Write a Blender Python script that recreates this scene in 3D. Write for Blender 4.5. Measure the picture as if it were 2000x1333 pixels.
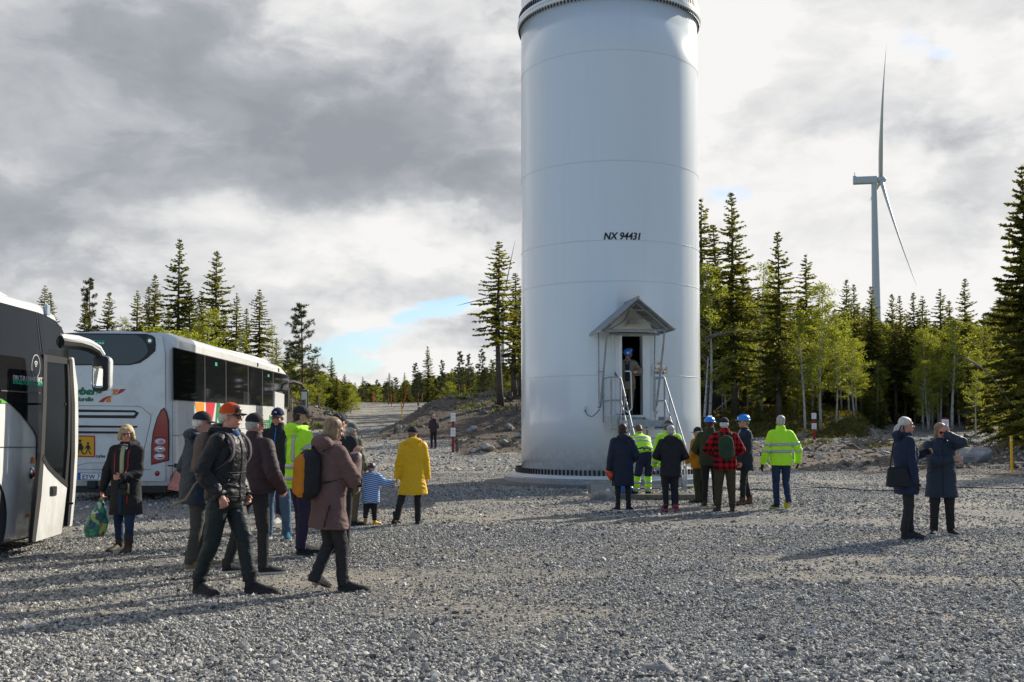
import bpy, math, random, bmesh
import numpy as np
from mathutils import Vector, Matrix, noise as mnoise
from mathutils.bvhtree import BVHTree
R = math.radians
scene = bpy.context.scene
for o in list(bpy.data.objects): bpy.data.objects.remove(o)

# ------------------------------------------------------------------ camera
FPX, CY, PITCH, EYE = 2050.0, 716.0, R(3.07), 1.65
cam_data = bpy.data.cameras.new('camera'); cam = bpy.data.objects.new('camera', cam_data)
scene.collection.objects.link(cam); scene.camera = cam
cam_data.sensor_width = 36; cam_data.lens = FPX/2000*36
cam_data.shift_y = (CY-666.5)/2000
cam_data.clip_end = 20000; cam_data.clip_start = .1
cam.location = (0, 0, EYE); cam.rotation_euler = (R(90)+PITCH, 0, 0)
_cp, _sp = math.cos(PITCH), math.sin(PITCH)
def ray(px, py):
    X = (px-1000)/FPX; Y = (CY-py)/FPX
    return np.array([X, _cp-Y*_sp, _sp+Y*_cp])
def W(px, py, y):                      # point of the photo's ray at depth y
    d = ray(px, py); t = y/d[1]
    return Vector((d[0]*t, y, EYE+d[2]*t))
def G(px, py, z=0.0):                  # point of the photo's ray at height z
    d = ray(px, py); t = (z-EYE)/d[2]
    return Vector((d[0]*t, d[1]*t, z))

# ------------------------------------------------------------------ sun
SUN_AZ, SUN_EL = R(46.5), R(27.5)      # azimuth from +Y towards +X
sv = Vector((math.sin(SUN_AZ)*math.cos(SUN_EL), math.cos(SUN_AZ)*math.cos(SUN_EL), math.sin(SUN_EL)))
sl = bpy.data.lights.new('sun', 'SUN'); so = bpy.data.objects.new('sun', sl)
scene.collection.objects.link(so)
sl.energy = 5.0; sl.angle = R(.6); sl.color = (1.0, .93, .80)
so.rotation_euler = (-sv).to_track_quat('-Z', 'Y').to_euler(); so.location = (60, 60, 60)

# ------------------------------------------------------------------ world: nishita sky behind a broken cloud deck
world = bpy.data.worlds.new('World'); scene.world = world; world.use_nodes = True
wn = world.node_tree.nodes; wl = world.node_tree.links; wn.clear()
class NT:
    """small helper for node graphs"""
    def __init__(s, tree): s.t = tree; s.n = tree.nodes; s.l = tree.links
    def put(s, sock, v):
        if v is None: return
        if hasattr(v, 'is_output') or isinstance(v, bpy.types.NodeSocket): s.l.new(v, sock)
        else: sock.default_value = v
    def math(s, op, a, b=None, c=None, clamp=False):
        n = s.n.new('ShaderNodeMath'); n.operation = op; n.use_clamp = clamp
        s.put(n.inputs[0], a); s.put(n.inputs[1], b)
        if c is not None: s.put(n.inputs[2], c)
        return n.outputs[0]
    def vmath(s, op, a, b=None, scale=None):
        n = s.n.new('ShaderNodeVectorMath'); n.operation = op
        s.put(n.inputs[0], a); s.put(n.inputs[1], b)
        if scale is not None: s.put(n.inputs[3], scale)
        return n.outputs['Value'] if op in ('LENGTH', 'DOT_PRODUCT', 'DISTANCE') else n.outputs[0]
    def noise(s, vec, scale, detail=4, rough=.5, dist=0, color=False, lac=2.0):
        n = s.n.new('ShaderNodeTexNoise'); s.put(n.inputs['Vector'], vec)
        n.inputs['Scale'].default_value = scale; n.inputs['Detail'].default_value = detail
        n.inputs['Roughness'].default_value = rough; n.inputs['Distortion'].default_value = dist
        n.inputs['Lacunarity'].default_value = lac
        return n.outputs['Color'] if color else n.outputs[0]
    def voro(s, vec, scale, feature='F1', out='Distance', rnd=1.0):
        n = s.n.new('ShaderNodeTexVoronoi'); n.feature = feature; s.put(n.inputs['Vector'], vec)
        n.inputs['Scale'].default_value = scale; n.inputs['Randomness'].default_value = rnd
        return n.outputs[out]
    def ramp(s, fac, stops, interp='LINEAR'):
        n = s.n.new('ShaderNodeValToRGB'); s.put(n.inputs[0], fac); cr = n.color_ramp; cr.interpolation = interp
        while len(cr.elements) < len(stops): cr.elements.new(.5)
        for e, (p, c) in zip(cr.elements, stops):
            e.position = p; e.color = (c[0], c[1], c[2], 1) if hasattr(c, '__len__') else (c, c, c, 1)
        return n.outputs[0]
    def rng(s, v, a, b, c=0.0, d=1.0, smooth=False):
        n = s.n.new('ShaderNodeMapRange'); n.clamp = True
        if smooth: n.interpolation_type = 'SMOOTHSTEP'
        s.put(n.inputs[0], v); s.put(n.inputs[1], a); s.put(n.inputs[2], b); s.put(n.inputs[3], c); s.put(n.inputs[4], d)
        return n.outputs[0]
    def mix(s, f, a, b, mode='MIX'):
        n = s.n.new('ShaderNodeMix'); n.data_type = 'RGBA'; n.blend_type = mode
        s.put(n.inputs[0], f); s.put(n.inputs[6], c4(a)); s.put(n.inputs[7], c4(b))
        return n.outputs[2]
    def comb(s, x, y, z):
        n = s.n.new('ShaderNodeCombineXYZ'); s.put(n.inputs[0], x); s.put(n.inputs[1], y); s.put(n.inputs[2], z); return n.outputs[0]
    def sep(s, v):
        n = s.n.new('ShaderNodeSeparateXYZ'); s.put(n.inputs[0], v); return n.outputs
    def bump(s, h, strength=.3, dist=.01, normal=None):
        n = s.n.new('ShaderNodeBump'); s.put(n.inputs['Height'], h)
        n.inputs['Strength'].default_value = strength; n.inputs['Distance'].default_value = dist
        if normal is not None: s.put(n.inputs['Normal'], normal)
        return n.outputs[0]
def c4(c):
    if isinstance(c, (tuple, list)) and len(c) == 3: return (c[0], c[1], c[2], 1)
    return c
w = NT(world.node_tree)
tc = wn.new('ShaderNodeTexCoord').outputs['Generated']
dn = w.vmath('NORMALIZE', tc)
dx, dy, dz = w.sep(dn)
az = w.math('ARCTAN2', dx, dy)
el = w.math('ARCSINE', dz)
# cloud deck coordinates: a flat layer overhead seen in perspective
zz = w.math('ADD', w.math('MAXIMUM', dz, 0.0), .16)
plane = w.comb(w.math('DIVIDE', dx, zz), w.math('DIVIDE', dy, zz), 0.0)
ae = w.comb(az, el, 0.0)
warpn = w.noise(plane, 1.6, 5, .55, color=True)
warp = w.vmath('SUBTRACT', warpn, (.5, .5, .5))
warp2 = w.vmath('SUBTRACT', w.noise(w.vmath('MULTIPLY', ae, (1, 1.5, 1)), 7.0, 6, .55, color=True), (.5, .5, .5))
aew = w.vmath('ADD', w.vmath('ADD', ae, w.vmath('MULTIPLY', warp, (.11, .05, 0))), w.vmath('MULTIPLY', warp2, (.17, .10, 0)))
def blob(px, py, rx, ry, rot=0):
    d = ray(px, py); d = d/np.linalg.norm(d)
    a, e = math.atan2(d[0], d[1]), math.asin(d[2])
    v = w.vmath('SUBTRACT', aew, (a, e, 0))
    if rot:
        n = wn.new('ShaderNodeVectorRotate'); n.rotation_type = 'Z_AXIS'; w.put(n.inputs['Vector'], v)
        n.inputs['Angle'].default_value = R(rot); v = n.outputs[0]
    v = w.vmath('DIVIDE', v, (rx/FPX, ry/FPX, 1))
    return w.rng(w.vmath('LENGTH', v), 1.0, 0.0, 0, 1, True)
def addup(lst):
    t = None
    for s_, a_ in lst:
        m_ = w.math('MULTIPLY', s_, a_); t = m_ if t is None else w.math('ADD', t, m_)
    return t
dark = addup([(blob(250, 140, 900, 340, -6), .62), (blob(800, 250, 420, 300, 0), .52), (blob(560, 330, 700, 170, -10), .45),
              (blob(960, 400, 260, 110, -5), .4), (blob(120, 440, 400, 120), .45), (blob(80, 560, 300, 90), .3),
              (blob(880, 560, 260, 60), .28), (blob(905, 650, 110, 60), .42), (blob(640, 595, 260, 45), .16), (blob(380, 520, 420, 60), .18),
              (blob(1560, 200, 330, 130, 12), .12), (blob(1800, 480, 260, 90), .2), (blob(1900, 260, 260, 120), .16), (blob(1850, 60, 200, 90), .12), (blob(1620, 420, 160, 50), .10)])
lite = addup([(blob(660, 60, 160, 190, 15), .30), (blob(350, 400, 220, 60), .30), (blob(700, 430, 420, 70, 8), .22), (blob(760, 520, 300, 40), .18),
              (blob(900, 610, 200, 30), .3), (blob(720, 745, 300, 60), .3), (blob(1500, 80, 600, 300), .2), (blob(1750, 600, 400, 90), .15)])
fine = w.noise(w.vmath('ADD', plane, (3.1, 7.7, 0)), 2.3, 8, .55, .4)
fine2 = w.noise(w.vmath('MULTIPLY', ae, (1, 2.0, 1)), 14, 7, .55, .6)
bil = w.math('ABSOLUTE', w.math('SUBTRACT', w.math('MULTIPLY', w.noise(w.vmath('ADD', w.vmath('MULTIPLY', ae, (1, 1.7, 1)), w.vmath('MULTIPLY', warp2, (.12, .12, 0))), 6.5, 7, .6, .2), 2.0), 1.0))
detail = w.math('ADD', w.math('MULTIPLY', w.math('SUBTRACT', .16, bil), .42), w.math('ADD', w.math('MULTIPLY', w.math('SUBTRACT', fine, .5), .35), w.math('MULTIPLY', w.math('SUBTRACT', fine2, .5), .5)))
edge_n = w.noise(w.vmath('ADD', w.vmath('MULTIPLY', ae, (1, 1.9, 1)), w.vmath('MULTIPLY', warp2, (.10, .10, 0))), 4.2, 9, .56, .15)
detail = w.math('ADD', detail, w.math('ADD', w.math('MULTIPLY', w.math('SUBTRACT', w.rng(edge_n, .46, .56, 0, 1, True), .5), .17), w.math('MULTIPLY', w.math('SUBTRACT', w.rng(edge_n, .50, .75), .25), .25)))
shade = w.math('ADD', w.math('SUBTRACT', w.math('ADD', dark, .14), lite), detail)
# the rest of the sky: the same layer, breaking up behind the camera
back = w.rng(dy, .75, .1, 0, 1, True)
shade_b = w.noise(plane, .9, 6, .55)
shade = w.math('ADD', shade, w.math('MULTIPLY', back, w.math('MULTIPLY', shade_b, .55)))
cloudcol = w.ramp(shade, [(0, (.90, .89, .875)), (.14, (.81, .806, .80)), (.30, (.69, .695, .705)), (.5, (.50, .515, .54)), (.75, (.375, .395, .43)), (1, (.305, .33, .365))])
holes = addup([(blob(815, 620, 130, 75, -35), 1.15), (blob(700, 688, 260, 40), 1.05), (blob(860, 600, 60, 50), .6),
               (blob(1450, 350, 130, 110), .55), (blob(1750, 40, 220, 60, 10), .5)])
holeN = w.math('ADD', holes, w.math('MULTIPLY', w.math('SUBTRACT', .2, bil), -1.5))
hole = w.rng(w.math('ADD', holeN, w.math('MULTIPLY', w.math('SUBTRACT', fine2, .5), .9)), .30, .95, 0, .85, True)
hole_b = w.rng(w.noise(w.vmath('ADD', plane, (9, 2, 0)), .7, 6, .55), .40, .60, 0.0, 1, True)
hole_back = w.math('MULTIPLY', w.rng(dy, .45, -.15, 0, 1, True), w.math('ADD', w.math('MULTIPLY', hole_b, .30), .68))
hole = w.math('MAXIMUM', hole, hole_back)
sky = wn.new('ShaderNodeTexSky'); sky.sky_type = 'NISHITA'; sky.sun_disc = False
sky.sun_elevation = SUN_EL; sky.sun_rotation = SUN_AZ; sky.air_density = 1.0; sky.dust_density = .6; sky.ozone_density = 1.5
bg1 = wn.new('ShaderNodeBackground'); skyc = w.mix(1.0, sky.outputs[0], (.76, .90, 1.06), 'MULTIPLY'); wl.new(skyc, bg1.inputs[0]); bg1.inputs[1].default_value = .105
bg2 = wn.new('ShaderNodeBackground'); wl.new(cloudcol, bg2.inputs[0]); bg2.inputs[1].default_value = .71
cover = w.math('SUBTRACT', 1.0, hole, clamp=True)
mx = wn.new('ShaderNodeMixShader'); wl.new(cover, mx.inputs[0]); wl.new(bg1.outputs[0], mx.inputs[1]); wl.new(bg2.outputs[0], mx.inputs[2])
wo = wn.new('ShaderNodeOutputWorld'); wl.new(mx.outputs[0], wo.inputs[0])
world.cycles.sampling_method = 'MANUAL'; world.cycles.sample_map_resolution = 512
vs = scene.view_settings; vs.view_transform = 'Standard'; vs.look = 'None'; vs.exposure = .55; vs.gamma = 1; vs.use_curve_mapping = False

# ------------------------------------------------------------------ helpers
COL = scene.collection
_nodechildren = None
def tag(o, label=None, cat=None, group=None, kind=None):
    if label: o['label'] = label
    if cat: o['category'] = cat
    if group: o['group'] = group
    if kind: o['kind'] = kind
    return o
def empty(name, loc=(0, 0, 0), rz=0, label=None, cat=None, group=None, parent=None):
    o = bpy.data.objects.new(name, None); COL.objects.link(o); o.location = loc; o.rotation_euler = (0, 0, rz)
    o.empty_display_size = .2
    if parent: o.parent = parent
    return tag(o, label, cat, group)
def copy_tree(o, parent=None):
    c = o.copy(); COL.objects.link(c); c.parent = parent
    for ch in list(o.children): copy_tree(ch, c)
    return c
def link_mesh(name, me, parent=None, mats=None, smooth=False):
    o = bpy.data.objects.new(name, me); COL.objects.link(o)
    if parent: o.parent = parent
    if mats is not None:
        if not isinstance(mats, (list, tuple)): mats = [mats]
        for m in mats: me.materials.append(m)
    if smooth: me.polygons.foreach_set('use_smooth', np.ones(len(me.polygons), dtype=bool))
    return o
class MB:
    """collects shapes; build() links them as one mesh object"""
    def __init__(s): s.v = []; s.f = []; s.mi = []; s.cur = 0; s.n = 0
    def add(s, verts, faces):
        b = s.n
        for p in verts: s.v.append((float(p[0]), float(p[1]), float(p[2])))
        s.n += len(verts)
        for f in faces: s.f.append(tuple(i+b for i in f)); s.mi.append(s.cur)
        return s
    def box(s, c, size, rot=None, M=None, taper=1.0):
        hx, hy, hz = size[0]/2, size[1]/2, size[2]/2; c = Vector(c)
        vs_ = []
        for z in (-1, 1):
            t = taper if z > 0 else 1
            for x, y in ((-1, -1), (1, -1), (1, 1), (-1, 1)):
                p = Vector((x*hx*t, y*hy*t, z*hz))
                if rot is not None: p = rot @ p
                p = p+c
                if M is not None: p = M @ p
                vs_.append(p)
        return s.add(vs_, [(0, 3, 2, 1), (4, 5, 6, 7), (0, 1, 5, 4), (1, 2, 6, 5), (2, 3, 7, 6), (3, 0, 4, 7)])
    def tube(s, pts, r, n=8, caps=True, r_end=None, M=None):
        pts = [Vector(p) for p in pts]
        if M is not None: pts = [M @ p for p in pts]
        m = len(pts); rings = []; prev = None
        for i, p in enumerate(pts):
            t = (pts[min(i+1, m-1)]-pts[max(i-1, 0)])
            if t.length < 1e-9: t = Vector((0, 0, 1))
            t.normalize()
            if prev is None:
                u = t.orthogonal().normalized()
            else:
                u = (prev-t*prev.dot(t))
                u = u.normalized() if u.length > 1e-6 else t.orthogonal().normalized()
            prev = u; v = t.cross(u)
            if isinstance(r, (list, tuple)): rr = r[i]
            else: rr = r if r_end is None else r+(r_end-r)*i/max(1, m-1)
            rings.append([p+(u*math.cos(2*math.pi*k/n)+v*math.sin(2*math.pi*k/n))*rr for k in range(n)])
        return s.loft(rings, caps)
    def loft(s, rings, caps=True, closed=True):
        n = len(rings[0]); V = [p for r_ in rings for p in r_]; F = []
        for i in range(len(rings)-1):
            for k in range(n if closed else n-1):
                a = i*n+k; b = i*n+(k+1) % n
                F.append((a, b, b+n, a+n))
        if caps:
            F.append(tuple(reversed(range(n)))); F.append(tuple((len(rings)-1)*n+k for k in range(n)))
        return s.add(V, F)
    def lathe(s, prof, c=(0, 0, 0), n=32, M=None, a0=0, a1=2*math.pi):
        full = abs(a1-a0-2*math.pi) < 1e-6; m = n if full else n+1
        rings = []
        for r_, z in prof:
            ring = []
            for k in range(m):
                a = a0+(a1-a0)*k/n
                p = Vector((c[0]+r_*math.cos(a), c[1]+r_*math.sin(a), c[2]+z))
                if M is not None: p = M @ p
                ring.append(p)
            rings.append(ring)
        return s.loft(rings, caps=False, closed=full)
    def ell(s, c, rad, n=12, m=8, rot=None, zmin=-1.0):
        rings = []; c = Vector(c)
        t0 = math.asin(max(-1, min(1, zmin)))
        for i in range(m+1):
            t = t0+(math.pi/2-t0)*i/m
            if i == m: t = math.pi/2-1e-3
            if i == 0 and zmin <= -1: t = -math.pi/2+1e-3
            ring = []
            for k in range(n):
                a = 2*math.pi*k/n
                p = Vector((rad[0]*math.cos(t)*math.cos(a), rad[1]*math.cos(t)*math.sin(a), rad[2]*math.sin(t)))
                if rot is not None: p = rot @ p
                ring.append(c+p)
            rings.append(ring)
        return s.loft(rings)
    def cap(s, a, b, ra, rb, n=12):
        """tapered capsule with round ends"""
        a = Vector(a); b = Vector(b); t = (b-a)
        if t.length < 1e-6: t = Vector((0, 0, 1e-4))
        t.normalize(); pts = []; rr = []
        for q in (-90, -60, -30): pts.append(a+t*ra*math.sin(R(q))); rr.append(max(1e-4, ra*math.cos(R(q))))
        pts.append(a); rr.append(ra); pts.append(b); rr.append(rb)
        for q in (30, 60, 90): pts.append(b+t*rb*math.sin(R(q))); rr.append(max(1e-4, rb*math.cos(R(q))))
        return s.tube(pts, rr, n)
    def prism(s, poly, n_vec, M=None):
        """poly: list of 3D points (planar), extruded by n_vec"""
        A = [Vector(p) for p in poly]; B = [p+Vector(n_vec) for p in A]
        if M is not None: A = [M @ p for p in A]; B = [M @ p for p in B]
        n = len(A); V = A+B
        F = [tuple(reversed(range(n))), tuple(range(n, 2*n))]+[(k, (k+1) % n, (k+1) % n+n, k+n) for k in range(n)]
        return s.add(V, F)
    def mesh(s, name, fix=True):
        me = bpy.data.meshes.new(name); me.from_pydata(s.v, [], s.f)
        if any(s.mi): me.polygons.foreach_set('material_index', s.mi)
        if fix:
            bm = bmesh.new(); bm.from_mesh(me); bmesh.ops.recalc_face_normals(bm, faces=bm.faces); bm.to_mesh(me); bm.free()
        me.update(); return me
    def build(s, name, mat, parent=None, smooth=False, bevel=0, sharp=35):
        me = s.mesh(name); o = link_mesh(name, me, parent, mat, smooth)
        if smooth and sharp is not None:
            try: me.set_sharp_from_angle(angle=R(sharp))
            except Exception: pass
        if bevel:
            b = o.modifiers.new('bevel', 'BEVEL'); b.width = bevel; b.segments = 2; b.limit_method = 'ANGLE'; b.angle_limit = R(40)
        return o
def tri_mesh(name, V, F):
    """fast mesh from numpy arrays; F is (n,k)"""
    me = bpy.data.meshes.new(name); V = np.asarray(V, dtype=np.float32); F = np.asarray(F, dtype=np.int32); k = F.shape[1]
    me.vertices.add(len(V)); me.vertices.foreach_set('co', V.ravel())
    me.loops.add(F.size); me.loops.foreach_set('vertex_index', F.ravel())
    me.polygons.add(len(F)); me.polygons.foreach_set('loop_start', np.arange(0, F.size, k, dtype=np.int32))
    me.update(calc_edges=True); return me
def eval_mesh(o):
    dg = bpy.context.evaluated_depsgraph_get()
    return bpy.data.meshes.new_from_object(o.evaluated_get(dg))
def remesh(mb, voxel, smooth=3, factor=.5):
    me = mb.mesh('tmp', fix=False); o = bpy.data.objects.new('tmp', me); COL.objects.link(o)
    m = o.modifiers.new('r', 'REMESH'); m.mode = 'VOXEL'; m.voxel_size = voxel; m.use_smooth_shade = True
    if smooth:
        q = o.modifiers.new('s', 'SMOOTH'); q.factor = factor; q.iterations = smooth
    res = eval_mesh(o); bpy.data.objects.remove(o); bpy.data.meshes.remove(me); return res
# numpy value noise
def _h(ix, iy, iz, seed):
    n = (ix.astype(np.int64)*374761393+iy.astype(np.int64)*668265263+iz.astype(np.int64)*2147483647+seed*1274126177) & 0xffffffff
    n = ((n ^ (n >> 13))*1274126177) & 0xffffffff
    n = (n ^ (n >> 16)) & 0xffff
    return n/65535.0
def vnoise(p, seed=0):
    p = np.asarray(p, dtype=float); i = np.floor(p); f = p-i; f = f*f*(3-2*f); i = i.astype(np.int64)
    r_ = 0
    for a in (0, 1):
        for b in (0, 1):
            for c in (0, 1):
                wgt = (f[:, 0] if a else 1-f[:, 0])*(f[:, 1] if b else 1-f[:, 1])*(f[:, 2] if c else 1-f[:, 2])
                r_ = r_+wgt*_h(i[:, 0]+a, i[:, 1]+b, i[:, 2]+c, seed)
    return r_
def fbm(p, octv=4, seed=0, gain=.5):
    t = 0; a = 1; s_ = 0; p = np.asarray(p, dtype=float)
    for k in range(octv): t = t+a*vnoise(p*(2**k)+k*17.3, seed+k); s_ += a; a *= gain
    return t/s_
def sstep(a, b, x):
    t = np.clip((x-a)/(b-a), 0, 1); return t*t*(3-2*t)

# ------------------------------------------------------------------ materials
MATS = {}
def material(name, color=(.5, .5, .5), rough=.6, metal=0, spec=.5, var=.0, vscale=8, bump=0, bscale=60, bdist=.004, coat=0, sheen=0, trans=0, emit=None, dirt=None, alpha=1, ior=1.45, sss=0):
    if name in MATS: return MATS[name]
    m = bpy.data.materials.new(name); m.use_nodes = True; t = NT(m.node_tree)
    b = m.node_tree.nodes['Principled BSDF']
    b.inputs['Base Color'].default_value = c4(color); b.inputs['Roughness'].default_value = rough
    b.inputs['Metallic'].default_value = metal; b.inputs['Specular IOR Level'].default_value = spec
    b.inputs['Coat Weight'].default_value = coat; b.inputs['Sheen Weight'].default_value = sheen
    b.inputs['Transmission Weight'].default_value = trans; b.inputs['IOR'].default_value = ior
    if sss:
        b.inputs['Subsurface Weight'].default_value = sss; b.inputs['Subsurface Radius'].default_value = (.02, .008, .004)
    tc_ = t.n.new('ShaderNodeTexCoord').outputs['Object']
    col = None
    if var:
        nz = t.noise(tc_, vscale, 5, .6)
        lo = tuple(c*(1-var) for c in color); hi = tuple(min(1, c*(1+var)) for c in color)
        col = t.mix(t.rng(nz, .3, .7), lo, hi)
    if dirt:
        dc, dscale, lo_, hi_ = dirt
        nz = t.noise(tc_, dscale, 7, .65)
        col = t.mix(t.rng(nz, lo_, hi_), col if col is not None else color, dc)
    if col is not None: t.l.new(col, b.inputs['Base Color'])
    if bump:
        t.l.new(t.bump(t.noise(tc_, bscale, 4, .6), bump, bdist), b.inputs['Normal'])
    if emit:
        b.inputs['Emission Color'].default_value = c4(emit[0]); b.inputs['Emission Strength'].default_value = emit[1]
    MATS[name] = m; return m
# ================================================================== terrain
def terrain(x, y):
    x = np.asarray(x, float); y = np.asarray(y, float)
    yy = np.maximum(y, 1.0); u = x/yy
    zl = np.interp(y, [38, 50, 56, 80, 110, 160, 300, 800], [0, .42, .75, 2.15, 3.75, 4.6, 6, 8])
    n1 = fbm(np.stack([x*.16, y*.16, 0*x], -1), 4, 3)-.5
    n2 = fbm(np.stack([x*.9, y*.9, 0*x], -1), 4, 9)-.5
    # dirt mound left of the tower
    foot = 56.0+3*n1
    mside = sstep(0, .055, u+.150-np.clip(y-56, 0, 34)*.0026)
    mound = sstep(0, 11, y-foot)*mside*(1.75+.35*n1+.25*n2)*(1-sstep(84, 120, y))
    bank = sstep(64, 74, y)*(1-sstep(-.205, -.150, u))*(1.35+.5*n1+.3*n2)*(1-sstep(95, 130, y))
    zl = zl+np.where(u < .1, mound, 0)+bank
    zl = zl+sstep(43, 45, y)*(1-sstep(52, 55, y))*sstep(-.055, -.035, u)*(.28+.5*n2)
    # right hand side: rubble strip, gravel road, mossy bank, track
    zr = np.interp(y, [34, 40, 50, 58, 62, 66, 80, 110, 300, 800], [0, .05, .35, .60, .68, .78, 1.68, 2.3, 4, 8])
    edge = 37.0-21*(np.clip(u, .15, .6)-.18)
    rub = sstep(0, 2.5, y-edge)*(1-sstep(55, 58, y))
    zr = zr+rub*(.05+.34*n2+.12*n1)
    moss = sstep(64, 69, y)*(1-sstep(.325, .350, u))*(1.15+.5*n1+.35*n2)
    rough = sstep(.445, .475, u)*sstep(38, 60, y)*(.5+.7*n1+.35*n2)
    zr = zr+moss*(1-sstep(100, 160, y))+rough
    k = sstep(.02, .14, u)
    z = zl*(1-k)+zr*k
    z = z+sstep(12, 34, y)*(1-sstep(34, 50, y))*.02*n2
    z = z+(fbm(np.stack([x*.35, y*.35, 0*x], -1), 3, 21)-.5)*.05*(1-sstep(26, 36, y))*sstep(5, 9, y)
    return z*sstep(20, 44, y)+(1-sstep(20, 44, y))*(fbm(np.stack([x*.35, y*.35, 0*x], -1), 3, 21)-.5)*.05*(y > 4)
def T(x, y): return float(terrain(np.array([x]), np.array([y]))[0])
def masks(x, y):
    u = x/np.maximum(y, 1)
    n = fbm(np.stack([x*.5, y*.5, 0*x], -1), 4, 31)-.5
    edge = 37.0-21*(np.clip(u, .15, .6)-.18)+4*n
    rightside = sstep(.10, .13, u)
    dirt_r = sstep(-.3, .5, y-edge)*(1-sstep(56, 58, y+2*n))*rightside
    moss_r = rightside*np.maximum(sstep(63, 65, y+3*n)*(1-sstep(.33, .35, u+.05*n)), sstep(.46, .48, u+.06*n)*sstep(42, 50, y))
    forest = sstep(84, 90, y)
    dirt_l = (1-rightside)*np.maximum(sstep(55, 57, y+3*n)*sstep(-.152, -.135, u+.02*n-np.clip(y-56, 0, 34)*0.0026), sstep(43.5, 44.5, y+2*n)*sstep(-.058, -.045, u)*(1-sstep(53, 54, y)))
    dirt_l = np.maximum(dirt_l, (1-rightside)*sstep(62, 66, y)*(1-sstep(-.165, -.150, u)))
    moss_l = forest*(1-sstep(-.17, -.16, u))+forest*sstep(-.07, -.05, u)
    dirt = np.maximum(dirt_r, dirt_l); mossy = np.maximum(np.maximum(moss_r, moss_l), sstep(118, 125, y))
    return np.clip(dirt, 0, 1), np.clip(mossy, 0, 1)
xs = np.concatenate([[-6000, -2500, -1000, -500, -300, -200, -150], np.arange(-120, -45, 1.5), np.arange(-45, 55, .5), np.arange(55, 121, 1.5), [150, 200, 300, 500, 1000, 2500, 6000]])
ys = np.concatenate([[-3000, -800, -200, -80, -40, -20, -10, 0, 4], np.arange(6, 24, .75), np.arange(24, 34, .6), np.arange(34, 90, .4), np.arange(90, 130, 1.0), [135, 145, 160, 180, 220, 300, 450, 800, 2000, 7000]])
gx, gy = np.meshgrid(xs, ys); X = gx.ravel(); Y = gy.ravel(); Z = terrain(X, Y)
nx, ny = len(xs), len(ys)
ii = np.arange(nx*ny).reshape(ny, nx)
F = np.stack([ii[:-1, :-1].ravel(), ii[:-1, 1:].ravel(), ii[1:, 1:].ravel(), ii[1:, :-1].ravel()], -1)
me = tri_mesh('ground', np.stack([X, Y, Z], -1), F)
dm, mm = masks(X, Y)
for nm, arr in (('dirt', dm), ('moss', mm)):
    a = me.attributes.new(nm, 'FLOAT', 'POINT'); a.data.foreach_set('value', arr.astype(np.float32))
gm = bpy.data.materials.new('gravel_ground'); gm.use_nodes = True; t = NT(gm.node_tree)
bs = gm.node_tree.nodes['Principled BSDF']; bs.inputs['Roughness'].default_value = .92; bs.inputs['Specular IOR Level'].default_value = .25
pos = t.n.new('ShaderNodeNewGeometry').outputs['Position']
def attr(t, nm):
    n = t.n.new('ShaderNodeAttribute'); n.attribute_name = nm; return n.outputs['Fac']
v1 = t.voro(pos, 34, out='Color'); v1d = t.voro(pos, 34)
v2d = t.voro(pos, 12); v2c = t.voro(pos, 12, out='Color')
big = t.noise(pos, .35, 5, .6); mid = t.noise(pos, 3.0, 5, .65)
stone = t.ramp(t.sep(v1)[0], [(0, (.05, .052, .056)), (.3, (.24, .235, .225)), (.65, (.42, .41, .38)), (1, (.64, .62, .56))])
stone2 = t.ramp(t.sep(v2c)[0], [(0, (.11, .11, .11)), (.6, (.33, .322, .305)), (1, (.56, .54, .50))])
gr = t.mix(.4, stone, stone2)
gr = t.mix(t.rng(v1d, .35, .75), gr, (.08, .075, .07))
gr = t.mix(t.math('MULTIPLY', t.rng(big, .45, .62), .7), gr, (.42, .375, .30))
gr = t.mix(t.math('MULTIPLY', t.rng(mid, .55, .75), .35), gr, (.13, .13, .13))
dn1 = t.noise(pos, 1.3, 8, .7); dn2 = t.voro(pos, 2.6, out='Color'); dn3 = t.noise(pos, 9, 6, .7)
di = t.ramp(dn1, [(.25, (.045, .034, .024)), (.5, (.105, .077, .054)), (.75, (.19, .145, .105))])
di = t.mix(t.rng(dn3, .50, .62), di, (.22, .20, .18)); di = t.mix(t.rng(t.noise(pos, 14, 5, .7), .57, .66), di, (.045, .038, .03))
mo = t.ramp(t.noise(pos, 2.2, 8, .7), [(.25, (.035, .028, .012)), (.45, (.085, .085, .018)), (.6, (.15, .14, .03)), (.8, (.20, .15, .06))])
mo = t.mix(t.rng(t.noise(pos, 7, 5, .6), .52, .64), mo, (.05, .04, .022))
jit = t.math('MULTIPLY', t.math('SUBTRACT', t.noise(pos, 1.1, 6, .7), .5), 1.2)
fd = t.rng(t.math('ADD', attr(t, 'dirt'), jit), .42, .58); fm = t.rng(t.math('ADD', attr(t, 'moss'), jit), .42, .58)
colr = t.mix(fm, t.mix(fd, gr, di), mo); t.l.new(colr, bs.inputs['Base Color'])
hgt = t.math('ADD', t.math('MULTIPLY', v1d, -1.0), t.math('MULTIPLY', v2d, -1.2))
b1 = t.bump(hgt, .9, .03); b2 = t.bump(t.noise(pos, 2.5, 8, .75), .7, .25, b1)
t.l.new(b2, bs.inputs['Normal'])
ground = link_mesh('ground', me, None, gm, True); tag(ground, kind='structure')

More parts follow.
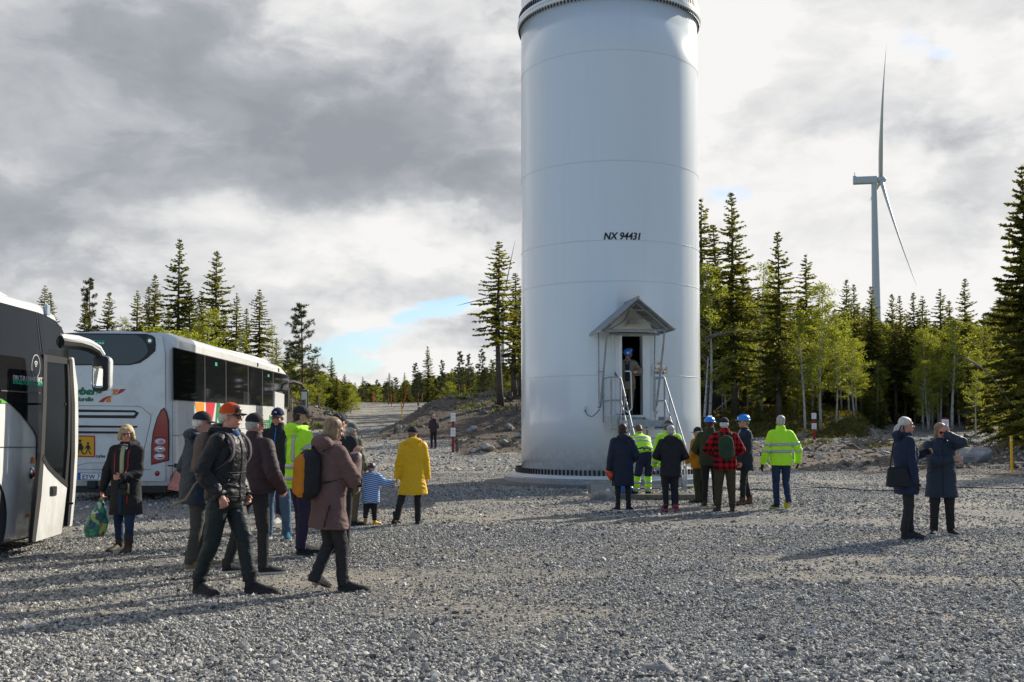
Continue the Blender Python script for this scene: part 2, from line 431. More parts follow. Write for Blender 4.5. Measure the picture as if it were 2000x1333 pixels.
# ================================================================== scattered stones (geometry nodes, one stone mesh made in the node group)
def stone_mat(name, stops, rough=.85):
    m = bpy.data.materials.new(name); m.use_nodes = True; t = NT(m.node_tree); b = m.node_tree.nodes['Principled BSDF']
    b.inputs['Roughness'].default_value = rough; b.inputs['Specular IOR Level'].default_value = .3
    r_ = t.n.new('ShaderNodeObjectInfo').outputs['Random']
    c = t.ramp(r_, stops); tc_ = t.n.new('ShaderNodeNewGeometry').outputs['Position']
    c = t.mix(t.rng(t.noise(tc_, 60, 4, .6), .35, .7), c, t.mix(1.0, c, (.7, .68, .65), 'MULTIPLY'))
    t.l.new(c, b.inputs['Base Color']); t.l.new(t.bump(t.noise(tc_, 120, 3, .6), .4, .004), b.inputs['Normal'])
    return m
gravel_mat = stone_mat('crushed_stone', [(0, (.07, .072, .078)), (.25, (.22, .22, .215)), (.6, (.39, .38, .355)), (.88, (.55, .53, .49)), (1, (.72, .70, .64))])
rubble_mat = stone_mat('rubble_stone', [(0, (.05, .043, .036)), (.4, (.125, .11, .095)), (.75, (.22, .205, .19)), (1, (.42, .40, .38))])
def scatter(name, pts, sizes, mat, seed=0, subdiv=1, flat=.55):
    n = len(pts); me = bpy.data.meshes.new(name); me.vertices.add(n); me.vertices.foreach_set('co', np.asarray(pts, np.float32).ravel())
    rs = np.random.RandomState(seed)
    a = me.attributes.new('size', 'FLOAT', 'POINT'); a.data.foreach_set('value', np.asarray(sizes, np.float32))
    a = me.attributes.new('turn', 'FLOAT_VECTOR', 'POINT')
    rot = np.stack([rs.normal(0, .45, n), rs.normal(0, .45, n), rs.uniform(0, 6.28, n)], -1); a.data.foreach_set('vector', rot.astype(np.float32).ravel())
    a = me.attributes.new('pick', 'INT', 'POINT'); a.data.foreach_set('value', rs.randint(0, 6, n).astype(np.int32))
    me.update(); o = link_mesh(name, me, None, mat)
    ng = bpy.data.node_groups.new(name+'_nodes', 'GeometryNodeTree')
    ng.interface.new_socket('Geometry', in_out='INPUT', socket_type='NodeSocketGeometry'); ng.interface.new_socket('Geometry', in_out='OUTPUT', socket_type='NodeSocketGeometry')
    N = ng.nodes; L = ng.links; gi = N.new('NodeGroupInput'); go = N.new('NodeGroupOutput')
    g2i = N.new('GeometryNodeGeometryToInstance')
    for k in range(6):
        ico = N.new('GeometryNodeMeshIcoSphere'); ico.inputs['Radius'].default_value = .5; ico.inputs['Subdivisions'].default_value = subdiv
        sp = N.new('GeometryNodeSetPosition'); nz = N.new('ShaderNodeTexNoise'); nz.noise_dimensions = '4D'
        nz.inputs['W'].default_value = k*7.3+seed; nz.inputs['Scale'].default_value = 1.5; nz.inputs['Detail'].default_value = 2
        sb = N.new('ShaderNodeVectorMath'); sb.operation = 'SUBTRACT'; sb.inputs[1].default_value = (.5, .5, .5)
        sc_ = N.new('ShaderNodeVectorMath'); sc_.operation = 'SCALE'; sc_.inputs[3].default_value = 1.5
        L.new(nz.outputs['Color'], sb.inputs[0]); L.new(sb.outputs[0], sc_.inputs[0]); L.new(ico.outputs[0], sp.inputs[0]); L.new(sc_.outputs[0], sp.inputs['Offset'])
        tr = N.new('GeometryNodeTransform'); L.new(sp.outputs[0], tr.inputs[0]); tr.inputs['Scale'].default_value = (1.15, .8+.08*k, flat+.05*k)
        sm = N.new('GeometryNodeSetMaterial'); sm.inputs[2].default_value = mat; L.new(tr.outputs[0], sm.inputs[0])
        ss = N.new('GeometryNodeSetShadeSmooth'); ss.inputs[2].default_value = False; L.new(sm.outputs[0], ss.inputs[0])
        L.new(ss.outputs[0], g2i.inputs[0])
    iop = N.new('GeometryNodeInstanceOnPoints'); L.new(gi.outputs[0], iop.inputs['Points']); L.new(g2i.outputs[0], iop.inputs['Instance'])
    iop.inputs['Pick Instance'].default_value = True
    def na(nm, ty):
        q = N.new('GeometryNodeInputNamedAttribute'); q.data_type = ty; q.inputs[0].default_value = nm; return q.outputs[0]
    L.new(na('size', 'FLOAT'), iop.inputs['Scale']); L.new(na('turn', 'FLOAT_VECTOR'), iop.inputs['Rotation']); L.new(na('pick', 'INT'), iop.inputs['Instance Index'])
    L.new(iop.outputs[0], go.inputs[0])
    md = o.modifiers.new('scatter', 'NODES'); md.node_group = ng
    return o
rs = np.random.RandomState(5)
def wedge(n, y0, y1, ul=-.60, ur=.60, p=1.0):
    """n random points in the wedge in front of the camera, thinning as depth**-p"""
    q = rs.uniform(0, 1, n); e = 2-p
    y = (y0**e+q*(y1**e-y0**e))**(1/e) if abs(e) > 1e-6 else y0*(y1/y0)**q
    return rs.uniform(ul, ur, n)*y, y
def patchy(x, y):
    p = fbm(np.stack([x*.55, y*.8, 0*x], -1), 3, 77); wv = .6*np.sin(x*.35+1.3)
    for y0, c, a, wd in ((10.9, .012, .30, .45), (12.6, .012, .22, .35), (17.5, -.010, .30, .8), (20.5, -.012, .26, .8), (8.6, .02, .18, .3)): p = p+a*np.exp(-((y-(y0+c*(x-2)**2+wv))/wd)**2)
    return p
x1, y1 = wedge(300000, 5.2, 16.5, p=1.4); pz = patchy(x1, y1)
keep = rs.uniform(0, 1, len(x1)) < np.clip(2.1-(pz)*2.6+(y1 < 8.0)*.5, .12, 1); x1, y1, pz = x1[keep], y1[keep], pz[keep]
sz1 = np.clip(rs.lognormal(-4.2, .42, len(x1)), .010, .07)*(1+.30*(1-sstep(6.4, 8.2, y1)))
p1 = np.stack([x1, y1, terrain(x1, y1)+sz1*.16], -1)
g1 = scatter('gravel', p1, sz1, gravel_mat, 1, 1, .72); tag(g1, 'loose grey crushed stone covering the near half of the lot', 'gravel', kind='stuff')
x2, y2 = wedge(150000, 16, 37, p=1.2); pz = patchy(x2, y2); keep = rs.uniform(0, 1, len(x2)) < np.clip(2.0-pz*2.5, .12, 1); x2, y2 = x2[keep], y2[keep]
sz2 = np.clip(rs.lognormal(-3.6, .38, len(x2)), .018, .10)
m_ = (np.hypot(x2-2.76, y2-29.5) > 3.3); x2, y2, sz2 = x2[m_], y2[m_], sz2[m_]
g2 = scatter('gravel', np.stack([x2, y2, terrain(x2, y2)+sz2*.05], -1), sz2, gravel_mat, 2, 1, .7); tag(g2, 'grey crushed stone on the lot around the tower base', 'gravel', kind='stuff')
# rubble on the dirt
x3, y3 = wedge(60000, 36, 95, p=1.2, ul=-.30, ur=.60); d3, m3 = masks(x3, y3)
roadside = ((y3 > 56) & (y3 < 66) & (x3/y3 > .15))
k3 = rs.uniform(0, 1, len(x3)) < np.where(d3 > .5, .42, 0)+np.where((m3 > .5) & (y3 < 80), .012, 0)+roadside*.05+((x3/y3 > .335) & (x3/y3 < .36) & (y3 > 64) & (y3 < 84))*.5+((x3/y3 > .43) & (x3/y3 < .455) & (y3 > 64) & (y3 < 84))*.6
x3, y3 = x3[k3], y3[k3]; s3 = np.clip(rs.lognormal(-2.65, .62, len(x3)), .04, .50)
g3 = scatter('rubble', np.stack([x3, y3, terrain(x3, y3)], -1), s3, rubble_mat, 3, 1, .6); tag(g3, 'broken rocks and rubble strewn over the brown dirt banks', 'rubble', kind='stuff')
x4, y4 = wedge(36000, 36, 66, p=1.0, ul=-.55, ur=.60); d4, m4 = masks(x4, y4); k4 = (d4 < .5) & (m4 < .5)
x4, y4 = x4[k4], y4[k4]; s4 = np.clip(rs.lognormal(-2.7, .4, len(x4)), .04, .3)
g4 = scatter('gravel', np.stack([x4, y4, terrain(x4, y4)], -1), s4, gravel_mat, 4, 1, .6); tag(g4, 'coarse grey gravel at the far edge of the lot and on the roads', 'gravel', kind='stuff')

# single boulders that stand out
def boulder(loc, size, label, mat, seed, rz=0):
    bm = bmesh.new(); bmesh.ops.create_icosphere(bm, subdivisions=3, radius=.5)
    for v in bm.verts:
        p = v.co.copy(); q = p*1.6+Vector((seed*3.1, 0, 0))
        v.co = p*(1+.55*(mnoise.noise(q)))+mnoise.noise_vector(q*1.7)*.12
        for d_ in range(5):
            nrm = Vector((math.sin(d_*2.4+seed), math.cos(d_*1.7+seed*2), math.sin(d_*1.1+seed)*.8)).normalized(); h_ = .36
            e_ = v.co.dot(nrm)-h_
            if e_ > 0: v.co -= nrm*e_*.85
    me = bpy.data.meshes.new('boulder'); bm.to_mesh(me); bm.free()
    o = link_mesh('boulder', me, None, mat, False); o.location = loc; o.scale = size; o.rotation_euler = (0, 0, rz)
    return tag(o, label, 'rock')
rock_light = material('pale_rock', (.27, .26, .25), .85, var=.3, vscale=3, bump=.6, bscale=9, bdist=.05)
rock_grey = material('grey_rock', (.15, .147, .14), .85, var=.35, vscale=5, bump=.6, bscale=20, bdist=.03)
p = G(1290, 1312); boulder((p.x, p.y, .01), (.23, .17, .12), 'largest loose stone in the gravel at the bottom edge of the picture', rock_light, 1, .2)
def on(px, y): x = float(W(px, 800, y).x); return x, y, T(x, y)
for q, (px, yy, s_, lb) in enumerate([
    (1893, 42, (1.5, 1.1, .95), 'large pale boulder right of the woman in the navy parka'),
    (1808, 41.5, (.8, .6, .45), 'pale grey boulder low in the dirt bank behind the two chatting women'),
    (1600, 42.5, (.75, .6, .4), 'grey boulder in the dirt bank behind the walking man in yellow jacket'),
    (1668, 44, (.9, .6, .45), 'flat grey boulder in the rubble between walking man and chatting women'),
    (1725, 46, (1.0, .7, .5), 'dusty boulder in the rubble left of the grey haired woman'),
    (1480, 45, (.8, .7, .5), 'grey boulder in the dirt bank right of the suit jacket man'),
    (953, 44.5, (1.0, .8, .5), 'dark rounded boulder beside the tower at the gravel edge'),
    (985, 47, (.9, .8, .75), 'upright boulder in the rubble just left of the tower'),
    (925, 59, (1.1, .8, .7), 'grey boulder at the foot of the mound near the left marker post'),
    (995, 59, (1.2, .9, .8), 'angular boulder at the foot of the mound against the tower edge'),
    (720, 62, (1.0, .8, .6), 'pale boulder where the mound meets the sloping road'),
    (640, 72, (1.1, .8, .7), 'boulder on top of the bank behind the front of the coach'),
    (780, 60, (.8, .6, .5), 'grey boulder at the foot of the mound behind the yellow raincoat')]):
    x, y, z = on(px, yy); s_ = tuple(v*(.72 if q else 1.0) for v in s_); boulder((x, y, z+s_[2]*.05), s_, lb, [rock_light, rock_grey][q % 2], q+3, q*.9)

# ================================================================== tree prototypes
def quads_to_mesh(name, C, A, B):
    """leaf shapes: centres C, half-length vectors A, half-width vectors B -> kite quads"""
    V = np.stack([C-A, C-A*.1+B, C+A, C-A*.1-B], 1).reshape(-1, 3); n = len(C)
    return tri_mesh(name, V, np.arange(4*n).reshape(n, 4))
def leaf_mat(name, cols, tr=.35, rough=.6):
    m = bpy.data.materials.new(name); m.use_nodes = True; t = NT(m.node_tree); b = m.node_tree.nodes['Principled BSDF']
    tc_ = t.n.new('ShaderNodeTexCoord').outputs['Object']; g = t.n.new('ShaderNodeNewGeometry')
    rnd = g.outputs['Random Per Island']; oi = t.n.new('ShaderNodeObjectInfo').outputs['Random']
    f = t.math('ADD', t.math('MULTIPLY', rnd, .45), t.math('ADD', t.math('MULTIPLY', t.noise(tc_, .9, 3), .35), t.math('MULTIPLY', oi, .25)))
    c = t.ramp(f, [(0.1, cols[0]), (.5, cols[1]), (.95, cols[2])]); t.l.new(c, b.inputs['Base Color'])
    b.inputs['Roughness'].default_value = rough; b.inputs['Specular IOR Level'].default_value = .25
    tl = t.n.new('ShaderNodeBsdfTranslucent'); cc = t.mix(1.0, c, (1.5, 1.35, .6), 'MULTIPLY'); t.l.new(cc, tl.inputs[0])
    mxs = t.n.new('ShaderNodeMixShader'); mxs.inputs[0].default_value = tr
    t.l.new(b.outputs[0], mxs.inputs[1]); t.l.new(tl.outputs[0], mxs.inputs[2])
    t.l.new(mxs.outputs[0], t.n['Material Output'].inputs[0]); return m
spruce_leaf = leaf_mat('spruce_needles', [(.055, .066, .020), (.13, .145, .038), (.25, .25, .065)], .5)
pine_leaf = leaf_mat('pine_needles', [(.035, .05, .025), (.07, .09, .04), (.12, .135, .06)], .25)
birch_leaf = leaf_mat('birch_leaves', [(.11, .14, .018), (.20, .24, .035), (.32, .34, .06)], .55)
bark = material('spruce_bark', (.085, .066, .052), .9, var=.4, vscale=6, bump=.7, bscale=25, bdist=.03)
bark_pine = material('pine_bark', (.16, .095, .06), .9, var=.4, vscale=6, bump=.7, bscale=25, bdist=.03)
bark_birch = material('birch_bark', (.42, .40, .37), .8, var=.2, vscale=10, dirt=((.05, .045, .04), 7, .56, .62))
def nrm(v): return v/np.maximum(1e-9, np.linalg.norm(v, axis=-1, keepdims=True))
def make_spruce(h, rad, bare, seed, dens=1.0, sparse=0.0, dead=0.3):
    r = np.random.RandomState(seed); Cs = []; As = []; Bs = []; tk = MB()
    lean = r.normal(0, .012, 2)
    def axis(z): return np.array([lean[0]*z+.05*math.sin(z*.5+seed), lean[1]*z+.05*math.cos(z*.4+seed), z])
    tk.tube([axis(z) for z in np.linspace(0, h*.99, 9)], [h*.0125*(1-z/h)+.012 for z in np.linspace(0, h*.99, 9)], 7)
    nbr = int(h*(1-bare)*12.5); ga = 0
    for bi in range(nbr):
            q = (bi+r.uniform(-1.5, 1.5))/nbr; q = min(max(q, 0), .985)
            q = 1-(1-q)**1.12; z = h*(bare+(1-bare)*q); ga += 2.39996; a = ga+r.normal(0, .35)
            if r.uniform() < sparse: continue
            prof = (1-q)**.80*(.62+.38*min(1, q*4+.2)); clump = .78+.34*vnoise(np.array([[math.cos(a)*1.2+seed*5, math.sin(a)*1.2, z*.55]]), seed)[0]
            L = rad*prof*clump*r.uniform(.55, 1.18)+.06; tp = .42+.58*min(1, (1-q)*5)
            up0 = .45*q-.22+r.normal(0, .10)
            n = max(5, int(L*10.5*dens)); tt = (np.arange(n)+r.uniform(.1, .9, n))/n
            d = np.array([math.cos(a), math.sin(a), 0]); s_ = np.array([-math.sin(a), math.cos(a), 0])
            base = axis(z)
            P = base+np.outer(tt*L, d)+np.outer(L*(up0*tt-.34*tt**2*(1-q)+.24*tt**3), [0, 0, 1])
            for side in (-1, 1, 0, 2):
                wl = (.17+.26*L/2.2)*(1-.5*tt)*r.uniform(.5, 1.25, n)*tp+.05
                if side in (-1, 1): v = d*.7+s_*side*r.uniform(.4, 1.0, (n, 1))+np.array([0, 0, -.30*(1-q)])+r.normal(0, .22, (n, 3))
                elif side == 0: v = d*.35+np.array([0, 0, -.9])*(1-q)+np.array([0, 0, .35])*q+r.normal(0, .35, (n, 3)); wl = wl*.95
                else: v = d*1.0+r.normal(0, .35, (n, 3)); wl = wl*.8
                v = nrm(v); A = v*wl[:, None]*.55; side_v = nrm(np.cross(v, r.normal(0, 1, (n, 3)))); Bv = side_v*(wl*.20+.016)[:, None]
                Cs.append(P+A*.8); As.append(A); Bs.append(Bv)
    # dead branches below the crown
    for k in range(int(dead*h*2.4)):
        zz_ = r.uniform(.06*h, max(.1*h, h*bare+.15*h)); a = r.uniform(0, 6.28); L = r.uniform(.4, 1.3)
        b_ = axis(zz_); e_ = b_+np.array([math.cos(a)*L, math.sin(a)*L, -L*r.uniform(0, .35)])
        tk.tube([b_, (b_+e_)/2+np.array([0, 0, .04]), e_], [.016, .011, .004], 3, caps=False)
    top = axis(h*.985); n = 6
    v = nrm(np.array([0, 0, 1.])+r.normal(0, .3, (n, 3))); Cs.append(top+v*.14); As.append(v*.17); Bs.append(nrm(np.cross(v, r.normal(0, 1, (n, 3))))*.02)
    return tk, quads_to_mesh('crown', np.concatenate(Cs), np.concatenate(As), np.concatenate(Bs))
def make_pine(h, rad, bare, seed):
    r = np.random.RandomState(seed); Cs = []; As = []; Bs = []; tk = MB()
    def axis(z): return np.array([.12*math.sin(z*.35+seed), .1*math.cos(z*.3+seed), z])
    tk.tube([axis(z) for z in np.linspace(0, h*.97, 9)], [h*.013*(1-z/h)+.015 for z in np.linspace(0, h*.97, 9)], 7)
    z = h*bare
    while z < h*.97:
        q = (z-h*bare)/(h*(1-bare))
        for k in range(r.randint(2, 5)):
            a = r.uniform(0, 6.28); L = rad*(1-q*.8)*r.uniform(.45, 1.15)*(1 if q > .12 else .8); b_ = axis(z)
            e_ = b_+np.array([math.cos(a)*L, math.sin(a)*L, L*r.uniform(-.05, .45)]); m_ = (b_+e_)/2+np.array([0, 0, -.07*L])
            tk.tube([b_, m_, e_], [.028, .018, .008], 4, caps=False)
            for j in range(int(4+L*6)):
                t_ = r.uniform(.35, 1.05); c = b_*(1-t_)+e_*t_+r.normal(0, .13*L*.5+.04, 3); n = 16
                v = nrm(r.normal(0, 1, (n, 3))+np.array([0, 0, .5])); ln = r.uniform(.10, .2, n)[:, None]
                Cs.append(c+v*ln*.8); As.append(v*ln); Bs.append(nrm(np.cross(v, r.normal(0, 1, (n, 3))))*.026)
        z += h*.032*r.uniform(.7, 1.3)
    return tk, quads_to_mesh('crown', np.concatenate(Cs), np.concatenate(As), np.concatenate(Bs))
def make_birch(h, rad, bare, seed, leaves=5200, lsz=.085):
    r = np.random.RandomState(seed); tk = MB(); tips = []
    def axis(z): return np.array([.18*math.sin(z*.3+seed), .15*math.cos(z*.27+seed), z])
    tk.tube([axis(z) for z in np.linspace(0, h*.95, 9)], [h*.008*(1-z/h)+.01 for z in np.linspace(0, h*.95, 9)], 6)
    nb = int(h*3.6)
    for k in range(nb):
        q = (k+r.uniform())/nb; z = h*(bare+(1-bare)*.93*q); a = r.uniform(0, 6.28)
        L = rad*(math.sin(math.pi*min(1, .22+q*.78))**.7)*r.uniform(.5, 1.15)+.15; b_ = axis(z)
        e_ = b_+np.array([math.cos(a)*L, math.sin(a)*L, L*r.uniform(.35, 1.1)])
        tk.tube([b_, (b_+e_)/2+np.array([0, 0, .05]), e_], [.02, .012, .004], 4, caps=False)
        for j in range(5):
            t_ = r.uniform(.3, 1.1); tips.append(b_*(1-t_)+e_*t_+r.normal(0, .12, 3))
    tips = np.array(tips); c = tips[r.randint(0, len(tips), leaves)]+r.normal(0, .19, (leaves, 3))*np.array([1, 1, .8])
    v = nrm(r.normal(0, 1, (leaves, 3))); s_ = r.uniform(.6, 1.3, leaves)[:, None]*lsz
    return tk, quads_to_mesh('crown', c, v*s_, nrm(np.cross(v, r.normal(0, 1, (leaves, 3))))*s_*.55)
PROTO = {}
def proto(key, tk, crown, leaf, barkm):
    tm = tk.mesh('trunk', fix=False); tm.materials.append(barkm); tm.polygons.foreach_set('use_smooth', np.ones(len(tm.polygons), dtype=bool)); crown.materials.append(leaf)
    PROTO[key] = (tm, crown)
H0 = 14.0
proto('spruce0', *make_spruce(H0, 2.5, .10, 1, 1.05), spruce_leaf, bark)
proto('spruce1', *make_spruce(H0, 2.1, .16, 2, 1.05, .08), spruce_leaf, bark)
proto('spruce2', *make_spruce(H0, 1.7, .30, 3, 1.1, .18, 1), spruce_leaf, bark)
proto('spruce3', *make_spruce(H0, 1.9, .38, 4, 1.1, .12, 1), spruce_leaf, bark)
proto('spruce4', *make_spruce(H0, 2.9, .05, 5, 1.0), spruce_leaf, bark)
proto('spruce5', *make_spruce(H0, 1.35, .22, 6, 1.2, .22, 1), spruce_leaf, bark)
proto('bigspruce', *make_spruce(H0, 2.8, .04, 15, 2.6), spruce_leaf, bark)
proto('pine0', *make_pine(H0, 2.3, .35, 7), pine_leaf, bark_pine)
proto('pine1', *make_pine(H0, 2.0, .22, 8), pine_leaf, bark_pine)
proto('birch0', *make_birch(H0, 2.0, .22, 9), birch_leaf, bark_birch)
proto('birch1', *make_birch(H0, 1.5, .35, 10, 4200), birch_leaf, bark_birch)
proto('birch2', *make_birch(7.0, 1.6, .08, 11, 4600, .08), birch_leaf, bark_birch)
proto('birch3', *make_birch(H0, 1.7, .12, 12, 3300, .075), birch_leaf, bark_birch)
PH = {'birch2': 7.0}
trng = random.Random(4)
def tree(key, x, y, h, label, group=None, wid=1.0, name=None):
    z = T(x, y)-.1; s = h/PH.get(key, H0)
    nm = name or ('spruce_tree' if 'spruce' in key else 'pine_tree' if 'pine' in key else 'birch_tree')
    cat = {'spruce_tree': 'spruce', 'pine_tree': 'pine', 'birch_tree': 'birch', 'bush': 'bush'}[nm]
    o = empty(nm, (x, y, z), trng.uniform(0, 6.28), label, cat, group)
    tm, cm = PROTO[key]
    for n_, m_ in (('trunk', tm), ('crown', cm)):
        c = bpy.data.objects.new(n_, m_); COL.objects.link(c); c.parent = o; ww = wid*(1.38 if 'spruce' in key and y < 100 else 1.25); c.scale = (s*ww, s*ww, s)
    return o
def ptree(key, px, top, y, label, wid=1.0, group=None, name=None):
    p = W(px, top, y); h = p.z-T(p.x, y)+.1
    return tree(key, p.x, y, h, label, group, wid, name)
# --- left group behind the coach
for a in [
    ('spruce2', 86, 557, 95, 'small distant spruce above the roof of the nearest coach'),
    ('spruce1', 99, 572, 97, 'shorter distant spruce beside the small one above the nearest coach'),
    ('pine1', 176, 534, 72, 'dark spindly tree with a knobbly top above the rear of the parked coach', .7),
    ('spruce0', 162, 590, 70, 'bushy dark spruce left of the knobbly topped tree behind the coach roof'),
    ('spruce0', 206, 571, 68, 'broad dark conical spruce right of the knobbly topped tree'),
    ('birch3', 238, 612, 74, 'thin pale birch between two dark spruces behind the coach roof'),
    ('spruce2', 263, 568, 74, 'open branched spruce above the middle of the coach rear window', 1.1),
    ('spruce1', 291, 560, 70, 'ragged spruce just left of the tallest tree behind the coach'),
    ('spruce0', 306, 538, 73, 'mid height dark spruce left of the tallest tree behind the coach', .9),
    ('spruce1', 352, 468, 69, 'tallest spruce of the group behind the parked coach', .95),
    ('spruce0', 376, 552, 72, 'spruce tucked against the right side of the tallest one'),
    ('spruce0', 421, 489, 70, 'second tallest spruce behind the coach, with a dense pointed crown'),
    ('birch0', 412, 597, 66, 'bright green birch in front of the second tallest spruce', 1.1),
    ('birch2', 372, 640, 63, 'low bright green birch peeping over the coach roof edge', 1.2),
    ('birch2', 322, 634, 63, 'low yellow green birch left of centre over the coach roof', 1.2),
    ('spruce2', 457, 573, 71, 'narrow spruce right of the second tallest one'),
    ('spruce1', 482, 603, 72, 'short spruce in the gap between narrow spruces over the coach'),
    ('spruce3', 506, 566, 71, 'slim dark spruce with a bare stem right of the group behind the coach', 1.1),
    ('birch3', 534, 628, 72, 'pale young birch at the right end of the group behind the coach'),
    ('pine0', 590, 592, 66, 'lone open crowned pine standing above the front of the coach', 1.0),
    ('pine1', 566, 672, 70, 'short pine left of the lone open crowned pine'),
    ('spruce5', 609, 694, 88, 'thin small spruce just right of the lone pine'),
    ('spruce5', 619, 700, 90, 'thinnest small spruce second to the right of the lone pine'),
    ('spruce0', 647, 699, 84, 'single conical spruce on the bank beside the sloping road'),
    ('birch2', 625, 722, 74, 'yellow green birch bush on the bank above the coach mirror', 1.0),
    ('birch2', 600, 715, 72, 'light green birch at the foot of the lone pine', 1.0),
    ('birch2', 568, 700, 70, 'light green birch behind the front roof of the coach', 1.0),
    ('spruce1', 540, 660, 76, 'dim spruce behind the pale young birch over the coach'),
    ('birch3', 470, 640, 68, 'green birch among spruces over the coach roof hump', 1.0),
    ('spruce4', 436, 610, 76, 'wide dark spruce filling the gap behind the bright birch'),
    ('spruce4', 330, 600, 77, 'wide dark spruce filling the gap left of the tallest one'),
    ('spruce4', 220, 630, 78, 'low wide spruce behind the coach rear roof'),
    ('spruce2', 120, 655, 100, 'tiny distant spruce top just above the left coach roof line'),
    ('spruce4', 395, 570, 80, 'dark spruce between and behind the two tallest ones'),
    # --- middle distance
    ('spruce0', 838, 677, 112, 'prominent dark spruce rising above the far treeline past the road'),
    ('pine1', 812, 706, 112, 'pine left of the prominent dark spruce in the far treeline'),
    ('pine1', 863, 700, 110, 'spindly pine right of the prominent dark spruce', .8),
    ('spruce2', 762, 728, 122, 'narrow spruce above the crest of the sloping road', 1.2),
    ('spruce0', 708, 736, 120, 'conical spruce left of the road crest in the far treeline'),
    ('spruce1', 682, 742, 118, 'leftmost small spruce of the far treeline', 1.2),
    ('pine1', 736, 740, 120, 'round pine left of the road crest in the far treeline', 1.1),
    ('birch2', 738, 755, 112, 'bright green birch low beside the road crest', 1.2),
    ('spruce1', 790, 728, 124, 'small spruce directly behind the red snow pole'),
    ('pine0', 897, 686, 104, 'dense pine second left of the tall spruce by the tower', .9),
    ('pine1', 916, 688, 100, 'pine beside another in the treeline left of the tower', .9),
    ('pine0', 941, 681, 96, 'tallest pine at the foot of the spruce next to the tower', .9),
    ('pine1', 960, 700, 94, 'pine behind the bare trunk left of the tower'),
    ('birch2', 880, 745, 92, 'pale birch bush on the crest of the mound, left one', 1.0),
    ('birch0', 965, 705, 84, 'yellow green birch behind the spruce trunk by the tower', 1.0),
    ('birch2', 990, 742, 78, 'green birch bush on the mound against the tower edge', 1.2),
    ('spruce3', 976, 473, 64, 'tall spruce with a bare lower trunk just left of the tower', 1.25),
    ('spruce5', 1004, 535, 68, 'thin spruce half hidden by the left edge of the tower', 1.5),
    ('spruce3', 1015, 560, 72, 'spruce crown peeping out behind the left edge of the tower', 1.1),
    # --- right group
    ('spruce2', 1380, 387, 68, 'tall ragged spruce against the right edge of the tower', 1.1),
    ('spruce1', 1430, 377, 69, 'tallest spruce right of the tower with a thin leading shoot', .95),
    ('spruce5', 1400, 440, 74, 'thin spruce between the two tallest right of the tower', 1.3),
    ('birch0', 1382, 505, 66, 'sunlit yellow green birch hugging the right edge of the tower', 1.0),
    ('spruce1', 1452, 520, 76, 'dark spruce in the gap right of the tallest one'),
    ('spruce1', 1518, 453, 67, 'tall full spruce third from the tower', .98),
    ('birch3', 1487, 500, 71, 'feathery pale birch left of the third tall spruce', 1.1),
    ('spruce2', 1583, 497, 72, 'pointed spruce rising over the bright birches', 1.15),
    ('birch0', 1602, 545, 66, 'largest bright birch in front of the forest right of the tower', 1.0),
    ('birch1', 1565, 600, 65, 'slim white stemmed birch left of the largest bright birch', 1.0),
    ('birch1', 1630, 640, 67, 'short lit birch right of the largest bright birch', 1.1),
    ('spruce0', 1647, 547, 78, 'dark spruce just right of the birches, left of a pair', .85),
    ('spruce1', 1668, 556, 80, 'right hand spruce of the pair beyond the birches', .9),
    ('spruce1', 1702, 560, 78, 'spruce standing in front of the far turbine tower', 1.0),
    ('spruce0', 1742, 574, 80, 'spruce right of the far turbine tower, wider of two', .8),
    ('spruce1', 1757, 578, 82, 'slimmer spruce right of the far turbine tower', .8),
    ('spruce1', 1783, 572, 80, 'spruce below the tip of the lower turbine blade', .9),
    ('spruce2', 1805, 578, 81, 'spruce two steps right of the lower blade tip', 1.1),
    ('spruce2', 1844, 564, 76, 'loose topped spruce right of the blade tip gap', 1.1),
    ('spruce5', 1858, 588, 78, 'slim spruce beside the loose topped one', 1.3),
    ('spruce1', 1883, 545, 72, 'tall spruce left of the gap before the right edge', .9),
    ('birch1', 1870, 640, 74, 'yellow green birch below the slim spruce on the right', 1.0),
    ('spruce4', 1925, 640, 66, 'shorter bushy spruce left of the huge one at the right edge', .8),
    ('birch1', 1905, 680, 62, 'light birch in front of the forest near the right edge', .9),
    ('bigspruce', 1998, 322, 50, 'huge dark spruce filling the right edge of the picture', .86),
    ('spruce0', 1962, 560, 57, 'younger spruce leaning against the huge one at the right edge', .9),
    ('spruce4', 2060, 480, 46, 'broad spruce beyond the right edge casting over the bank', 1.0),
]: ptree(a[0], a[1], a[2], a[3], a[4], a[5] if len(a) > 5 else 1.0)
# --- forest fill
fr = random.Random(12)
ANC = [(1395, 'the right edge of the tower'), (1450, 'the tallest spruce right of the tower'), (1515, 'the third tall spruce from the tower'), (1570, 'the slim white stemmed birch'), (1615, 'the largest bright birch'), (1660, 'the pair of spruces past the birches'), (1705, 'the far turbine'), (1755, 'the wider spruce by the far turbine'), (1800, 'the lower blade tip'), (1850, 'the loose topped spruce'), (1890, 'the tall spruce before the right gap'), (1935, 'the shorter bushy spruce near the right edge'), (2100, 'the huge spruce at the right edge')]
ANL = [(300, 'the coach rear'), (520, 'the coach roof'), (640, 'the lone pine'), (700, 'the conical spruce by the road'), (775, 'the road crest'), (850, 'the prominent far spruce'), (930, 'the dense far pines'), (1100, 'the left edge of the tower')]
def near_(px, L): return [b for a, b in L if px <= a][0] if px <= L[-1][0] else L[-1][1]
G1, G2, G3, G4 = 'spruces of the dense forest right of the tower', 'trees of the far treeline across the road', 'young birches along the forest edge', 'low saplings and bushes'
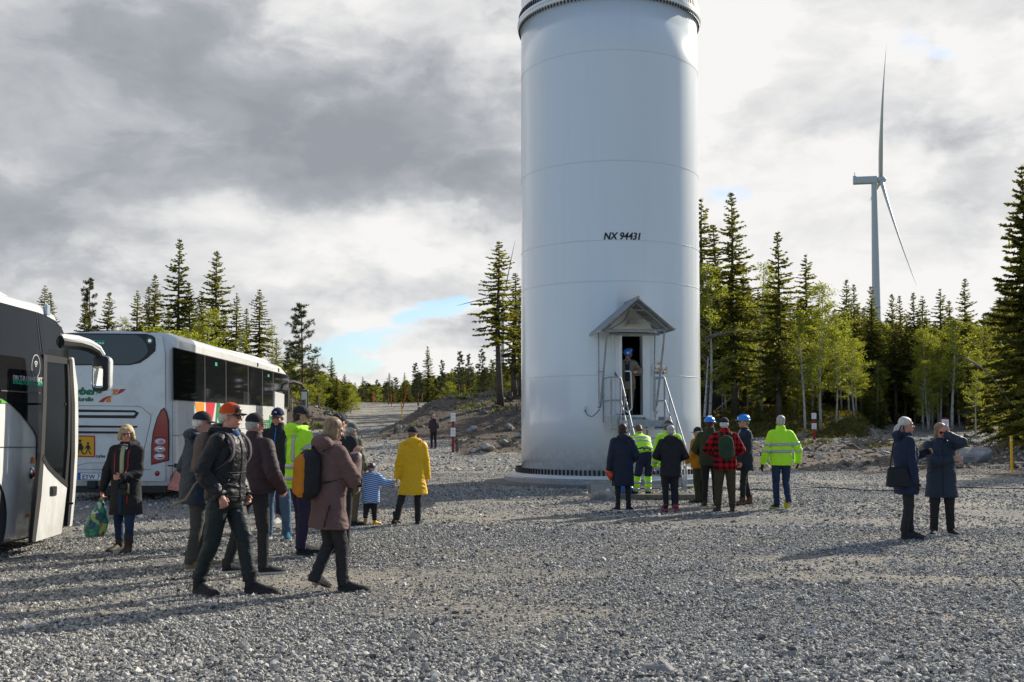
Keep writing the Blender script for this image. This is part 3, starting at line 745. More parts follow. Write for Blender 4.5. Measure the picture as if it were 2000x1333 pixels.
for k in range(200):
    px = 1368+(k*3.2)+fr.uniform(-8, 8); y = fr.uniform(76, 112)
    env = np.interp(px, [1365, 1450, 1550, 1640, 1800, 1900, 2000], [565, 545, 575, 590, 605, 615, 540])
    key = fr.choice(['spruce1', 'spruce2', 'spruce3', 'spruce5', 'spruce0', 'spruce3'])
    ptree(key, px, env+fr.uniform(0, 70), y, 'dark spruce deep in the forest behind '+near_(px, ANC), fr.uniform(1.0, 1.45), G1)
for k in range(40):
    px = fr.uniform(640, 1010) if k < 26 else fr.uniform(60, 640); y = fr.uniform(100, 135)
    env = np.interp(px, [60, 500, 640, 690, 760, 850, 1000], [640, 690, 728, 745, 738, 718, 700])
    ptree(fr.choice(['pine1', 'spruce0', 'spruce1', 'spruce2', 'pine0']), px, env+fr.uniform(0, 16), y, 'small conifer in the far treeline beyond '+near_(px, ANL), fr.uniform(1.2, 1.8), G2)
for k in range(34):
    px = fr.uniform(1372, 1990); y = fr.uniform(67, 76) if px < 1700 else fr.uniform(70, 84)
    ptree(fr.choice(['birch1', 'birch0', 'birch3']), px, fr.uniform(600, 720), y, 'slender young birch at the forest edge by '+near_(px, ANC), fr.uniform(.9, 1.3), G3)
for k in range(56):
    if k < 26: px = fr.uniform(1375, 2010); y = fr.uniform(66, 84); top = fr.uniform(745, 800)
    elif k < 46: px = fr.choice([fr.uniform(650, 690), fr.uniform(880, 1010)]); y = fr.uniform(84, 110); top = fr.uniform(748, 772)
    else: px = fr.uniform(560, 680); y = fr.uniform(76, 88); top = fr.uniform(725, 760)
    if 1730 < px < 1900 and k < 26: y = 88; top = 770
    kk = 'birch2' if fr.random() < .55 else 'spruce4'
    ptree(kk, px, top, y, ('leafy green sapling' if kk == 'birch2' else 'low young spruce')+' growing by '+near_(px, ANC if px > 1200 else ANL), fr.uniform(.9, 1.4), G4, name='bush')
for k in range(34):
    px = 1050+k*8.6+fr.uniform(-6, 6); x_ = (px-1000)/2050; y_ = fr.uniform(70, 108)
    tree(fr.choice(['spruce1', 'spruce2', 'spruce3', 'spruce0', 'pine1']), x_*y_, y_, fr.uniform(8, 12), 'conifer of the wood standing hidden behind the tower', 'trees hidden behind the tower', fr.uniform(1.0, 1.4))
for k in range(46):
    a = R(fr.uniform(33, 150)); d_ = fr.uniform(48, 70); x_, y_ = d_*math.sin(a), d_*math.cos(a)
    if x_ < y_*.56: continue
    tree(fr.choice(['spruce1', 'spruce0', 'spruce3', 'spruce4']), x_, y_, fr.uniform(9, 15), 'spruce of the wood that continues to the right of the lot', 'spruces of the wood right of the lot', fr.uniform(1.0, 1.4))
# back rows of the wood: one closed mass of far trees
def mass(name, rows, n, label, env, yr):
    V = []; Fq = []; r = np.random.RandomState(8)
    Cs = []; As = []; Bs = []
    for k in range(n):
        px = r.uniform(*rows); y = r.uniform(*yr); top = np.interp(px, env[0], env[1])+r.uniform(0, 22); p = W(px, top, y); z0 = T(p.x, y); h = p.z-z0
        m = 200; q = r.uniform(0, 1, m)**.8; a = r.uniform(0, 6.28, m); rr = (1-q)**.8*1.9*r.uniform(.3, 1, m)+.05
        c = np.stack([p.x+rr*np.cos(a), y+rr*np.sin(a), z0+q*h], -1); v = nrm(np.stack([np.cos(a), np.sin(a), -.4+0*a], -1)+r.normal(0, .3, (m, 3)))
        Cs.append(c); As.append(v*r.uniform(.25, .55, (m, 1))); Bs.append(nrm(np.cross(v, r.normal(0, 1, (m, 3))))*.11)
    me = quads_to_mesh(name, np.concatenate(Cs), np.concatenate(As), np.concatenate(Bs)); o = link_mesh(name, me, None, spruce_leaf)
    tag(o, label, 'forest', kind='stuff')
mass('distant_forest', (1350, 2080), 380, 'dark mass of spruces in the back rows of the right hand forest', ([1350, 1500, 1700, 2080], [605, 620, 640, 615]), (112, 150))
mass('distant_forest', (-100, 1020), 520, 'low dark band of far trees behind the road and mound', ([-100, 560, 660, 700, 780, 850, 950, 1020], [685, 712, 742, 750, 746, 732, 718, 705]), (135, 175))

# --- ground plants: grass and moss tufts
def tufts(name, x, y, h, label, mat, per=7):
    n = len(x); r = np.random.RandomState(len(x)); x = np.repeat(x, per)+r.normal(0, .10, n*per); y = np.repeat(y, per)+r.normal(0, .10, n*per)
    hh = np.repeat(h, per)*r.uniform(.5, 1.3, n*per); z = terrain(x, y); v = nrm(np.stack([r.normal(0, .35, n*per), r.normal(0, .35, n*per), np.ones(n*per)], -1))
    C = np.stack([x, y, z], -1)+v*hh[:, None]*.4; o = link_mesh(name, quads_to_mesh(name, C, v*hh[:, None]*.6, nrm(np.cross(v, r.normal(0, 1, (n*per, 3))))*(hh*.14+.015)[:, None]), None, mat)
    tag(o, label, 'grass', kind='stuff')
moss_mat = leaf_mat('heath', [(.06, .045, .015), (.12, .11, .022), (.19, .17, .04)], .35)
grass_mat = leaf_mat('fresh_grass', [(.05, .065, .015), (.09, .115, .025), (.13, .15, .04)], .3)
x5, y5 = wedge(22000, 40, 88, p=.8, ul=.15, ur=.60); d5, m5 = masks(x5, y5); k5 = m5 > .5; x5, y5 = x5[k5][:9000], y5[k5][:9000]
tufts('heath', x5, y5, rs.uniform(.10, .28, len(x5)), 'yellow green moss and blueberry heath on the forest bank', moss_mat, 5)
x6, y6 = wedge(16000, 50, 90, p=.8, ul=-.2, ur=.6); d6, m6 = masks(x6, y6); cl = fbm(np.stack([x6*.35, y6*.35, 0*x6], -1), 3, 55); k6 = (d6 > .3) & (cl > .66); x6, y6 = x6[k6][:1500], y6[k6][:1500]
tufts('grass', x6, y6, rs.uniform(.12, .3, len(x6)), 'scattered fresh green weeds on the rubble slopes', grass_mat, 5)
# ================================================================== the tower under construction
TX, TY, TR = 2.76, 29.5, 2.5
paint = material('tower_paint', (.70, .745, .765), .20, spec=.5, coat=.35, var=.012, vscale=1.2)
paint.node_tree.nodes['Principled BSDF'].inputs['Coat Roughness'].default_value = .12
_t = NT(paint.node_tree); _pos = _t.n.new('ShaderNodeTexCoord').outputs['Object']
_t.l.new(_t.bump(_t.noise(_t.vmath('MULTIPLY', _pos, (1, 1, .35)), 1.6, 5, .5), .06, .05), _t.n['Principled BSDF'].inputs['Normal'])
_z = _t.sep(_pos)[2]; _st = _t.noise(_t.vmath('MULTIPLY', _pos, (1, 1, .04)), 5, 5, .6); _b = _t.n['Principled BSDF']
_c = _t.mix(_t.math('MULTIPLY', _t.rng(_st, .52, .8), .10), (.70, .745, .765), (.42, .43, .42))
_c = _t.mix(_t.math('MULTIPLY', _t.math('MULTIPLY', _t.rng(_z, 1.3, .3), _t.rng(_t.noise(_pos, 7, 6, .7), .38, .7)), .55), _c, (.30, .27, .23)); _t.l.new(_c, _b.inputs['Base Color'])
white_metal = material('white_painted_metal', (.74, .76, .77), .4, coat=.2)
concrete = material('grout_concrete', (.11, .11, .105), .85, var=.25, vscale=5, bump=.4, bscale=30)
ring_steel = material('ring_steel', (.30, .33, .35), .45, metal=.4, var=.2, vscale=9)
black_cap = material('black_plastic', (.018, .018, .02), .45)
galv = material('galvanised_steel', (.34, .36, .38), .55, metal=.6, var=.22, vscale=14)
galv_d = material('galvanised_sheet', (.40, .42, .44), .45, metal=.8, var=.2, vscale=9)
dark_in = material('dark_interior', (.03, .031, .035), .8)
rubber = material('black_rubber', (.02, .02, .02), .7)
A_DOOR = R(7.2)
dr = Vector((math.cos(A_DOOR), math.sin(A_DOOR), 0)); dnv = Vector((math.sin(A_DOOR), -math.cos(A_DOOR), 0))
DO = Vector((TX, TY, 0))+dnv*TR
DM = Matrix(((dr.x, dnv.x, 0, DO.x), (dr.y, dnv.y, 0, DO.y), (0, 0, 1, 0), (0, 0, 0, 1)))   # local (s right, t out, z up)
tower = empty('tower', (TX, TY, 0), 0, 'white steel wind turbine tower under construction with number, open door and stairs', 'tower')
TI = Matrix.Translation((-TX, -TY, 0)); LM = TI @ DM
# wall with a door opening
def zfront(py): return float(W(1192, py, TY-TR).z)
seams = [zfront(97), zfront(313.5), zfront(469), zfront(549), zfront(733)]
ZTOP = zfront(-9)
SL, SR, ZB, ZT = -.355, .270, 1.845, 3.88
adoor = -math.pi/2+A_DOOR
angs = [adoor+math.asin(SL/TR), adoor+math.asin(SR/TR)]
nseg = 190; base_angs = [angs[1]+(2*math.pi-(angs[1]-angs[0]))*k/nseg for k in range(nseg+1)]+[angs[0]+2*math.pi+(angs[1]-angs[0])*k/7 for k in range(1, 7)]
zs = [.29, ZB, ZT]+[z for z in seams]; zs = sorted(zs+[ZTOP]); mbw = MB(); NA = len(base_angs)
V = []; Fc = []
for z in zs:
    for a in base_angs: V.append((TR*math.cos(a), TR*math.sin(a), z))
for i in range(len(zs)-1):
    for k in range(NA):
        if zs[i] == ZB or (zs[i] > ZB and zs[i] < ZT):
            if k >= nseg: continue
        Fc.append((i*NA+k, i*NA+(k+1) % NA, (i+1)*NA+(k+1) % NA, (i+1)*NA+k))
mbw.add(V, Fc); wall_o = mbw.build('tower_wall', paint, tower, True, sharp=60)
sd = wall_o.modifiers.new('thick', 'SOLIDIFY'); sd.thickness = .04; sd.offset = -1
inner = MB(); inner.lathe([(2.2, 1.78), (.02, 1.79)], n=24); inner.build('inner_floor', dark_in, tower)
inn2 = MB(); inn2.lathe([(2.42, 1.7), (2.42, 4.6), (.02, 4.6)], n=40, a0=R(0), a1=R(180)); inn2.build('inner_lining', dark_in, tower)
seam_m = material('weld_seam', (.62, .64, .65), .3)
for z in seams:
    m = MB(); m.lathe([(TR-.002, z-.012), (TR+.006, z-.006), (TR+.006, z+.006), (TR-.002, z+.012)], n=160); m.build('weld_seam', seam_m, tower, True)
m = MB(); m.lathe([(0.01, 0), (3.55, 0.0), (3.5, .05), (3.2, .07), (0.01, .078)], n=96); m.build('grout_pad', concrete, tower)
m = MB(); m.lathe([(2.98, .06), (2.98, .19), (2.93, .2), (2.66, .205)], n=96); m.build('anchor_ring', ring_steel, tower, True)
m = MB(); m.lathe([(2.74, .19), (2.74, .285), (2.49, .292)], n=120); m.build('base_flange', white_metal, tower, True)
capm = MB(); capm.lathe([(.03, 0), (.030, .13), (.024, .14), (.002, .141)], n=8); cme = capm.mesh('bolt_cap'); cme.materials.append(black_cap)
for k in range(138):
    a = 2*math.pi*k/138; o = bpy.data.objects.new('bolt_cap', cme); COL.objects.link(o); o.parent = tower; o.location = (2.635*math.cos(a), 2.635*math.sin(a), .29); o.scale = (1.05, 1.05, 1)
# upper flange joint
m = MB(); m.lathe([(2.5, ZTOP-.012), (2.585, ZTOP), (2.6, ZTOP+.02), (2.6, ZTOP+.17), (2.585, ZTOP+.19), (2.45, ZTOP+.195)], n=160); m.build('flange', paint, tower, True)
m = MB(); m.lathe([(2.6, ZTOP+.082), (2.606, ZTOP+.086), (2.606, ZTOP+.094), (2.6, ZTOP+.098)], n=160); m.build('flange_joint', ring_steel, tower, True)
m = MB()
for k in range(150):
    a = 2*math.pi*k/150
    c = (2.55*math.cos(a), 2.55*math.sin(a)); rot = Matrix.Rotation(a, 3, 'Z')
    m.lathe([(.022, -.075), (.022, 0)], (c[0], c[1], ZTOP), n=6)
    m.box((c[0], c[1], ZTOP-.075), (.036, .036, .01), rot)
o = m.build('flange_bolts_lower', black_cap, tower); tag(o, kind='stuff')
m = MB()
for k in range(150):
    a = 2*math.pi*k/150; m.lathe([(.026, 0), (.026, .17), (.001, .175)], (2.545*math.cos(a), 2.545*math.sin(a), ZTOP+.195), n=6)
o = m.build('flange_bolts_upper', black_cap, tower); tag(o, kind='stuff')
m = MB(); m.lathe([(TR, ZTOP+.19), (TR, 60), (TR-.1, 90)], n=120); m.build('upper_section', paint, tower, True, sharp=60)

# lettering helper
def text_mesh(txt, size, shear=0, bold=0, ext=.0, align='CENTER', space=1.0):
    c = bpy.data.curves.new('t', 'FONT'); c.body = txt; c.size = size; c.shear = shear; c.offset = bold; c.extrude = ext; c.align_x = align; c.space_character = space
    c.align_y = 'BOTTOM_BASELINE' if hasattr(c, 'align_y') else c.align_y
    o = bpy.data.objects.new('t', c); COL.objects.link(o); me = eval_mesh(o); bpy.data.objects.remove(o); bpy.data.curves.remove(c); return me
def text_on(txt, size, M, mat, parent, name='lettering', shear=0, bold=0, align='CENTER', fn=None, sx=1.0, space=1.0, ext=.001):
    me = text_mesh(txt, size, shear, bold, ext, align, space)
    for v in me.vertices:
        q = Vector((v.co.x*sx, v.co.y, v.co.z)); v.co = fn(q) if fn else M @ q
    return link_mesh(name, me, parent, mat)
black_print = material('black_print', (.012, .012, .014), .5)
white_print = material('white_print', (.8, .8, .8), .5)
pl = W(1215, 462, TY-TR); a_t = math.asin((pl.x-TX)/TR)
def curve_fn(q):
    a = a_t-math.pi/2+q.x/TR
    return Vector(((TR+.004+q.z)*math.cos(a), (TR+.004+q.z)*math.sin(a), zfront(468)+q.y))
for q_ in (0, .012): text_on('NX 94431', .262, None, black_print, tower, 'number_lettering', shear=.22, bold=.004, fn=lambda q, d=q_: curve_fn(q+Vector((d, 0, d*.15))), sx=.88)

# ---- door frame, leaf, platform, stairs, canopy (each its own part)
def D(mb): return mb
m = MB()
for (s0, s1, z0, z1) in ((SL-.06, SL, ZB-.06, ZT+.06), (SR, SR+.06, ZB-.06, ZT+.06), (SL, SR, ZT, ZT+.06), (SL, SR, ZB-.06, ZB)):
    m.box(((s0+s1)/2, -.02, (z0+z1)/2), (s1-s0, .30, z1-z0), M=LM)
m.build('door_frame', white_metal, tower, bevel=.008)
m = MB()
for (s0, s1) in ((-.50, SL-.062), (SR+.062, .47)): m.box(((s0+s1)/2, .035, 2.85), (s1-s0, .12, 2.2), M=LM)
m.build('door_surround', white_metal, tower, bevel=.01)
# arched head plate
m = MB(); pts = [(.0+.56*math.cos(R(a))-.05, .05, 3.98+.66*math.sin(R(a))) for a in range(0, 181, 12)]
m.prism(pts, (0, .10, 0), LM); m.build('arched_head', white_metal, tower)
m = MB(); m.box((-.02, .35, 4.13), (.36, .4, .02), M=LM); m.box((-.03, .24, 4.22), (.19, .14, .13), M=LM); m.build('door_lamp', material('lamp_case', (.62, .58, .48), .5), tower, bevel=.01)
leaf_r = Matrix.Rotation(R(-77), 3, 'Z')
m = MB(); m.box((-.41, .32, 2.86), (.05, .62, 1.98), M=LM); dl = m.build('door_leaf', white_metal, tower, bevel=.01)
m = MB(); m.box((-.381, .42, 3.35), (.004, .16, .22), M=LM); m.build('sticker', white_print, dl)
m = MB(); m.box((-.381, .42, 2.98), (.004, .09, .26), M=LM); m.build('sticker', material('yellow_print', (.75, .45, .03), .5), dl)
m = MB(); m.tube([LM @ Vector(p) for p in [(-.378, .56, 2.55), (-.34, .56, 2.55), (-.34, .56, 2.35), (-.378, .56, 2.35)]], .012, 6); m.build('handle', galv, dl)
m = MB()
for z in (2.1, 2.9, 3.7): m.tube([LM @ Vector((-.44, .02, z-.06)), LM @ Vector((-.44, .02, z+.06))], .018, 8)
m.build('hinge', galv, dl)
PZ = 1.70
m = MB(); m.box((.03, .55, PZ-.02), (1.14, 1.0, .04), M=LM); m.build('platform_deck', galv_d, tower)
m = MB()
for s in (-.55, .61): m.box((s, .55, PZ-.10), (.04, 1.02, .2), M=LM)
m.box((.03, 1.06, PZ-.07), (1.16, .03, .16), M=LM); m.build('platform_frame', galv, tower)
for k in range(7):
    z = PZ-.215*(k+1); tt_ = 1.06+.22*(k+.6)
    m = MB(); m.box((.04, tt_, z), (1.0, .24, .035), M=LM); m.build('stair_tread', galv_d, tower)
SXL, SXR = -.50, .56
for s in (SXL, SXR):
    m = MB(); m.prism([(s, 1.02, PZ), (s, 1.02, PZ-.26), (s, 2.62, .08), (s, 2.78, .08), (s, 2.78, .16)], (.03, 0, 0), LM); m.build('stair_stringer', galv, tower)
def pipe(name, pts, r=.021, n=8, mat=None):
    m = MB(); m.tube([LM @ Vector(p) for p in pts], r, n); return m.build(name, mat or galv, tower, True, sharp=80)
def bendpts(pts, rad=.08, k=4):
    """rounds the corners of a polyline"""
    out = [Vector(pts[0])]
    for i in range(1, len(pts)-1):
        p = Vector(pts[i]); a = (Vector(pts[i-1])-p); b = (Vector(pts[i+1])-p); ra = min(rad, a.length*.45, b.length*.45)
        a = p+a.normalized()*ra; b = p+b.normalized()*ra
        for j in range(k+1):
            t_ = j/k; out.append(a*(1-t_)**2+p*2*t_*(1-t_)+b*t_**2)
    out.append(Vector(pts[-1])); return out
for s, s_out in ((SXL-.02, -1), (SXR+.03, 1)):
    pipe('handrail', bendpts([(s, 1.04, PZ+1.05), (s+.02*s_out, 2.75, PZ-.62), (s+.02*s_out, 2.76, .05)], .08), .019)
    pipe('mid_rail', bendpts([(s, 1.05, PZ+.52), (s+.02*s_out, 2.72, PZ-1.12)], .05), .015)
    for q in (0.25, .6, .93):
        tq = 1.04+1.7*q; zq = PZ+1.05-1.66*q; pipe('rail_post', [(s+.012*s_out, tq, zq), (s+.012*s_out, tq, zq-.95)], .015)
# side guards of the platform
for s, s2 in ((-.76, -.53), (.60, .80)):
    pipe('guard_frame', bendpts([(s2 if s < 0 else s, 1.04, PZ-.05), (s2 if s < 0 else s, 1.04, PZ+1.08), (s if s < 0 else s2-.44, .98, PZ+1.08), (s if s < 0 else s2-.44, .98, PZ-.05)], .07), .022)
    pipe('guard_rail', [(s2 if s < 0 else s, 1.04, PZ+.5), (s if s < 0 else s2-.44, .98, PZ+.5)], .018)
    pipe('guard_frame', bendpts([(s, 1.0, PZ-.05), (s, 1.0, PZ+1.08), (s, .1, PZ+1.08), (s, .1, PZ-.05)], .07), .022)
    pipe('guard_rail', [(s, 1.0, PZ+.5), (s, .1, PZ+.5)], .018)
m = MB(); m.box((-.67, .62, PZ-.05), (.22, .62, .34), M=LM); m.build('platform_bracket', galv_d, tower, bevel=.01)
m = MB(); m.box((.70, .62, PZ-.02), (.16, .62, .24), M=LM); m.build('platform_bracket', galv_d, tower, bevel=.01)
pipe('grab_handle', bendpts([(-.27, .45, 2.95), (-.12, .45, 2.95), (-.10, .45, 2.0), (-.2, .45, 1.9), (-.26, .45, 1.95)], .05), .018, mat=white_metal)
# canopy
APX = (-.14, 4.72); EL = (-1.10, 3.90); ER = (.77, 3.97)
roof_m = material('roof_sheet', (.30, .315, .33), .45, metal=.5, var=.2, vscale=10)
for side, e in ((0, EL), (1, ER)):
    n = 13; dvec = Vector((e[0]-APX[0], 0, e[1]-APX[1])); nrm_ = Vector((-dvec.z, 0, dvec.x)).normalized()
    if nrm_.z < 0: nrm_ = -nrm_
    rows = []
    t0, t1 = -.12 if side == 0 else -.08, 1.32
    for j in range(33):
        tq = t0+(t1-t0)*j/32; off = .018*(1 if (j//2) % 2 else -1)
        # surface distance: roof reaches back to the curved wall
        rows.append([LM @ (Vector((APX[0], tq, APX[1]))+nrm_*off), LM @ (Vector((e[0], tq if tq > .2 else max(tq, -.05), e[1]))+nrm_*off)])
    m = MB(); V = [p for r_ in rows for p in r_]; m.add(V, [(2*j, 2*j+1, 2*j+3, 2*j+2) for j in range(32)])
    o = m.build('roof_sheet', roof_m, tower); q = o.modifiers.new('t', 'SOLIDIFY'); q.thickness = .004
    # verge flashing and gutter
    m = MB(); m.tube([LM @ Vector((APX[0], t1+.01, APX[1]-.01)), LM @ Vector((e[0], t1+.01, e[1]-.01))], .022, 6); m.build('verge_bar', galv, tower, True)
    m = MB(); m.tube([LM @ Vector((e[0]*1.0, .12, e[1]-.02)), LM @ Vector((e[0]*1.0, 1.38, e[1]-.02))], .03, 8); m.build('gutter', galv, tower, True)
    sg = -1 if side == 0 else 1
    pipe('roof_strut', bendpts([(APX[0], 1.15, APX[1]-.1), (APX[0]+(e[0]-APX[0])*.88, 1.15, e[1]-.02)], .05), .017)
    pipe('roof_strut', [(APX[0]+(e[0]-APX[0])*.40, 1.15, APX[1]-.39), (APX[0]+(e[0]-APX[0])*.40, .1, APX[1]-.39)], .015)
    for j in range(3):
        f_ = .3+.28*j; pipe('purlin', [(APX[0]+dvec.x*f_, .05, APX[1]+dvec.z*f_-.035), (APX[0]+dvec.x*f_, 1.28, APX[1]+dvec.z*f_-.035)], .014)
    sx_ = -.85 if side == 0 else .55
    pipe('roof_strut', bendpts([(APX[0], .55, APX[1]-.12), (sx_*.4, .8, 4.2), (sx_, 1.1, 3.92)], .2), .016)
m = MB(); m.tube([LM @ Vector((APX[0], -.05, APX[1]+.015)), LM @ Vector((APX[0], 1.36, APX[1]+.015))], .035, 6); m.build('ridge_cap', galv, tower)
pipe('tie_beam', [(-.98, 1.12, 3.93), (.64, 1.12, 3.95)], .024); pipe('tie_beam', [(-.62, .16, 3.92), (.72, .16, 3.92)], .03)
pipe('collar_tie', [(APX[0]-.26, 1.16, 4.44), (APX[0]+.28, 1.16, 4.42)], .013)
pipe('canopy_leg', bendpts([(-.88, 1.10, 3.95), (-.88, 1.08, 3.8), (-.90, .42, 2.05), (-.90, .15, 2.05)], .1), .026)
pipe('canopy_leg', [(-.88, .12, 3.95), (-.88, .12, 2.1)], .018)
pipe('canopy_leg', bendpts([(.58, 1.10, 3.97), (.58, 1.06, 3.7), (.55, .45, 2.1), (.55, .2, 1.98)], .1), .03)
pipe('canopy_leg', bendpts([(.60, .12, 3.9), (.56, .12, 2.0), (.60, .12, 1.86), (.66, .14, 1.95)], .05), .02)
for z in (2.35, 2.95):
    pipe('leg_bracket', [(-.88, -.05, z), (-.78, .35, z)], .013)
pipe('leg_bracket', [(.58, .1, 2.95), (.8, .45, 3.0)], .013)
m = MB()
for q in range(7): m.tube([LM @ Vector((-.93+.05*q, .2+.15*q, 3.96+.035*q)), LM @ Vector((-.95+.05*q, .2+.15*q, 4.04+.035*q))], .005, 4)
m.build('gutter_bristles', galv, tower)
m = MB(); m.box((-.875, .08, 2.22), (.05, .1, .3), M=LM); m.build('junction_box', white_metal, tower, bevel=.006)
m = MB(); m.box((-1.19, -.25, 2.02), (.05, .1, .12), M=LM); m.build('junction_box', white_metal, tower, bevel=.006)
pipe('door_cable', bendpts([(-1.19, -.16, 1.98), (-1.14, -.1, 1.84), (-1.02, -.05, 1.80), (-.92, .06, 1.9), (-.84, .06, 2.0)], .05), .010, mat=rubber)
pipe('door_cable', bendpts([(SR, .2, 1.78), (.33, .25, 1.60), (.35, .3, 1.0), (.38, .4, .1)], .05), .012, mat=rubber)
# warning signs
bl = material('sign_blue', (.02, .08, .30), .5); yl = material('sign_yellow', (.80, .42, .02), .5); rd = material('sign_red', (.55, .03, .03), .5)
SM = LM
def wall_t(s): return math.sqrt(max(0, TR*TR-s*s))-TR
m = MB(); s0, s1 = .56, .985; zc = 3.0
def splate(mb, s, z, w, h, off, th=.004):
    t_ = wall_t(s)+off; a_ = math.asin(s/TR); rot = Matrix.Rotation(-a_, 3, 'Z'); rot = Matrix.Rotation(-a_, 3, 'Z')
    mb.box((s, t_, z), (w, th, h), rot, LM)
def spoly(mb, s, z, pts, off):
    V = []; t_ = wall_t(s)+off; a_ = math.asin(s/TR); c, n_ = math.cos(a_), math.sin(a_)
    P = [(s+x*c, t_-x*n_, z+y) for x, y in pts]; mb.prism(P, (0, .003, 0), LM)
splate(m, .77, 3.0, .42, .30, .03); sg_ = m.build('warning_sign', white_print, tower)
circ = [(.042*math.cos(R(a)), .042*math.sin(R(a))) for a in range(0, 360, 24)]; circ_s = [(x*.62, y*.62) for x, y in circ]
for k, (s, z, c, c2) in enumerate([(.62, 2.94, rd, white_print), (.71, 2.94, bl, white_print), (.795, 2.94, bl, white_print), (.875, 2.94, bl, white_print), (.835, 3.06, rd, white_print)]):
    m = MB(); spoly(m, s, z, circ, .036); m.build('pictogram', c, sg_)
    m = MB(); spoly(m, s, z, circ_s, .041); m.build('pictogram', c2, sg_)
    m = MB(); spoly(m, s, z, [(-.012, -.02), (.014, -.02), (.018, .012), (0, .024), (-.016, .01)], .046); m.build('pictogram', black_print, sg_)
tri = [(-.05, -.04), (.05, -.04), (0, .048)]
for s, z in ((.66, 3.06), (.745, 3.05), (.76, 3.19), (.955, 3.07), (.955, 2.95)):
    m = MB(); spoly(m, s, z, tri, .036); m.build('pictogram', yl, sg_)
    m = MB(); spoly(m, s, z, [(-.006, -.025), (.006, -.025), (.006, .012), (-.006, .012)], .041); m.build('pictogram', black_print, sg_)
m = MB(); splate(m, .955, 3.01, .085, .25, .0335, .003); m.build('pictogram', yl, sg_)

# ================================================================== far turbines
turb_m = material('turbine_paint', (.50, .53, .55), .45)
def blade_mesh(L, root, pre, name='blade'):
    mb = MB(); rings = []
    for i in range(19):
        q = i/18; z = L*q
        ch = root*(.62+.55*math.sin(min(1, q/.22)*math.pi/2)) if q < .22 else root*1.17*(1-(q-.22)/.78)**.85+.12
        th = root*.62*(1-q)**1.3+.05 if q > .08 else root*.62
        y = pre*q**2.2; tw = R(18*(1-q))
        ring = []
        for k in range(12):
            a = 2*math.pi*k/12; x_ = ch*(.5*math.cos(a)+.15); y_ = th*.5*math.sin(a)
            ring.append((x_*math.cos(tw)-y_*math.sin(tw), y+x_*math.sin(tw)+y_*math.cos(tw), z))
        rings.append(ring)
    mb.loft(rings); return mb
def turbine(px, hub_py, y, label, L, yaw, phase, hub_len=16):
    p = W(px, hub_py, y); root = empty('wind_turbine', (p.x, y, 0), yaw, label, 'wind turbine', 'far wind turbines'); h = p.z
    m = MB(); m.lathe([(2.9, -20), (2.7, h*.3), (2.15, h*.7), (1.6, h-2)], n=28); m.build('turbine_tower', turb_m, root, True)
    m = MB(); m.box((-hub_len*.38, 0, h), (hub_len, 4.2, 4.4)); nac = m.build('nacelle', turb_m, root, bevel=.5)
    m = MB(); m.box((-hub_len*.38-hub_len/2+.9, 0, h+3.6), (.35, .35, 3.2)); m.box((-hub_len*.38-hub_len/2+.9, 0, h+2.6), (1.8, 2.6, .5)); m.build('weather_mast', turb_m, nac)
    m = MB(); hx = hub_len*.12+2.5; m.ell((hx, 0, h), (3.1, 2.3, 2.3), 16, 10); hub = m.build('hub', turb_m, root, True)
    bl_me = None
    for k in range(3):
        b = blade_mesh(L, 3.9 if y < 1000 else 2.0, -3.0); bo = b.build('blade', turb_m, root, True, sharp=None)
        # local: blade along z, prebend along -y ; rotor axis along +x
        bo.matrix_local = Matrix.Translation((hx, 0, h)) @ Matrix.Rotation(R(-6), 4, 'Y') @ Matrix.Rotation(phase+2*math.pi*k/3, 4, 'X') @ Matrix.Rotation(R(90), 4, 'Z') @ Matrix.Rotation(R(1.5), 4, 'X')
    return root
turbine(1707, 352, 640, 'large wind turbine with one blade up rising above the right hand forest', 82, R(-11), R(32), 14)
turbine(982, 575, 1400, 'distant wind turbine mostly hidden behind the tall spruce left of the tower', 80, R(-60), R(-14), 14)
# ================================================================== coaches
bus_white = material('coach_white_paint', (.70, .70, .68), .22, coat=.6, dirt=((.50, .49, .45), 1.7, .50, .85))
_t = NT(bus_white.node_tree); _b = _t.n['Principled BSDF']; _oc = _t.n.new('ShaderNodeTexCoord').outputs['Object']; _old = _b.inputs['Base Color'].links[0].from_socket
_d = _t.math('MULTIPLY', _t.rng(_t.sep(_oc)[2], 1.25, .25), _t.rng(_t.noise(_t.vmath('MULTIPLY', _oc, (1, 1, .35)), 5, 7, .7), .3, .7)); _t.l.new(_t.mix(_t.math('MULTIPLY', _d, .6), _old, (.30, .28, .25)), _b.inputs['Base Color'])
bus_trim = material('coach_black_trim', (.014, .014, .015), .45)
def glass_mat(name, tint, tr, rough=.03, sp=.42):
    m = bpy.data.materials.new(name); m.use_nodes = True; t = NT(m.node_tree); b = t.n['Principled BSDF']
    b.inputs['Base Color'].default_value = c4(tint); b.inputs['Roughness'].default_value = rough; b.inputs['Specular IOR Level'].default_value = sp
    if tr:
        tp = t.n.new('ShaderNodeBsdfTransparent'); tp.inputs[0].default_value = c4(tuple(min(1, .6+c*3) for c in tint)); gl = t.n.new('ShaderNodeBsdfGlossy'); gl.inputs['Roughness'].default_value = rough
        fr_ = t.n.new('ShaderNodeFresnel'); fr_.inputs[0].default_value = 1.5; m1 = t.n.new('ShaderNodeMixShader'); m2 = t.n.new('ShaderNodeMixShader'); m2.inputs[0].default_value = 1-tr
        t.l.new(tp.outputs[0], m2.inputs[1]); t.l.new(b.outputs[0], m2.inputs[2]); t.l.new(fr_.outputs[0], m1.inputs[0]); t.l.new(m2.outputs[0], m1.inputs[1]); t.l.new(gl.outputs[0], m1.inputs[2])
        t.l.new(m1.outputs[0], t.n['Material Output'].inputs[0])
    return m
glass_dark = glass_mat('tinted_glass', (.008, .009, .010), 0, .04, .13)
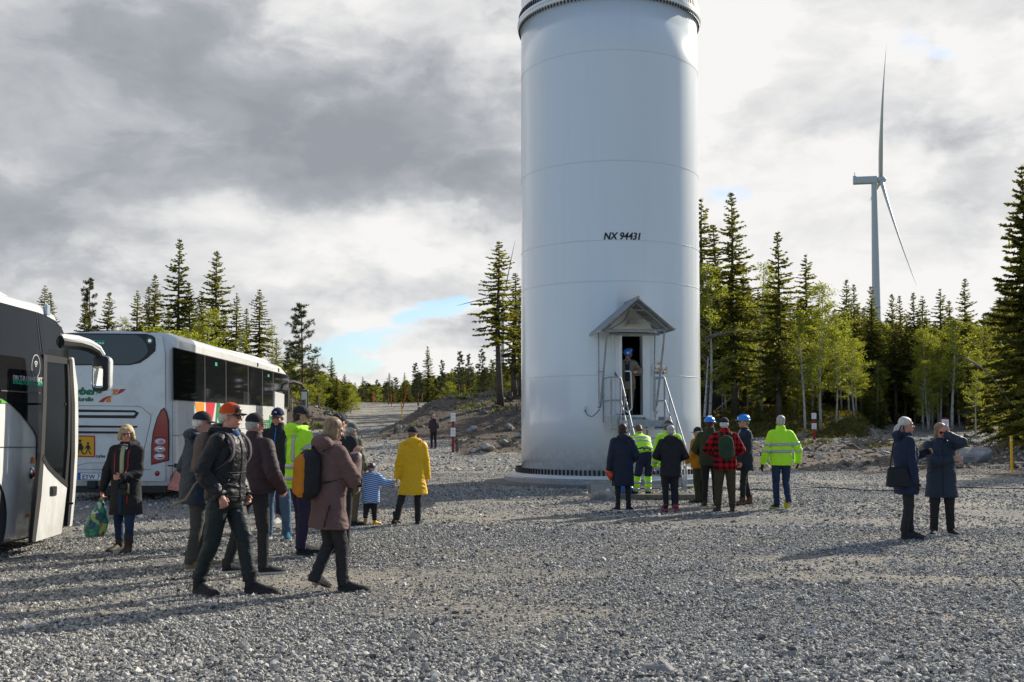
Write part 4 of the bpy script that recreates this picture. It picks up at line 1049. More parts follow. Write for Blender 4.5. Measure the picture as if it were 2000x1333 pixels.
glass_rear = glass_mat('rear_glass', (.035, .045, .06), 0, .06)
glass_clear = glass_mat('door_glass', (.12, .14, .14), .93)
glass_smoke = glass_mat('smoked_glass', (.02, .022, .025), .35, .05, .2)
tail_red = material('tail_red', (.32, .012, .014), .15, coat=.5)
chrome = material('chrome', (.6, .6, .6), .15, metal=1)
orange_p = material('print_orange', (.80, .25, .02), .4); red_p = material('print_red', (.50, .025, .035), .4); green_p = material('print_green', (.012, .17, .06), .4)
orange_l = material('lamp_orange', (.75, .20, .01), .25, coat=.4)
tyre_m = material('tyre', (.02, .02, .02), .85, bump=.3); hub_m = material('wheel_hub', (.3, .3, .3), .4, metal=.6)
teal_p = material('print_teal', (.01, .28, .17), .5)
mirror_m = material('mirror_glass', (.75, .78, .8), .03, metal=1)
def hitplane(Minv, px, py, axis, val):
    o = Minv @ Vector((0, 0, EYE)); d = ray(px, py); d = Minv.to_3x3() @ Vector(d)
    t = (val-o[axis])/d[axis]; return o+d*t
def section(w0, w1, z0, z1, r, n=6, rb=.05):
    """ring (x,z): flat bottom, round top corners"""
    P = [(w1-rb, z0), (w1, z0+rb)]
    for k in range(n+1):
        a = R(90*k/n); P.append((w1-r+r*math.cos(a), z1-r*.62+r*.62*math.sin(a)))
    P.append(((w0+w1)/2, z1+.045))
    for k in range(n+1):
        a = R(90+90*k/n); P.append((w0+r+r*math.cos(a), z1-r*.62+r*.62*math.sin(a)))
    P += [(w0, z0+rb), (w0+rb, z0)]; return P
def body_loft(secs):
    rings = []
    for (y, w0, w1, z0, z1, r, bow) in secs:
        rings.append([(x, y+bow*(1-((x-(w0+w1)/2)/((w1-w0)/2))**2), z) for x, z in section(w0, w1, z0, z1, r)])
    m = MB(); m.loft(rings); return m
def wheel(parent, x, y, r=.5, wdt=.3):
    m = MB(); M_ = Matrix.Translation((x, y, r)) @ Matrix.Rotation(R(90), 4, 'Y')
    m.lathe([(r*.58, -wdt/2), (r*.92, -wdt/2), (r, -wdt/2+.05), (r, wdt/2-.05), (r*.92, wdt/2), (r*.58, wdt/2)], n=32, M=M_); ty = m.build('wheel', tyre_m, parent, True)
    m = MB(); m.lathe([(r*.58, wdt/2), (r*.5, wdt/2-.09), (r*.2, wdt/2-.03), (.001, wdt/2-.02)], n=24, M=M_); m.build('rim', hub_m, ty, True)
    m = MB()
    for k in range(10):
        a = R(36*k); m.lathe([(.018, 0), (.018, .04), (.001, .045)], (r*.36*math.cos(a), r*.36*math.sin(a), wdt/2-.06), n=6, M=M_)
    m.build('wheel_bolts', hub_m, ty)

# ---------------- coach seen from behind
BM = Matrix.Translation((-7.08, 22.0, 0)) @ Matrix.Rotation(R(1.5), 4, 'Z'); BI = BM.inverted()
coach = empty('coach', (-7.08, 22.0, 0), R(1.5), 'white coach seen from its rear right corner, parked behind the group', 'coach')
Wd = 2.55
def hz(*a): return a
secs = [(0.0, -Wd+.16, -.16, .42, 3.30, .28, -.05), (.03, -Wd+.07, -.07, .34, 3.45, .30, -.06), (.12, -Wd+.02, -.02, .30, 3.54, .30, -.07), (.35, -Wd, 0, .30, 3.56, .28, 0), (6.0, -Wd, 0, .30, 3.54, .28, 0),
        (11.6, -Wd, 0, .30, 3.50, .28, 0), (12.4, -Wd, 0, .28, 3.38, .30, 0), (12.8, -Wd+.04, -.04, .28, 3.12, .35, .05), (13.05, -Wd+.12, -.12, .28, 2.75, .35, .10), (13.2, -Wd+.25, -.25, .32, 1.5, .3, .12)]
body_loft(secs).build('body', bus_white, coach, True, sharp=40)
m = MB(); rr_ = []
for y, z, wv in ((4.7, .0, .7), (5.4, .13, .95), (8.5, .16, 1.0), (10.5, .15, 1.0), (11.9, .0, .9)):
    rr_.append([(-Wd/2+wv*1.05*math.cos(R(a)), y, 3.50+z*max(0, math.sin(R(a)))**.35) for a in range(0, 181, 15)]+[(-Wd/2-wv, y, 3.4), (-Wd/2+wv, y, 3.4)])
m.loft(rr_); m.build('roof_unit', bus_white, coach, True, sharp=50)
REAR_Y = -.062
def rear(px, py, off=0.0):
    p = hitplane(BI, px, py, 1, REAR_Y); return Vector((p.x, REAR_Y-off, p.z))
def side(px, py, off=0.0, MI=None, X0=0.0):
    p = hitplane(MI or BI, px, py, 0, X0); return Vector((X0+off, p.y, p.z))
def rpoly(name, pts, mat, off=.0, th=.006, parent=None, from_zoom=None):
    m = MB(); P = [rear(x, y, off) for x, y in pts]; m.prism(P, (0, -th, 0)); return m.build(name, mat, parent or coach)
def z4(*pts): return [(120+x/5.554, 620+y/5.554) for x, y in pts]
def z1(*pts): return [(x/2.339, 540+y/2.339) for x, y in pts]
def z2(*pts): return [(130+x/3.508, 620+y/3.508) for x, y in pts]
def z5(*pts): return [(x/3.70, 540+y/3.70) for x, y in pts]
# flat rear panel gives the pieces something to sit on
rpoly('rear_panel', [(104, 657), (316, 657), (322, 690), (322, 940), (104, 940)], bus_white, -.055, .055)
rpoly('rear_window', z4((-95, 200), (-60, 176), (24, 172), (920, 180), (985, 198), (1018, 225), (1026, 300), (1020, 366), (940, 440), (850, 498), (740, 521), (24, 522), (-60, 490), (-95, 420)), bus_trim, .002, .006)
rw = rpoly('glass', z4((-60, 230), (24, 184), (820, 195), (880, 235), (925, 300), (942, 378), (880, 450), (830, 480), (740, 508), (24, 510), (-50, 470)), glass_rear, .008, .004)
ring = [(293+7*math.cos(R(a)), 666+7*math.sin(R(a))) for a in range(0, 360, 20)]
rpoly('round_lamp', ring, glass_rear, .008, .01); rpoly('round_lamp', [(293+3.4*math.cos(R(a)), 666+3.4*math.sin(R(a))) for a in range(0, 360, 30)], chrome, .018, .004)
rpoly('roof_slot', z4((318, 140), (493, 142), (496, 150), (322, 151)), bus_trim, .003)
rpoly('high_brake_lamp', z4((922, 156), (970, 158), (972, 170), (924, 169)), tail_red, .003, .012)
st = rpoly('sticker', z4((345, 247), (470, 250), (470, 298), (345, 296)), teal_p, .013, .002)
for k in range(3): rpoly('print', z4((382+30*k, 274), (404+30*k, 274), (404+30*k, 290), (382+30*k, 290)), white_print, .016, .001, st)
rpoly('print', z4((350, 252), (366, 252), (366, 268), (350, 268)), white_print, .016, .001, st)
# badge
m = MB(); c = rear(187.6, 748, .004)
for k in range(24):
    a0, a1 = R(15*k), R(15*(k+1)); ro, ri = .088, .068
    m.prism([c+Vector((r_*math.cos(a), 0, r_*math.sin(a))) for r_, a in ((ri, a0), (ro, a0), (ro, a1), (ri, a1))], (0, -.008, 0))
m.box(c+Vector((0, -.006, 0)), (.20, .008, .04)); bd = m.build('badge', chrome, coach)
def rear_text(txt, px, py, size, mat, shear=0, bold=0, sx=1, align='LEFT', off=.003, parent=None, space=1.0):
    c = rear(px, py, off); M_ = Matrix(((1, 0, 0, c.x), (0, 0, -1, c.y), (0, 1, 0, c.z), (0, 0, 0, 1)))
    return text_on(txt, size, M_, mat, parent or coach, shear=shear, bold=bold, align=align, sx=sx, space=space)
rear_text('VOLVO', 187.6, 749.3, .035, material('badge_blue', (.02, .04, .12), .4), bold=.001, align='CENTER', off=.016, parent=bd, sx=1.3)
rear_text('Ryberg', 130.5, 770.6, .195, green_p, .25, .013, 1.28, space=1.0)
rear_text('Nordin', 144, 783.6, .112, green_p, .25, .008, 1.2)
rpoly('logo_swoosh', z4((553, 780), (618, 780), (612, 805), (590, 828), (548, 850), (560, 815)), orange_p, .003, .003)
rpoly('logo_swoosh', z4((636, 780), (700, 778), (670, 808), (630, 830), (575, 846), (612, 822)), red_p, .003, .003)
rpoly('logo_swoosh', z4((398, 922), (460, 922), (480, 892), (540, 853), (490, 862), (445, 882)), red_p, .003, .003)
rpoly('logo_swoosh', z4((476, 922), (541, 922), (534, 888), (545, 852), (500, 880)), orange_p, .003, .003)
def rline(pts, r=.006, name='panel_gap', parent=None):
    m = MB(); m.tube([rear(x, y, .001) for x, y in pts], r, 4); return m.build(name, bus_trim, parent or coach)
rline(z4((-80, 956), (830, 966), (872, 980), (974, 1060), (966, 1130), (905, 1400), (880, 1500)))
rline(z1((100, 860), (345, 866), (380, 858), (400, 853), (560, 853), (600, 860)), .005)
rline(z1((100, 880), (690, 884)), .005)
rpoly('grille_slot', z4((-80, 997), (160, 1000), (795, 1010), (838, 1036), (835, 1052), (798, 1098), (-80, 1090)), bus_trim, .002, .005)
rpoly('grille_bar', z4((-80, 1028), (785, 1033), (808, 1043), (785, 1064), (-80, 1060)), bus_white, .007, .014)
rpoly('grille_slot', z4((-80, 1170), (830, 1180), (815, 1200), (-80, 1196)), bus_trim, .002, .005)
rpoly('grille_slot', z4((-80, 1233), (770, 1241), (750, 1264), (-80, 1260)), bus_trim, .002, .005)
for k in range(2): rpoly('grille_lip', z4((-80, 1204+62*k), (800-40*k, 1206+62*k), (790-40*k, 1212+62*k), (-80, 1212+62*k)), bus_white, .002, .018)
tl = rpoly('tail_light', z1((750, 607), (760, 625), (767, 660), (769, 760), (767, 838), (695, 858), (697, 770), (705, 710), (722, 650), (738, 618)), tail_red, .002, .022)
rpoly('light_surround', z1((751, 600), (764, 622), (773, 660), (775, 760), (773, 842), (690, 863), (691, 770), (699, 708), (717, 646), (735, 610)), bus_trim, .000, .006)
for cx_, cy_, mt in ((733.5, 755, tail_red), (731.5, 790, chrome), (729.5, 824, chrome)):
    c1 = z1((cx_, cy_))[0]; m = MB(); c = rear(c1[0], c1[1], .024)
    for ra, z_ in ((1.0, 0),): m.ell(c, (.112, .018, .066), 20, 8)
    q = m.build('round_lamp', material('lamp_clear', (.62, .60, .60), .12, coat=.5), tl, True)
    m = MB(); m.ell(c+Vector((.02, -.014, .005)), (.055, .012, .036), 16, 6); m.build('lamp_lens', material('lamp_pink', (.62, .26, .26), .2) if mt is tail_red else chrome, tl, True)
rpoly('light_divider', z1((699, 733), (767, 738), (767, 741), (699, 736)), bus_trim, .024, .003)
# child crossing sign
sg = rpoly('school_bus_sign', [(141, 850.5), (186, 851.5), (186, 893.5), (141, 892.5)], red_p, .004, .012)
rpoly('sign_face', [(143.3, 853), (183.8, 854), (183.8, 891), (143.3, 890)], material('sign_amber', (.80, .40, .01), .45), .016, .002, sg)
def kid(cx, base, h, dress):
    P = []
    s = h/30.0
    def pp(pts): return [(cx+x*s, base-y*s) for x, y in pts]
    rpoly('figure', pp([(3.0*math.cos(R(a)), 26.5+3.2*math.sin(R(a))) for a in range(0, 360, 30)]), black_print, .018, .002, sg)
    if dress: rpoly('figure', pp([(-3, 22.5), (3, 22.5), (4, 16), (7, 9), (-7, 9), (-4, 16)]), black_print, .018, .002, sg)
    else: rpoly('figure', pp([(-3.5, 22.5), (3.5, 22.5), (3.5, 11), (-3, 11)]), black_print, .018, .002, sg)
    rpoly('figure', pp([(-3, 11), (-.5, 10), (-2, 5), (-6, -.5), (-9, 0), (-5, 5)]), black_print, .018, .002, sg)
    rpoly('figure', pp([(.5, 10), (3.5, 11), (5, 5), (9, 1), (7, -1), (2.5, 4)]), black_print, .018, .002, sg)
    rpoly('figure', pp([(3, 21.5), (8, 13), (6.6, 12), (2, 18)]), black_print, .018, .002, sg); rpoly('figure', pp([(-3, 21.5), (-9, 14), (-7.8, 12.6), (-2, 18)]), black_print, .018, .002, sg)
kid(157, 887.5, 29, True); kid(172.5, 887.5, 24, False)
rear_text('oybe', 187.2, 894.3, .10, black_print, 0, .002, 1.0)
pl_ = rpoly('number_plate', [(152, 923.5), (208, 924.5), (208, 938.5), (152, 937.5)], black_print, .004, .010)
rpoly('plate_face', [(152.8, 924.4), (207.2, 925.4), (207.2, 937.6), (152.8, 936.6)], white_print, .014, .002, pl_)
rpoly('plate_band', [(152.8, 924.4), (158, 924.5), (158, 936.7), (152.8, 936.6)], material('plate_blue', (.02, .12, .5), .4), .016, .001, pl_)
rear_text('EYW 7', 161, 935.6, .128, black_print, 0, .002, .92, off=.0175, parent=pl_, space=1.08)
m = MB(); c = rear(307, 925, .0); m.ell(c, (.055, .025, .055), 16, 8); m.build('round_reflector', tail_red, coach, True)
m = MB(); m.box(rear(181, 947, .02), (.19, .12, .16)); m.build('tow_socket', bus_trim, coach, bevel=.02)
m = MB(); m.box((-Wd/2, .5, .28), (Wd-.3, .9, .18)); m.build('rear_underside', bus_trim, coach)
m = MB(); m.box((-Wd/2, 6.5, .30), (Wd-.25, 12.2, .12)); m.build('chassis', bus_trim, coach)
c = side(329, 910); m = MB(); m.box((.07, c.y, c.z), (.16, .05, .03)); m.box((.15, c.y, c.z), (.05, .06, .09)); m.build('side_marker_arm', bus_trim, coach)
c = rear(325, 682.6, .0); text_on('371', .10, Matrix(((.5, 0, .87, c.x+.035), (.87, 0, -.5, c.y+.09), (0, 1, 0, c.z), (0, 0, 0, 1))), black_print, coach, sx=.8, align='LEFT')
for y_ in (2.9, 10.3):
    for x_ in (-.17, -Wd+.17): wheel(coach, x_, y_)
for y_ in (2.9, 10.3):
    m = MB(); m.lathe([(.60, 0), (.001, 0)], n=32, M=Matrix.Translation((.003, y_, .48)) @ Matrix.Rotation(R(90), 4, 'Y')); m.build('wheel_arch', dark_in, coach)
def spoly2(name, pts, mat, off=.003, th=.006, parent=None, MI=None, X0=0.0, root=None):
    m = MB(); P = [side(x, y, off, MI, X0) for x, y in pts]; m.prism(P, (th, 0, 0)); return m.build(name, mat, parent or root or coach)
band = [(336.2, 678), (562.5, 732.8), (566.5, 748), (566, 800), (536, 794.8), (338.9, 782.2)]
spoly2('window_band', band, bus_trim, .002, .006)
sep = [336.2, 399.4, 440.7, 484, 512, 533, 563]
def ytop(x): return np.interp(x, [336, 562], [678.4, 733.2])
def ybot(x): return np.interp(x, [339, 536, 565], [781.8, 794.4, 797])
for k in range(6):
    a, b = sep[k]+.9, sep[k+1]-.9
    if k == 0: a = 338
    spoly2('window', [(a, ytop(a)+1.2), (b, ytop(b)+1.2), (b, ybot(b)-1), (a+.8, ybot(a)-1)], glass_dark, .009, .004)
spoly2('sticker', [(419, 708), (423, 709), (423, 715.5), (419, 714.8)], teal_p, .014, .002); spoly2('sticker', [(522, 731.5), (525, 732), (525, 737), (522, 736.5)], teal_p, .014, .002)
spoly2('logo_stripe', z2((875, 583), (942, 585), (940, 700), (925, 800), (905, 700)), orange_p, .003, .003)
spoly2('logo_stripe', z2((955, 585), (1018, 587), (1000, 700), (960, 800)), red_p, .003, .003)
spoly2('red_sill', [(326, 956), (331, 945), (340, 925), (347, 912), (470, 905), (540, 898), (540, 905), (480, 930), (347, 960)], material('coach_red_paint', (.42, .05, .07), .3, coat=.5), .003, .003)
m = MB(); m.tube([side(336.7, 851.5, .002), side(470, 838, .002), side(545, 832, .002)], .005, 4); m.build('panel_gap', bus_trim, coach)
m = MB(); m.tube([side(336.7, 790, .002), side(336.7, 940, .002)], .005, 4); m.build('panel_gap', bus_trim, coach)
def side_text(txt, px, py, size, mat, shear=0, bold=0, sx=1, root=coach, MI=BI, X0=0.0, off=.004, parent=None):
    c = side(px, py, off, MI, X0); M_ = Matrix(((0, 0, 1, c.x), (1, 0, 0, c.y), (0, 1, 0, c.z), (0, 0, 0, 1)))
    return text_on(txt, size, M_, mat, parent or root, shear=shear, bold=bold, align='LEFT', sx=sx)
side_text('Ryberg', 420, 825, .62, green_p, .2, .04, 1.3); side_text('Nordin', 504, 842, .62, green_p, .2, .04, 1.15)
for x_, y_ in ((503, 712.6), (544, 723)):
    c = side(x_, y_); m = MB(); m.box((-.03, c.y, c.z), (.10, .14, .12)); m.build('roof_camera', bus_trim, coach, bevel=.02)
# open front door flap and mirror
p0 = side(538, 767.5, .45, BI, .45); m = MB(); m.prism([(.42, p0.y-.1, 2.55), (.50, p0.y+.9, 2.5), (.50, p0.y+.9, .45), (.42, p0.y-.1, .45)], (.04, 0, 0)); m.build('door', bus_white, coach, bevel=.02)
m = MB(); m.tube([(-.12, 12.75, 2.95), (.1, 13.0, 3.02), (.32, 13.35, 2.95), (.40, 13.5, 2.8)], [.07, .06, .05, .04], 8); m.build('mirror_arm', bus_trim, coach, True)
m = MB(); m.box((.42, 13.5, 2.42), (.26, .14, .68)); mr = m.build('mirror', bus_trim, coach, bevel=.05)
m = MB(); m.box((.42, 13.425, 2.42), (.19, .01, .55)); m.build('mirror_glass', mirror_m, mr)

# ---------------- coach at the left edge, seen along its entrance side
CX, CYF = -6.30, 14.95
AM = Matrix.Translation((CX, 2.0, 0)); AI = AM.inverted()
bus = empty('coach', (CX, 2.0, 0), 0, 'white coach at the left edge with its front door swung open', 'coach')
FY = CYF-2.0
secs = [(0.0, -Wd+.16, -.16, .32, 2.9, .28, -.05), (.35, -Wd, 0, .16, 3.28, .20, 0), (9.8, -Wd, 0, .155, 3.28, .20, 0), (FY-1.6, -Wd, -.0, .155, 3.27, .22, 0), (FY-.95, -Wd+.01, -.01, .155, 3.27, .2, .02),
        (FY-.45, -Wd+.03, -.03, .16, 3.20, .22, .06), (FY-.2, -Wd+.06, -.06, .17, 3.0, .3, .10), (FY-.05, -Wd+.10, -.10, .19, 2.5, .42, .14), (FY, -Wd+.13, -.13, .20, 1.7, .40, .16), (FY-.04, -Wd+.16, -.16, .25, 1.0, .3, .15)]
body_loft(secs).build('body', bus_white, bus, True, sharp=40)
m = MB(); rr_ = []
for y, z, wv in ((6.0, .0, .9), (7.0, .26, 1.02), (10.0, .28, 1.05), (10.9, .20, 1.02), (11.7, .06, .95), (12.1, -.05, .85)):
    rr_.append([(-Wd/2+wv*1.05*math.cos(R(a)), y, 3.22+z*max(0, math.sin(R(a)))**.4+.05) for a in range(0, 181, 15)]+[(-Wd/2-wv, y, 3.1), (-Wd/2+wv, y, 3.1)])
m.loft(rr_); m.build('roof_unit', bus_white, bus, True, sharp=50)
def b_side(name, pts, mat, off=.003, th=.006, parent=None): return spoly2(name, pts, mat, off, th, parent, AI, 0.0, bus)
XL = -160
b_side('window_band', z5((XL*3.7, 60), (0, 190), (270, 262), (330, 286), (395, 322), (440, 375), (470, 450), (490, 545), (500, 900), (500, 1330), (262, 1330), (264, 1160), (240, 1115), (200, 1060), (140, 990), (70, 925), (0, 880), (XL*3.7, 830)), glass_mat('coach_glass', (.014, .014, .015), 0, .04, .45), .003, .010)
b_side('window_frame', z5((252, 262), (258, 262), (290, 560), (285, 560)), bus_trim, .014, .003)
b_side('window', z5((262, 272), (330, 300), (385, 335), (425, 385), (455, 455), (478, 540), (345, 530), (300, 560), (285, 440)), glass_smoke, .014, .004)
b_side('window_rail', z5((0, 822), (282, 840), (282, 848), (0, 830)), material('window_rail', (.10, .10, .10), .5), .014, .004)
b_side('green_accent', z5((0, 884), (20, 898), (48, 916), (0, 916)), material('lime_print', (.12, .45, .04), .4), .012, .004)
m = MB(); m.tube([side(-60, 873.8, .004, AI), side(71, 873.8, .004, AI)], .006, 4); m.build('panel_gap', bus_trim, bus)
bt1 = material('print_white_dull', (.55, .56, .56), .5)
side_text('DIN TUR I SAMARBETE MED', 23, 742.2, .086, bt1, 0, .002, 1.0, bus, AI, 0.0, .0145)
side_text('BYBUSS, NORDIN OCH MITTBUSS', 23, 749.6, .078, material('print_mint', (.01, .42, .24), .5), 0, .002, .93, bus, AI, 0.0, .0145)
c = side(68, 715.7, .0145, AI); m = MB()
for (r0, r1, A0, A1) in ((.145, .155, 0, 360), (.085, .10, 50, 130), (.055, .07, 50, 130), (.025, .04, 50, 130)):
    n = max(4, int((A1-A0)/12)); cz = 0 if A1 == 360 else -.03
    for k in range(n):
        a0, a1 = R(A0+(A1-A0)*k/n), R(A0+(A1-A0)*(k+1)/n)
        m.prism([c+Vector((0, r_*math.cos(a)*.8, cz+r_*math.sin(a))) for r_, a in ((r0, a0), (r1, a0), (r1, a1), (r0, a1))], (.002, 0, 0))
m.build('wireless_symbol', bt1, bus)
m = MB(); c = side(92, 606, .0, AI); m.box((.0, c.y, c.z), (.05, .10, .14)); m.build('marker_lamp', material('marker_blueish', (.35, .42, .5), .2, coat=.5), bus, bevel=.01)
# door opening (dark) and the open door
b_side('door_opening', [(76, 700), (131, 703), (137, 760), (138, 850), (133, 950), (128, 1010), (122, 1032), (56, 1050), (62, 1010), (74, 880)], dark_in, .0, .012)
b_side('door_seal', [(128, 702), (134, 702), (139, 790), (139, 890), (134, 970), (129, 1026), (124, 1028), (129, 960), (132, 880), (132, 790)], bus_trim, .006, .05)
b_side('front_pillar', [(134.5, 698), (139, 700), (146.5, 756), (147.5, 813), (147, 870), (144.5, 925), (141, 975), (135.5, 1027), (130, 1029), (135, 970), (140, 890), (140, 790)], bus_white, -.05, .09)
DX = .28
def dpoly(name, pts, mat, off=0, th=.02, parent=None): return spoly2(name, pts, mat, off, th, parent, AI, DX, bus)
door = dpoly('door', z1((176, 838), (200, 875), (235, 912), (262, 940), (290, 962), (277, 1080), (266, 1180), (128, 1218), (150, 1010), (172, 810)), bus_trim, 0, .034)
dpoly('door_frame', z1((183, 357), (199, 360), (196, 560), (186, 800), (172, 1000), (145, 1214), (128, 1218), (150, 1010), (170, 810), (180, 560)), material('grey_trim', (.045, .042, .04), .4), .036, .014, door)
dpoly('door_frame', z1((183, 357), (286, 372), (297, 380), (299, 402), (199, 392)), bus_trim, .0, .046, door)
dpoly('door_frame', z1((292, 380), (299, 390), (306, 480), (308, 600), (305, 780), (292, 962), (280, 955), (294, 780), (298, 600), (296, 480)), bus_trim, .0, .046, door)
dpoly('door_frame', z1((180, 815), (205, 860), (240, 898), (268, 922), (291, 942), (291, 965), (262, 942), (232, 914), (200, 880), (174, 838)), bus_trim, .012, .044, door)
dpoly('door_panel', z1((178, 842), (200, 878), (235, 915), (262, 944), (290, 967), (277, 1080), (264, 1176), (140, 1214), (158, 1010)), bus_white, .036, .012, door)
dpoly('door_glass', z1((197, 390), (298, 400), (304, 600), (301, 780), (288, 948), (262, 920), (232, 895), (200, 855), (184, 820), (194, 560)), glass_clear, .016, .006, door)
h_ = dpoly('door_handle', z1((211, 962), (216, 959), (239, 959), (241, 965), (239, 999), (234, 1003), (213, 1004), (210, 998)), bus_trim, .05, .008, door)
dpoly('handle_lever', z1((214, 965), (225, 965), (225, 1000), (214, 1000)), chrome, .058, .010, h_) if False else None
m = MB(); c = side(*z1((219, 981))[0], .0, AI, DX); m.box((DX+.068, c.y, c.z), (.012, .03, .09)); m.build('handle_lever', chrome, door)
m = MB(); m.box((DX-.12, FY-.55, .55), (.3, .03, .03)); m.box((DX-.14, FY-.85, 1.9), (.34, .03, .03)); m.build('door_arm', bus_trim, bus)
# interior bits seen through the opening
m = MB(); m.prism([(.02, FY-.95, .35), (-.5, FY-.95, .35), (-.5, FY-.95, .18), (.02, FY-.95, .18)], (0, .8, 0)); m.build('entrance_step', bus_trim, bus)
m = MB(); m.tube([(.04, FY-.40, 1.7), (.04, FY-.55, 1.2), (.04, FY-.75, .75)], .022, 8); m.build('grab_rail', chrome, bus, True)
for (px, py, mt, s_) in ((63.5, 899, orange_l, (.03, .05, .085)), (54.5, 1007, orange_l, (.03, .05, .05))):
    c = side(px, py, 0, AI); m = MB(); m.box((0.01, c.y, c.z), s_); m.build('side_lamp', mt, bus, bevel=.01)
c = side(62.5, 926, 0, AI); m = MB(); m.ell((.0, c.y, c.z), (.03, .08, .09), 16, 8); m.build('round_lamp', chrome, bus, True)
m = MB(); m.ell((.02, c.y, c.z), (.025, .045, .05), 12, 8); m.build('round_lamp', tail_red, bus, True)
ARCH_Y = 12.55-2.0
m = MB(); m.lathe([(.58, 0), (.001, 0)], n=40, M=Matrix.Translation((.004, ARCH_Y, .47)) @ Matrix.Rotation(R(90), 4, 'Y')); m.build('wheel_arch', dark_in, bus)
m = MB(); m.tube([(.006, ARCH_Y+.58*math.cos(R(a)), .47+.58*math.sin(R(a))) for a in range(-30, 211, 12)], .015, 6); m.build('arch_lip', bus_trim, bus, True)
wheel(bus, -.16, ARCH_Y); wheel(bus, -Wd+.16, ARCH_Y); wheel(bus, -.16, 3.5); wheel(bus, -Wd+.16, 3.5)
m = MB(); m.box((-Wd/2, 6.4, .17), (Wd-.3, 12.0, .12)); m.build('chassis', bus_trim, bus)
m = MB(); ws = []
for zq, yq, xq in ((1.25, .17, .25), (1.7, .165, .24), (2.2, .12, .22), (2.6, -.03, .20), (2.85, -.30, .3)):
    ws.append([(-Wd/2+(Wd/2-xq)*t_, FY+yq-.0-.17*abs(t_)**2.2+.012, zq) for t_ in np.linspace(-1, 1, 13)])
V = [p for r_ in ws for p in r_]; m.add(V, [(i*13+k, i*13+k+1, (i+1)*13+k+1, (i+1)*13+k) for i in range(4) for k in range(12)]); m.build('windscreen', glass_dark, bus, True)
# mirror on its curved arm
def wl_(px, py, y): return AI @ W(px, py, y)
arm = [wl_(112, 668, 14.55), wl_(128, 670, 14.9), wl_(150, 672, 15.2), wl_(172, 678, 15.45), wl_(190, 688, 15.6), wl_(200, 702, 15.65)]
m = MB(); m.tube(arm, [.10, .095, .085, .075, .065, .05], 10); ma = m.build('mirror_arm', bus_trim, bus, True)
m = MB(); up = [p+Vector((.01, 0, .055)) for p in arm]; m.tube(up, [.07, .072, .068, .06, .052, .04], 10); m.build('arm_cover', bus_white, ma, True)
mc = wl_(199, 731, 15.65)
def rbox(mb, c, sx, sz, sy, r, n=5, taper=1):
    rings = []
    for y, s in ((-sy/2, .86), (-sy/2+.02, 1.0), (sy/2-.04, .96), (sy/2, .7)):
        ring = []
        for (qx, qz, a0) in ((1, 1, 0), (-1, 1, 90), (-1, -1, 180), (1, -1, 270)):
            for k in range(n):
                a = R(a0+90*k/(n-1)); ring.append((c[0]+s*(qx*(sx/2-r)+r*math.cos(a)), c[1]+y, c[2]+s*(qz*(sz/2-r)+r*math.sin(a))))
        rings.append(ring)
    mb.loft(rings)
m = MB(); rbox(m, mc, .24, .52, .16, .07); mr = m.build('mirror', bus_trim, bus, True, sharp=50)
m = MB(); rbox(m, mc+Vector((.035, .03, .012)), .21, .53, .17, .09); m.build('mirror_shell', bus_white, mr, True, sharp=50)
m = MB(); rbox(m, mc+Vector((-.012, -.082, -.05)), .150, .33, .012, .03); m.build('mirror_glass', mirror_m, mr)
# ================================================================== people
skin_m = material('skin', (.48, .27, .19), .55, var=.08, vscale=30, sss=.0)
skin_red = material('skin_ruddy', (.50, .24, .17), .5, var=.1, vscale=30)
eye_m = material('eye_dark', (.03, .02, .018), .2); lip_m = material('lips', (.36, .12, .10), .5)
lens_m = material('spectacle_frame', (.02, .02, .02), .3)
def cloth(name, col, rough=.85, var=.10, sheen=.0, wr=.35):
    if name in MATS: return MATS[name]
    m = material(name, col, rough, spec=.3, sheen=sheen); t = NT(m.node_tree); b = t.n['Principled BSDF']
    oc = t.n.new('ShaderNodeTexCoord').outputs['Object']
    f = t.noise(oc, 5, 5, .6); c = t.mix(t.rng(f, .3, .7), tuple(x*(1-var) for x in col), tuple(min(1, x*(1+var)) for x in col))
    t.l.new(c, b.inputs['Base Color'])
    n1 = t.noise(t.vmath('MULTIPLY', oc, (1, 1, 1.6)), 9, 4, .55, 1.2); n2 = t.noise(oc, 260, 2, .5)
    t.l.new(t.bump(n2, .25, .002, t.bump(n1, wr, .03)), b.inputs['Normal']); return m
C_black = cloth('black_fabric', (0.0216, 0.0216, 0.0243)); C_charc = cloth('charcoal_fabric', (0.027, 0.027, 0.0297)); C_shell = cloth('black_shell_fabric', (0.0121, 0.0135, 0.0162), .5)
C_navy = cloth('navy_fabric', (0.0162, 0.0257, 0.054)); C_navy2 = cloth('dark_navy_fabric', (0.0135, 0.0203, 0.0378), .7); C_petrol = cloth('greenish_black_fabric', (0.0135, 0.0216, 0.0243), .6)
C_rain = cloth('navy_raincoat', (0.0149, 0.027, 0.0432), .55); C_hiviz = cloth('hi_vis_yellow', (0.46, 0.9, 0.035), .75, .04); C_yellow = cloth('yellow_raincoat', (0.72, 0.42, 0.012), .5, .05)
C_mauve = cloth('mauve_fabric', (0.125, 0.075, 0.07), .8); C_plum = cloth('dark_plum_fabric', (0.0459, 0.0297, 0.0324), .7); C_purple = cloth('deep_purple_fabric', (0.0297, 0.0243, 0.054))
C_jeans = cloth('blue_denim', (0.075, 0.125, 0.2), .9, .25); C_dkjeans = cloth('dark_denim', (0.022, 0.04, 0.085), .9, .2); C_ltjeans = cloth('light_denim', (0.13, 0.2, 0.29), .9, .2)
